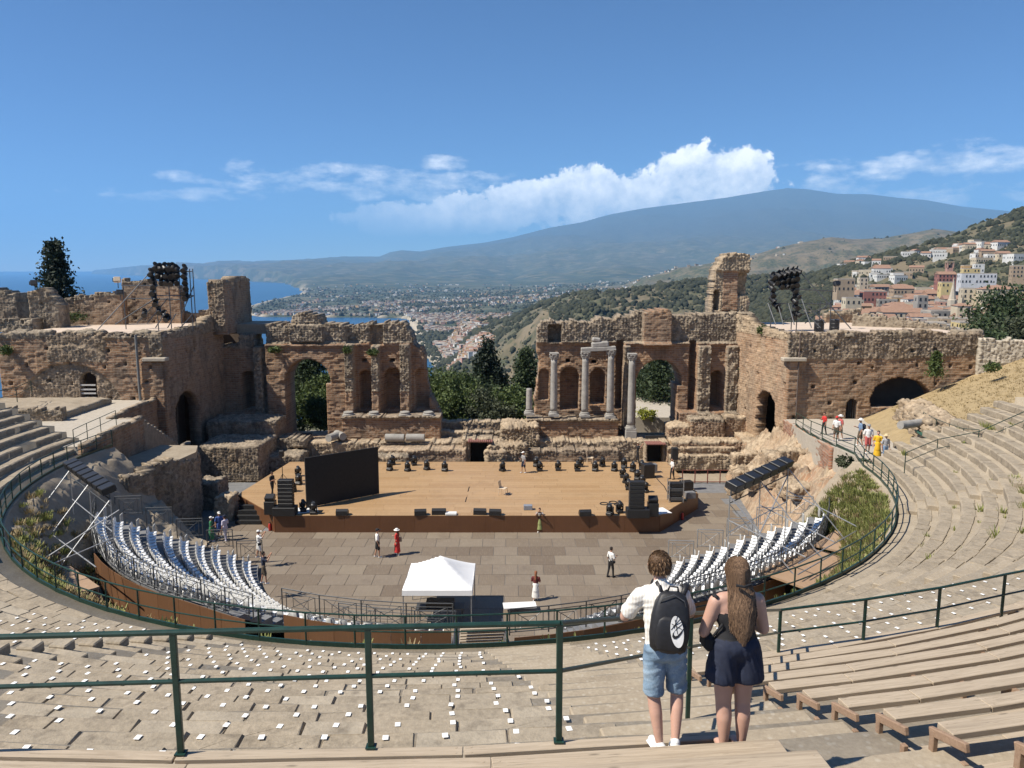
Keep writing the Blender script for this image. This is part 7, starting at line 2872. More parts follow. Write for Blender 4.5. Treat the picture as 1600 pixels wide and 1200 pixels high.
# ---------------------------------------------------------------- people
def m_cloth(name, c, stripe=None, scale=60, rough=.85, var=.14):
    t = NT(name)
    o = t.co()
    n = t.noise(o, 9, 5, .6)
    a = t.ramp(n, [(.3, tuple(x * (1 - var) for x in c)), (.7, tuple(min(1, x * (1 + var)) for x in c))])
    if stripe:
        w = t.N.new('ShaderNodeTexWave'); w.inputs['Scale'].default_value = stripe[1]; w.bands_direction = stripe[2]; w.inputs['Distortion'].default_value = .6
        t.L.new(o, w.inputs['Vector'])
        a = t.mix(t.ramp(w.outputs['Fac'], [(.45, (0, 0, 0)), (.6, (1, 1, 1))]), a, stripe[0])
    t.color(a).set(Roughness=rough)
    t.bump(t.noise(o, 22, 4, .6), .3, .01)
    return t.mat


def m_skin(name, c):
    t = NT(name)
    n = t.noise(t.co(), 6, 4, .5)
    t.color(t.ramp(n, [(.3, tuple(x * .9 for x in c)), (.7, c)])).set(Roughness=.55)
    t.bsdf.inputs['Subsurface Weight'].default_value = .08
    t.bsdf.inputs['Subsurface Radius'].default_value = (.02, .01, .005)
    return t.mat


SKIN, SKIN2 = m_skin('tanned_skin', (.42, .225, .145)), m_skin('fair_skin', (.55, .33, .245))


def m_hair(name, lo, hi):
    t = NT(name)
    t.color(t.ramp(t.attr('tone'), [(0, lo), (1, hi)])).set(Roughness=.7)
    return t.mat


HAIR_B, HAIR_L = m_hair('short_brown_hair', (.07, .036, .016), (.30, .18, .095)), m_hair('long_brown_hair', (.042, .020, .010), (.33, .20, .11))
CL = {k: m_cloth('cloth_' + k, c) for k, c in dict(white=(.74, .73, .70), black=(.014, .014, .016), navy=(.016, .022, .045), red=(.55, .035, .03), green=(.03, .16, .07), olive=(.30, .34, .13), blue=(.05, .10, .30), brown=(.10, .075, .05), grey=(.28, .28, .28),
                                                   yellow=(.72, .42, .02), pink=(.45, .10, .09), wine=(.12, .02, .018), sky=(.16, .24, .36), beige=(.45, .36, .24), lilac=(.55, .52, .62), straw=(.62, .50, .30), shoe=(.72, .72, .70), darkhair=(.02, .013, .009), brownhair=(.10, .05, .025), redhair=(.22, .08, .035)).items()}
CL['striped'] = m_cloth('cloth_striped', (.70, .70, .68), ((.02, .025, .06), 9.0, 'Z'))
CL['cream_stripe'] = m_cloth('cloth_cream_stripe', (.66, .62, .55), ((.76, .74, .69), 13.0, 'X'))


def m_denim():
    t = NT('washed_denim')
    o = t.co()
    n = t.noise(o, 3.0, 6, .65); f = t.noise(t.co((60, 60, 14)), 4, 3, .6)
    c = t.ramp(t.math('ADD', t.math('MULTIPLY', n, .75), t.math('MULTIPLY', f, .25)), [(.32, (.10, .165, .25)), (.5, (.20, .29, .38)), (.68, (.42, .51, .58))])
    t.color(c).set(Roughness=.9)
    t.bump(t.math('ADD', f, t.noise(o, 14, 4, .6)), .35, .01)
    return t.mat


CL['denim'] = m_denim()


def capsule(a, b, ra, rb, n=12, flat=1.0, cut=1.0):
    """tapered rod with round ends as a point grid; flat squeezes it front to back"""
    a, b = Vector(a), Vector(b)
    d = (b - a)
    L_ = d.length
    d = d / L_ if L_ > 1e-6 else Vector((0, 0, 1))
    m = MB()
    pts, rs = [], []
    for k in range(5):
        t = math.pi / 2 * (1 - k / 4.0)
        pts.append(a - d * ra * math.sin(t)); rs.append(max(ra * math.cos(t), .0015))
    for k in range(5):
        t = math.pi / 2 * k / 4.0
        pts.append(b + d * rb * math.sin(t) * cut); rs.append(max(rb * math.cos(t), .0015))
    m.tube(pts, rs, n)
    if flat != 1.0:
        c = (a + b) / 2
        m.v = [(x, c.y + (y - c.y) * flat if abs(d.y) < .5 else y, z) for x, y, z in m.v]
    return m


def fuse(name, prims, mats, voxel, parent, fold=None, smooth=3):
    """one continuous body from overlapping tapered rods: (a, b, ra, rb, material index, flat)"""
    allm = MB()
    for p in prims:
        c = capsule(p[0], p[1], p[2], p[3], 14, p[5] if len(p) > 5 else 1.0, p[6] if len(p) > 6 else 1.0)
        allm.add(c.v, c.f)
    tmp = bpy.data.objects.new('tmp', allm.mesh('tmp', mats[0]))
    col.objects.link(tmp)
    md = tmp.modifiers.new('r', 'REMESH'); md.mode = 'VOXEL'; md.voxel_size = voxel
    sm = tmp.modifiers.new('s', 'SMOOTH'); sm.factor = .5; sm.iterations = smooth
    dg = bpy.context.evaluated_depsgraph_get()
    me = bpy.data.meshes.new_from_object(tmp.evaluated_get(dg))
    old = tmp.data
    bpy.data.objects.remove(tmp); bpy.data.meshes.remove(old)
    me.name = name
    me.materials.clear()
    for m_ in mats: me.materials.append(m_)
    n = len(me.vertices)
    co = np.empty(n * 3, np.float32); me.vertices.foreach_get('co', co); co = co.reshape(-1, 3)
    nf = len(me.polygons)
    fc = np.empty(nf * 3, np.float32); me.polygons.foreach_get('center', fc); fc = fc.reshape(-1, 3)

    def dist(P):
        best = np.full(len(P), 9.0); mi = np.zeros(len(P), int)
        for p in prims:
            a, b = np.array(p[0], float), np.array(p[1], float)
            fl = p[5] if len(p) > 5 else 1.0
            Q = P.copy()
            cy_ = (a[1] + b[1]) / 2
            if fl != 1.0: Q[:, 1] = cy_ + (Q[:, 1] - cy_) / fl
            ab = b - a
            t0 = ((Q - a) @ ab) / max(ab @ ab, 1e-9)
            t = np.clip(t0, 0, 1)
            d = np.linalg.norm(Q - (a + t[:, None] * ab), axis=1) - (p[2] + (p[3] - p[2]) * t)
            if len(p) > 6: d = np.where((t0 - 1) * np.linalg.norm(ab) > p[6] * p[3] + .002, 9.0, d)
            k = d < best
            best = np.where(k, d, best); mi = np.where(k, p[4], mi)
        return mi
    mi = dist(fc)
    me.polygons.foreach_set('material_index', mi.astype(np.int32))
    me.polygons.foreach_set('use_smooth', np.ones(nf, bool))
    if fold:
        no = np.empty(n * 3, np.float32); me.vertices.foreach_get('normal', no); no = no.reshape(-1, 3)
        vm = dist(co)
        for idx, (amp, fx, fz, sd) in fold.items():
            w = ridged((co[:, 0] + co[:, 1] * .7 + co[:, 2] * .35) * fx, (co[:, 2] - co[:, 0] * .5) * fz, 3, sd) - .6
            k = vm == idx
            co[k] += no[k] * (w[k] * amp)[:, None]
        me.vertices.foreach_set('co', co.ravel())
    me.update()
    return link(name, me, parent)


def hand_prims(w, dr, side, s, mi, curl=.6, nrm=(0, 0, -1)):
    """palm and five bent fingers; w wrist, dr direction of the hand, side +1/-1 thumb side"""
    w, dr = Vector(w), Vector(dr).normalized()
    up = Vector(nrm)
    up = (up - dr * up.dot(dr)).normalized()
    sd = dr.cross(up).normalized() * side
    out = [(w, w + dr * .085 * s, .026 * s, .034 * s, mi), (w + sd * .018 * s + dr * .05 * s, w - sd * .018 * s + dr * .05 * s, .024 * s, .024 * s, mi)]
    for k, ln in enumerate((.070, .080, .074, .058)):
        o = sd * ((.030 - .02 * k) * s)
        a = w + dr * .085 * s + o
        b = a + (dr * (1 - curl * .4) + up * curl * .5).normalized() * ln * .5 * s
        c = b + (dr * (1 - curl) + up * curl).normalized() * ln * .5 * s
        out += [(a, b, .0095 * s, .009 * s, mi), (b, c, .009 * s, .0075 * s, mi)]
    a = w + dr * .03 * s + sd * .028 * s
    b = a + (dr * .6 + sd * .7).normalized() * .035 * s
    c = b + (dr * .9 + sd * .2 + up * .2).normalized() * .03 * s
    out += [(a, b, .012 * s, .0105 * s, mi), (b, c, .0105 * s, .008 * s, mi)]
    return out


V3 = Vector


def small_person(px, py, z, rz, h, label, top='white', low='black', kind='shorts', arms='down', hat=None, hair='darkhair', bag=None, skin=None, group='visitors and crew', stride=.12, phone=False, loc=None):
    if z is None:
        z = 6.2
        for _ in range(6): z = walk_z(PZ(px, py, z).y)
    p = loc or PZ(px, py, z)
    root = empty('person', p, rz)
    tag(root, label, 'person', None)
    s = h / 1.75
    mats = [skin or SKIN, CL[top], CL[low], CL['shoe' if low != 'black' or kind == 'shorts' else 'black'], CL[hair]]
    q = lambda x, y, z_: V3((x * s, y * s, z_ * s))
    P = []
    f = stride
    for sg in (-1, 1):
        hip, kn, an = q(sg * .09, 0, .93), q(sg * .10, sg * f * .5 + .02, .50), q(sg * .105, sg * f - .02, .09)
        leg = 2 if kind == 'trousers' else 0
        P += [(hip, kn, .085 * s, .058 * s, 2 if kind in ('trousers', 'shorts') else 0), (kn, an, (.062 if leg else .055) * s, (.05 if leg else .036) * s, leg)]
        if kind == 'shorts': P += [(hip, hip + (kn - hip) * .92, .098 * s, .090 * s, 2, 1.0, .1)]
        if kind == 'trousers': P += [(hip, kn, .095 * s, .07 * s, 2)]
        P += [(an + q(0, -.03, -.04), an + q(0, .14, -.055), .042 * s, .036 * s, 3)]
    P += [(q(-.07, 0, .95), q(.07, 0, .95), .115 * s, .115 * s, 2 if kind != 'dress' else 1, .85), (q(0, 0, 1.0), q(0, .0, 1.2), .125 * s, .14 * s, 1, .8), (q(-.09, 0, 1.36), q(.09, 0, 1.36), .105 * s, .105 * s, 1, .8), (q(0, 0, 1.15), q(0, 0, 1.34), .15 * s, .15 * s, 1, .75),
          (q(0, 0, 1.44), q(0, .015, 1.53), .055 * s, .052 * s, 0)]
    if kind in ('skirt', 'dress'):
        mi = 2 if kind == 'skirt' else 1
        P += [(q(0, 0, .98), q(0, 0, .62), .14 * s, .19 * s, mi), (q(0, 0, .62), q(0, .0, .2), .19 * s, .235 * s, mi, .85, .08)]
    # head with nose, chin, ears and hair
    hc = q(0, .03, 1.645)
    P += [(hc + q(0, 0, -.03), hc + q(0, -.01, .035), .078 * s, .088 * s, 0), (hc + q(0, .035, -.075), hc + q(0, .03, -.06), .045 * s, .05 * s, 0), (hc + q(0, .09, -.02), hc + q(0, .10, -.035), .014 * s, .016 * s, 0)]
    for sg in (-1, 1): P += [(hc + q(sg * .085, -.005, -.02), hc + q(sg * .085, -.005, .01), .014 * s, .016 * s, 0)]
    P += [(hc + q(0, -.025, .03), hc + q(0, -.015, .055), .092 * s, .088 * s, 4)]
    if hair in ('brownhair', 'redhair') and arms != 'man': P += [(hc + q(0, -.06, 0), hc + q(0, -.11, -.34), .075 * s, .06 * s, 4)]
    # arms
    hands = []
    for sg in (-1, 1):
        sh = q(sg * .185, 0, 1.385)
        if arms == 'photo': el, wr = q(sg * .25, .20, 1.30), q(sg * .09, .36, 1.55)
        elif arms == 'phone': el, wr = (q(sg * .24, .03, 1.12), q(sg * .08, .26, 1.24))
        elif arms == 'one': el, wr = (q(.26, .05, 1.12), q(.12, .27, 1.20)) if sg > 0 else (q(-.245, -.02, 1.10), q(-.25, .06, .86))
        else: el, wr = q(sg * .245, -.03, 1.10), q(sg * .25, .06, .86)
        P += [(sh, el, .058 * s, .046 * s, 0), (sh, sh + (el - sh) * .85, .068 * s, .066 * s, 1, 1.0, .1), (el, wr, .043 * s, .029 * s, 0)]
        P += hand_prims(wr, wr - el, -sg, s, 0, .5, (0, 0, -1) if arms == 'down' else (0, 1, 0))
    fuse('body', P, mats, .0205, root)
    if hat:
        m = MB()
        if hat[1] == 'cap':
            m.lathe(hc + q(0, -.01, .035), [(.10 * s, 0), (.104 * s, .04 * s), (.08 * s, .085 * s), (.03 * s, .105 * s)], 14)
            m.box(hc + q(0, .12, .045), (.15 * s, .13 * s, .015 * s), bev=.004)
        else:
            m.lathe(hc + q(0, -.01, .035), [(.19 * s, -.012 * s), (.19 * s, 0), (.108 * s, .012 * s), (.104 * s, .07 * s), (.07 * s, .10 * s), (.02 * s, .105 * s)], 16)
        m.build('hat', CL[hat[0]], root, smooth=False)
    if bag == 'backpack':
        MB().box(q(0, -.20, 1.2), (.30 * s, .16 * s, .42 * s), bev=.05).build('backpack', CL['navy'], root)
    elif bag == 'strap':
        m = MB().tube([q(-.15, .02, 1.44), q(-.05, .14, 1.25), q(.12, .13, 1.02), q(.2, 0, .98), q(.1, -.14, 1.05), q(-.06, -.14, 1.3), q(-.15, .02, 1.44)], .016 * s, 6)
        m.box(q(.22, .03, .95), (.07 * s, .2 * s, .16 * s), bev=.02)
        m.build('bag', CL['black'], root)
    elif bag == 'tote':
        m = MB().box(q(.22, -.1, .98), (.1 * s, .26 * s, .3 * s), bev=.03)
        m.tube([q(.2, 0, 1.12), q(.2, -.03, 1.42), q(.22, -.2, 1.12)], .012 * s, 5)
        m.build('bag', CL['beige'], root)
    if phone or arms in ('photo', 'phone'):
        MB().box(q(0, .44 if arms == 'photo' else .34, 1.57 if arms == 'photo' else 1.26), (.15 * s, .012, .075 * s), bev=.003).build('phone', M_BLACK, root) if False else tag(MB().box((0, 0, 0), (.15 * s, .012, .075 * s), bev=.003).build('phone', M_BLACK, None, loc=V3(p) + Matrix.Rotation(rz, 3, 'Z') @ q(0, .44 if arms == 'photo' else .34, 1.57 if arms == 'photo' else 1.26), rz=rz), 'phone held up by the ' + label.split(' with')[0], 'phone')
    return root


def SP(*a, **k): return small_person(*a, **k)


SP(590, 871, .02, R(-75), 1.82, 'man in white shirt and black shorts facing the woman in red', 'white', 'black', 'shorts', hat=('black', 'cap'), bag='strap')
SP(621, 867, .02, R(70), 1.68, 'woman in long red dress and white sun hat on the orchestra floor', 'red', 'red', 'dress', hat=('white', 'sun'), hair='brownhair', bag='tote', skin=SKIN2, arms='one')
SP(843, 831, .02, R(175), 1.66, 'woman in green skirt at the stage front', 'grey', 'olive', 'skirt', arms='photo', hair='darkhair', bag='strap')
SP(954, 902, .02, R(-60), 1.8, 'man in white shirt with shoulder strap near the town-side seats', 'white', 'black', 'trousers', arms='one', bag='strap')
SP(837, 938, .02, R(-10), 1.62, 'woman with long red brown hair in wine top and white skirt near the gap', 'wine', 'white', 'skirt', arms='phone', hair='redhair', skin=SKIN2)
SP(405, 872, .6, R(-65), 1.7, 'person in white with cap by the seats', 'white', 'white', 'shorts', arms='photo', hat=('white', 'cap'), bag='strap')
SP(413, 912, .9, R(-70), 1.78, 'man in navy shirt on the seats', 'navy', 'brown', 'shorts', arms='photo', hair='darkhair')
SP(331, 846, .02, R(-80), 1.66, 'woman in green top and white cap behind the seaside barriers', 'green', 'green', 'skirt', hat=('white', 'cap'), hair='darkhair', arms='one')
SP(344, 840, .02, R(-150), 1.75, 'person in blue shirt and white cap beside the stage', 'blue', 'blue', 'shorts', hat=('white', 'cap'))
SP(353, 845, .02, R(60), 1.72, 'person in pale lilac clothes and dark cap beside the stage', 'lilac', 'lilac', 'trousers', hat=('navy', 'cap'), arms='one')
SP(426, 774, SZ, R(-110), 1.78, 'man all in black behind the sea-side speakers', 'black', 'black', 'trousers', arms='one')
SP(818, 739, SZ, R(120), 1.76, 'stage hand in grey shirt and white cap at the back of the stage', 'grey', 'navy', 'shorts', hat=('white', 'cap'), arms='one')
SP(996, 723, SZ + .1, R(-100), 1.78, 'dark clothed person on the stage back edge', 'black', 'black', 'trousers', arms='photo', hat=('beige', 'cap'))
SP(1050, 749, SZ, R(100), 1.7, 'person in white shirt under the pole speaker', 'white', 'black', 'trousers', arms='one')
ZW = None
SP(1287, 679, ZW, R(100), 1.6, 'person in red shirt sitting low at the walkway railing', 'red', 'black', 'trousers', arms='one')
SP(1306, 689, ZW, R(140), 1.68, 'person in white shirt and red cap at the walkway railing', 'white', 'brown', 'shorts', hat=('red', 'cap'))
SP(1312, 686, ZW, R(100), 1.68, 'person in white hat half hidden at the walkway railing', 'pink', 'brown', 'shorts', hat=('white', 'sun'))
SP(1343, 697, ZW, R(80), 1.8, 'man in blue shirt with backpack and white hat on the walkway', 'sky', 'brown', 'shorts', hat=('white', 'sun'), bag='backpack', arms='one')
SP(1355, 708, ZW, R(165), 1.78, 'man in white shirt and red shorts on the walkway', 'white', 'pink', 'shorts', hair='darkhair', hat=('grey', 'cap'))
SP(1370, 717, ZW, R(150), 1.68, 'woman in long yellow dress on the walkway', 'yellow', 'yellow', 'dress', hair='darkhair', skin=SKIN2)
SP(1382, 721, ZW, R(185), 1.62, 'boy in striped shirt and straw hat on the walkway', 'striped', 'sky', 'shorts', hat=('straw', 'sun'))


# ---------------------------------------------------------------- the couple at the railing
def strands(roots, dirs, n_seg, length, wid, seed, gravity=.5, wave=.01, tone_by=None):
    """thin flat hair ribbons"""
    g = np.random.default_rng(seed)
    V, F, T, b = [], [], [], 0
    for r_, d_, L_ in zip(roots, dirs, length):
        p = Vector(r_); d = Vector(d_).normalized()
        sd = d.cross(Vector((g.normal(), g.normal(), g.normal()))).normalized()
        tn = g.uniform(0, 1)
        ph = g.uniform(0, 6.28)
        for k in range(n_seg + 1):
            w = wid * (1 - .75 * (k / n_seg) ** 2)
            V += [tuple(p - sd * w), tuple(p + sd * w)]
            T += [tn, tn]
            if k < n_seg:
                F.append((b + 2 * k, b + 2 * k + 1, b + 2 * k + 3, b + 2 * k + 2))
                d = (d + Vector((math.sin(ph + k * 1.1) * wave * 20, 0, -gravity)) * (1.0 / n_seg)).normalized()
                p = p + d * (L_ / n_seg)
        b += 2 * (n_seg + 1)
    return np.array(V), np.array(F), np.array(T)


def build_man():
    root = empty('person', (1.31, 6.10, 13.40), 0)
    root.scale = (.965,) * 3
    tag(root, 'young man in pale shirt and denim shorts leaning on the railing', 'person')
    mats = [SKIN2, CL['cream_stripe'], CL['denim'], CL['shoe'], HAIR_B]
    P = []
    q = lambda x, y, z: V3((x, y, z))
    hipL, hipR = q(-.10, .06, .92), q(.09, .06, .92)
    knL, knR = q(-.095, .06, .49), q(.125, .11, .50)
    anL, anR = q(-.05, -.04, .10), q(.085, -.06, .13)
    for hip, kn, an in ((hipL, knL, anL), (hipR, knR, anR)):
        P += [(hip, kn, .088, .060, 0), (kn, kn + (an - kn) * .34 + q(0, -.010, 0), .060, .060, 0), (kn + (an - kn) * .34 + q(0, -.010, 0), an, .060, .037, 0)]
        P += [(hip, hip + (kn - hip) * .93, .100, .093, 2, 1.0, .08)]
        P += [(hip + (kn - hip) * .88, hip + (kn - hip) * .935, .0975, .0975, 2, 1.0, .05)]
    P += [(hipL + q(.02, -.04, .02), hipR + q(-.02, -.04, .02), .108, .108, 2, .9), (q(-.06, .05, 1.0), q(.055, .05, 1.0), .110, .110, 2, .85)]
    # torso leaning a little forwards and to the left
    P += [(q(-.02, .06, 1.02), q(-.03, .10, 1.22), .155, .165, 1, .78), (q(-.09, .13, 1.36), q(.05, .13, 1.36), .128, .128, 1, .85), (q(-.03, .10, 1.2), q(-.035, .13, 1.36), .168, .155, 1, .78), (q(-.055, .055, .99), q(.045, .055, .99), .124, .124, 1, .88)]
    P += [(q(-.15, .14, 1.425), q(.09, .14, 1.425), .070, .070, 1), (q(-.035, .15, 1.43), q(-.045, .19, 1.55), .062, .056, 0), (q(-.035, .145, 1.45), q(-.037, .155, 1.48), .082, .075, 1)]
    # arms onto the rail
    shL, shR = q(-.215, .15, 1.39), q(.15, .15, 1.39)
    elL, wrL = q(-.33, .30, 1.12), q(-.26, .56, 1.13)
    elR, wrR = q(.27, .33, 1.14), q(.06, .58, 1.15)
    for sh, el, wr, sg in ((shL, elL, wrL, -1), (shR, elR, wrR, 1)):
        P += [(sh, el, .062, .048, 0), (el, el + (wr - el) * .35, .047, .047, 0), (el + (wr - el) * .35, wr, .047, .030, 0), (sh, sh + (el - sh) * .82, .072, .074, 1, 1.0, .08)]
        P += hand_prims(wr, V3((.6 * -sg, .3, -.1)), sg, 1.02, 0, .55, (0, .2, -1))
    # head
    hc = q(-.05, .215, 1.655)
    P += [(hc + q(0, .0, -.03), hc + q(0, -.015, .028), .074, .082, 0), (hc + q(0, .05, -.085), hc + q(0, .045, -.06), .045, .055, 0), (hc + q(0, .10, -.02), hc + q(0, .112, -.038), .013, .017, 0), (hc + q(0, .08, -.075), hc + q(0, .085, -.07), .02, .02, 0)]
    for sg in (-1, 1): P += [(hc + q(sg * .086, -.005, -.035), hc + q(sg * .090, -.008, .01), .015, .019, 0)]
    fuse('body', P, mats, .0102, root, {1: (.026, 6, 9, 3), 2: (.020, 8, 13, 8)}, 16)
    # shoes
    for an, rzs, pit in ((anL, .25, 0), (anR, -.1, 28)):
        c = capsule((0, -.06, .04), (0, .15, .032), .046, .040, 14)
        m = MB(); m.add(c.v, c.f)
        c = capsule((0, -.06, .07), (0, .0, .085), .044, .040, 12); m.add(c.v, c.f)
        m.v = [(x * .95, y, max(z, .008)) for x, y, z in m.v]
        m.box((0, .04, .012), (.094, .29, .024), bev=.012)
        o = m.build('shoe', CL['shoe'], root, smooth=True)
        o.location = (an.x, an.y - .0, 0.0 if not pit else .035); o.rotation_euler = (R(-pit), 0, rzs)
    # hair: a cap of short tufts
    g = np.random.default_rng(2)
    cap = MB()
    cap.lathe(hc + q(0, -.022, .0), [(.076, -.07), (.087, -.03), (.093, .02), (.089, .065), (.070, .098), (.032, .118), (.004, .123)], 20)
    cap.v = [(x, y + (.012 if y > hc.y else 0), z) for x, y, z in cap.v]
    cap_me = cap.mesh('hair', HAIR_B, True)
    at = cap_me.attributes.new('tone', 'FLOAT', 'POINT'); at.data.foreach_set('value', np.full(len(cap_me.vertices), .15, np.float32))
    ho = link('hair', cap_me, root)
    rts, drs, lns = [], [], []
    for _ in range(2600):
        a = g.uniform(0, 6.283); e = g.uniform(-.62, 1.5)
        n = V3((math.cos(a) * math.cos(e), math.sin(a) * math.cos(e), math.sin(e)))
        if n.y > .55 and e < .35: continue
        p = hc + q(0, -.02, .012) + V3((n.x * .100, n.y * .104, n.z * .122))
        tang = V3((.35 - n.x * .2, .25, -.75)) + V3((g.normal(), g.normal(), g.normal())) * .22
        rts.append(p); drs.append(n * .22 + tang * .9); lns.append(g.uniform(.025, .05) * (1.1 if e > .6 else .7))
    V, F, T = strands(rts, drs, 4, lns, .0038, 4, .8, .004)
    np_obj('hair_tufts', V, F, HAIR_B, ho, attrs={'tone': T})
    # backpack
    bp = empty('backpack', root.location + V3((-.015, -.08, .975)), 0)
    bp.rotation_euler = (R(-9), R(5), R(-7))
    bp.scale = (1.1, 1.0, 1.1)
    tag(bp, 'black backpack with a white printed emblem on the young man\'s back', 'backpack')
    mb = M_PACK
    shp = [(-.235, .0), (.235, .0)]
    body = []
    for z, w, d_ in ((.0, .10, .055), (.03, .135, .085), (.12, .148, .098), (.25, .145, .095), (.36, .128, .082), (.42, .10, .062), (.45, .06, .04)):
        body.append((z, w, d_))
    m = MB()
    nn = 24
    for z, w, d_ in body:
        for k in range(nn):
            t = 2 * math.pi * k / nn
            cx_, sy = math.cos(t), math.sin(t)
            e = .55
            m.v.append((math.copysign(abs(cx_) ** e, cx_) * w, math.copysign(abs(sy) ** e, sy) * d_, z - .02 + .006 * math.sin(5 * t + z * 20)))
    for i in range(len(body) - 1):
        for k in range(nn):
            m.f.append((i * nn + k, i * nn + (k + 1) % nn, (i + 1) * nn + (k + 1) % nn, (i + 1) * nn + k)); m.m.append(0)
    m.f.append(tuple(range(nn - 1, -1, -1))); m.m.append(0)
    m.f.append(tuple(range((len(body) - 1) * nn, len(body) * nn))); m.m.append(0)
    m.build('pack', mb, bp, smooth=True)
    c = MB()
    for z, w, d_ in ((.015, .085, .012), (.05, .105, .022), (.17, .108, .026), (.23, .095, .02), (.26, .06, .01)):
        for k in range(nn):
            t = 2 * math.pi * k / nn
            cx_, sy = math.cos(t), math.sin(t)
            c.v.append((math.copysign(abs(cx_) ** .6, cx_) * w, -.092 + math.copysign(abs(sy) ** .6, sy) * d_, z))
    for i in range(4):
        for k in range(nn):
            c.f.append((i * nn + k, i * nn + (k + 1) % nn, (i + 1) * nn + (k + 1) % nn, (i + 1) * nn + k)); c.m.append(0)
    c.f.append(tuple(range(4 * nn, 5 * nn))); c.m.append(0)
    fp = c.build('front_pocket', mb, bp, smooth=True)
    # emblem: tilted white oval with a black swoosh and crossing black lines
    def flat(pts, y, mat, name, par=fp):
        n = len(pts)
        m_ = MB().add([(x, y, z) for x, z in pts] + [(x, y + .004, z) for x, z in pts], [tuple(range(n)), tuple(range(2 * n - 1, n - 1, -1))] + [(i, n + i, n + (i + 1) % n, (i + 1) % n) for i in range(n)])
        return m_.build(name, mat, par)
    ov = []
    for k in range(28):
        t = 2 * math.pi * k / 28
        x, z = .048 * math.cos(t), .118 * math.sin(t)
        r_ = R(12)
        ov.append((.045 + x * math.cos(r_) - z * math.sin(r_), .165 + x * math.sin(r_) + z * math.cos(r_)))
    flat(ov, -.1225, CL['white'], 'emblem')
    sw = [(.092, .205), (.066, .162), (.050, .140), (.034, .133), (.022, .142), (.020, .160), (.026, .172), (.014, .150), (.012, .128), (.024, .112), (.042, .112), (.062, .130), (.080, .162)]
    flat(sw, -.1255, mb, 'emblem_mark')
    for (x0, z0, x1, z1) in ((.01, .20, .07, .245), (.0, .22, .075, .19), (.02, .255, .05, .15), (.0, .175, .06, .27), (.03, .175, .08, .235), (.035, .28, .02, .19)):
        d = V3((x1 - x0, 0, z1 - z0)); nn_ = V3((-d.z, 0, d.x)).normalized() * .0022
        flat([(x0 - nn_.x, z0 - nn_.z), (x1 - nn_.x, z1 - nn_.z), (x1 + nn_.x, z1 + nn_.z), (x0 + nn_.x, z0 + nn_.z)], -.1250, mb, 'emblem_line')
    for sg in (-1, 1):
        s_ = MB()
        pts = [V3((sg * .08, .06, .40)), V3((sg * .105, .12, .455)), V3((sg * .125, .23, .44)), V3((sg * .14, .32, .33)), V3((sg * .15, .31, .18)), V3((sg * .15, .16, .07)), V3((sg * .12, .05, .04))]
        s_.tube(pts, [.022, .026, .028, .026, .02, .014, .012], 8)
        s_.build('strap', mb, bp, smooth=True)
    MB().tube([(-.04, .01, .43), (-.03, -.0, .47), (.03, -.0, .47), (.04, .01, .43)], .008, 6).build('handle', mb, bp, smooth=True)
    MB().tube([(-.115, -.05, .30), (-.08, -.085, .39), (0, -.075, .425), (.08, -.085, .39), (.115, -.05, .30)], .004, 5).build('zip', M_DSTEEL, bp)


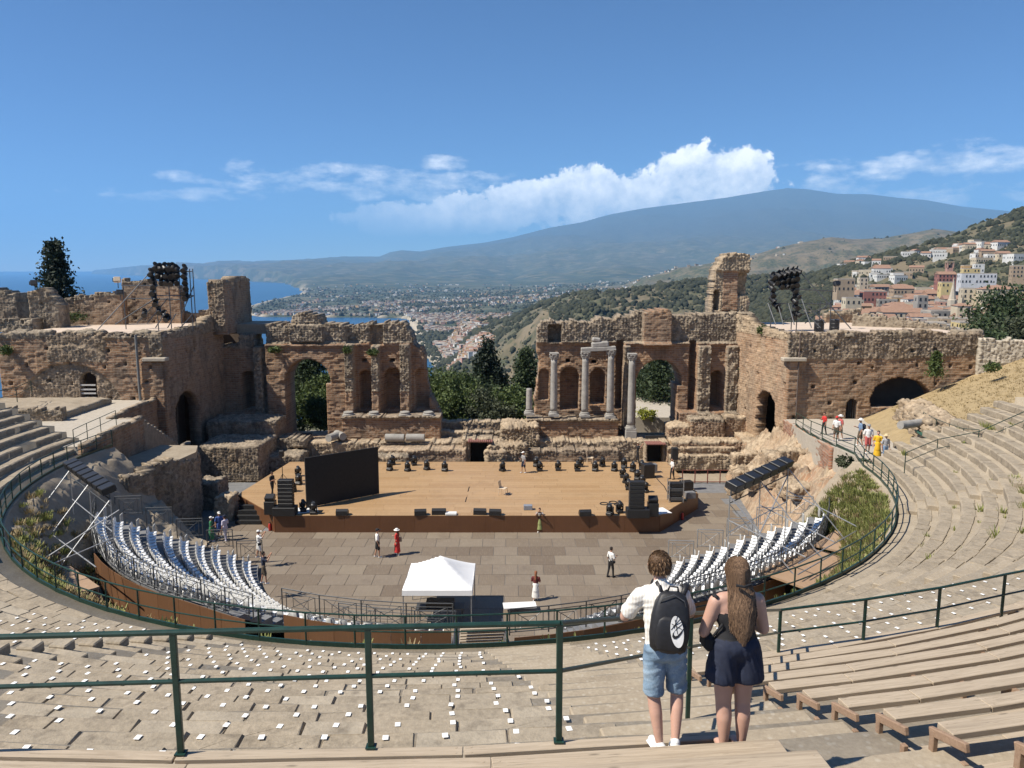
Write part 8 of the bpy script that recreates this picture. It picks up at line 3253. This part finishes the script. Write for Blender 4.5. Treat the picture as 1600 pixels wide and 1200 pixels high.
def build_woman():
    root = empty('person', (1.90, 6.12, 13.36), R(6))
    root.scale = (1.04,) * 3
    tag(root, 'young woman with long brown hair in black top and navy shorts', 'person')
    mats = [SKIN2, CL['black'], CL['navy'], CL['white'], HAIR_L]
    q = lambda x, y, z: V3((x, y, z))
    P = []
    for sg in (-1, 1):
        hip, kn, an = q(sg * .088, .03, .86), q(sg * .082, .02, .46), q(sg * .075, -.01, .09)
        P += [(hip, kn, .108, .066, 0), (kn, kn + (an - kn) * .36 + q(0, -.014, 0), .066, .065, 0), (kn + (an - kn) * .36 + q(0, -.014, 0), an, .065, .037, 0), (an + q(0, -.03, -.04), an + q(0, .15, -.055), .042, .034, 0)]
        P += [(hip + q(0, -.02, .04), hip + q(sg * .028, -.015, -.20), .118, .134, 2, 1.0, .06)]
    P += [(q(-.07, .005, .94), q(.07, .005, .94), .125, .125, 2, .95), (q(-.05, .02, 1.02), q(.05, .02, 1.02), .118, .118, 1, .85), (q(0, .02, 1.06), q(0, .03, 1.16), .135, .145, 1, .78), (q(-.05, .035, 1.2), q(.05, .035, 1.2), .120, .118, 1, .8)]
    P += [(q(-.065, .035, 1.28), q(.065, .035, 1.28), .108, .108, 0, .8), (q(-.12, .03, 1.34), q(.12, .03, 1.34), .062, .062, 0), (q(0, .03, 1.36), q(0, .05, 1.46), .055, .05, 0)]
    for sg in (-1, 1):
        sh, el = q(sg * .178, .03, 1.325), q(sg * .255, .06, 1.05)
        wr = q(sg * .09, .27, 1.10)
        P += [(sh, el, .058, .047, 0), (el, el + (wr - el) * .3, .046, .046, 0), (el + (wr - el) * .3, wr, .046, .028, 0)]
        P += hand_prims(wr, V3((-sg * .5, .4, .35)), sg, .92, 0, .6, (0, 0, -1))
    hc = q(.0, .065, 1.56)
    P += [(hc + q(0, 0, -.03), hc + q(0, -.01, .028), .073, .080, 0), (hc + q(0, .045, -.08), hc + q(0, .04, -.06), .042, .05, 0), (hc + q(0, .09, -.02), hc + q(0, .10, -.035), .012, .015, 0)]
    fuse('body', P, mats, .0102, root, {1: (.012, 9, 4, 5), 2: (.030, 13, 2.4, 6)}, 16)
    # waist tie and shoulder bow
    MB().tube([(-.165, .03, 1.36), (-.20, .02, 1.385), (-.175, -.01, 1.37)], .016, 6).build('shoulder_strap', CL['black'], root, smooth=True)
    MB().tube([(.11, -.02, 1.375), (.13, -.055, 1.25), (.11, -.075, 1.15)], .012, 6).build('shoulder_strap', CL['black'], root, smooth=True)
    MB().tube([(-.14, -.04, 1.16), (-.2, .02, 1.02), (-.22, .06, .95)], .010, 6).build('bag_strap', CL['black'], root, smooth=True)
    MB().box((-.215, .08, .97), (.09, .18, .14), bev=.03).build('handbag', CL['black'], root)
    # long wavy hair
    g = np.random.default_rng(5)
    cap = MB()
    cap.lathe(hc + q(0, -.018, .0), [(.076, -.075), (.087, -.03), (.092, .02), (.086, .065), (.064, .098), (.028, .118), (.003, .122)], 22)
    me = cap.mesh('hair', HAIR_L, True)
    at = me.attributes.new('tone', 'FLOAT', 'POINT'); at.data.foreach_set('value', np.full(len(me.vertices), .3, np.float32))
    ho = link('hair', me, root)
    # the fall of hair behind the back: a shaped sheet under the strands
    m = MB()
    rows = [(1.60, .075, -.05), (1.52, .082, -.055), (1.44, .088, -.065), (1.36, .094, -.085), (1.28, .098, -.105), (1.20, .09, -.115), (1.12, .072, -.118), (1.07, .045, -.115)]
    nn = 14
    for z, w, y in rows:
        for k in range(nn + 1):
            t = k / nn * 2 - 1
            m.v.append((t * w + .012, y + .055 * t * t + .008 * math.sin(t * 14 + z * 6), z))
    for i in range(len(rows) - 1):
        for k in range(nn):
            a = i * (nn + 1) + k
            m.f.append((a, a + 1, a + nn + 2, a + nn + 1)); m.m.append(0)
    me2 = m.mesh('hair_fall', HAIR_L, True)
    at = me2.attributes.new('tone', 'FLOAT', 'POINT'); at.data.foreach_set('value', np.full(len(me2.vertices), .25, np.float32))
    link('hair_fall', me2, ho)
    V, F, T, b = [], [], [], 0
    for _ in range(2600):
        a = g.uniform(-2.7, 2.7)              # round the back of the head
        e = math.asin(g.uniform(.0, .999)) if g.uniform() < .6 else g.uniform(.9, 1.55)
        n = V3((math.sin(a) * math.cos(e), -math.cos(a) * math.cos(e), math.sin(e)))
        p0 = hc + q(0, -.016, .01) + V3((n.x * .097, n.y * .101, n.z * .124))
        t = max(-1, min(1, n.x * 1.05 + g.normal(0, .22)))
        zend = g.uniform(1.0, 1.22) + .09 * abs(t)
        tone = min(1, max(0, g.beta(1.6, 1.8)))
        ph, wv = g.uniform(0, 6.28), g.uniform(.006, .02)
        nseg = 9
        for k in range(nseg + 1):
            f = k / nseg
            if f < .28:
                u = f / .28
                z = p0.z + (1.50 - p0.z) * u
                a2 = V3((n.x, n.y, 0)); a2 = a2.normalized() if a2.length > 1e-4 else V3((0, -1, 0))
                rr = .099 * math.sqrt(max(.0, 1 - min(1, max(0, (z - hc.z - .01) / .125)) ** 2)) if z > hc.z else .099
                p = V3((a2.x * rr * (1 - .1 * u), hc.y - .016 + a2.y * rr - .01 * u, z))
                if n.y > 0: p.y = p.y * (1 - u) + (hc.y - .03) * u
                last = p
            else:
                u = (f - .28) / .72
                z = 1.50 + (zend - 1.50) * u
                w = np.interp(-z, [-1.6, -1.44, -1.28, -1.12, -1.0], [.078, .092, .104, .088, .05])
                yb = np.interp(-z, [-1.6, -1.44, -1.28, -1.12, -1.0], [-.05, -.065, -.105, -.118, -.112])
                tgt = V3((t * w + .012 + math.sin(ph + u * 9) * wv, yb + .055 * t * t - .008 - g.uniform(0, .006), z))
                bl = min(1, u * 3.2)
                p = V3((last.x + (tgt.x - last.x) * bl, last.y + (tgt.y - last.y) * bl, z))
            wd = .0042 * (1 - .5 * f)
            V += [(p.x - wd, p.y, p.z), (p.x + wd, p.y - .001, p.z)]
            T += [tone, tone]
            if k < nseg: F.append((b + 2 * k, b + 2 * k + 1, b + 2 * k + 3, b + 2 * k + 2))
        b += 2 * (nseg + 1)
    np_obj('hair_strands', np.array(V), np.array(F), HAIR_L, ho, attrs={'tone': np.array(T)})
    MB().tube([(-.055, -.075, 1.50), (0, -.098, 1.495), (.06, -.075, 1.50)], .012, 6).build('hair_tie', CL['black'], ho)


M_PACK = simple('backpack_nylon', (.013, .013, .015), .55, 0, .35, 30)
build_man()
build_woman()
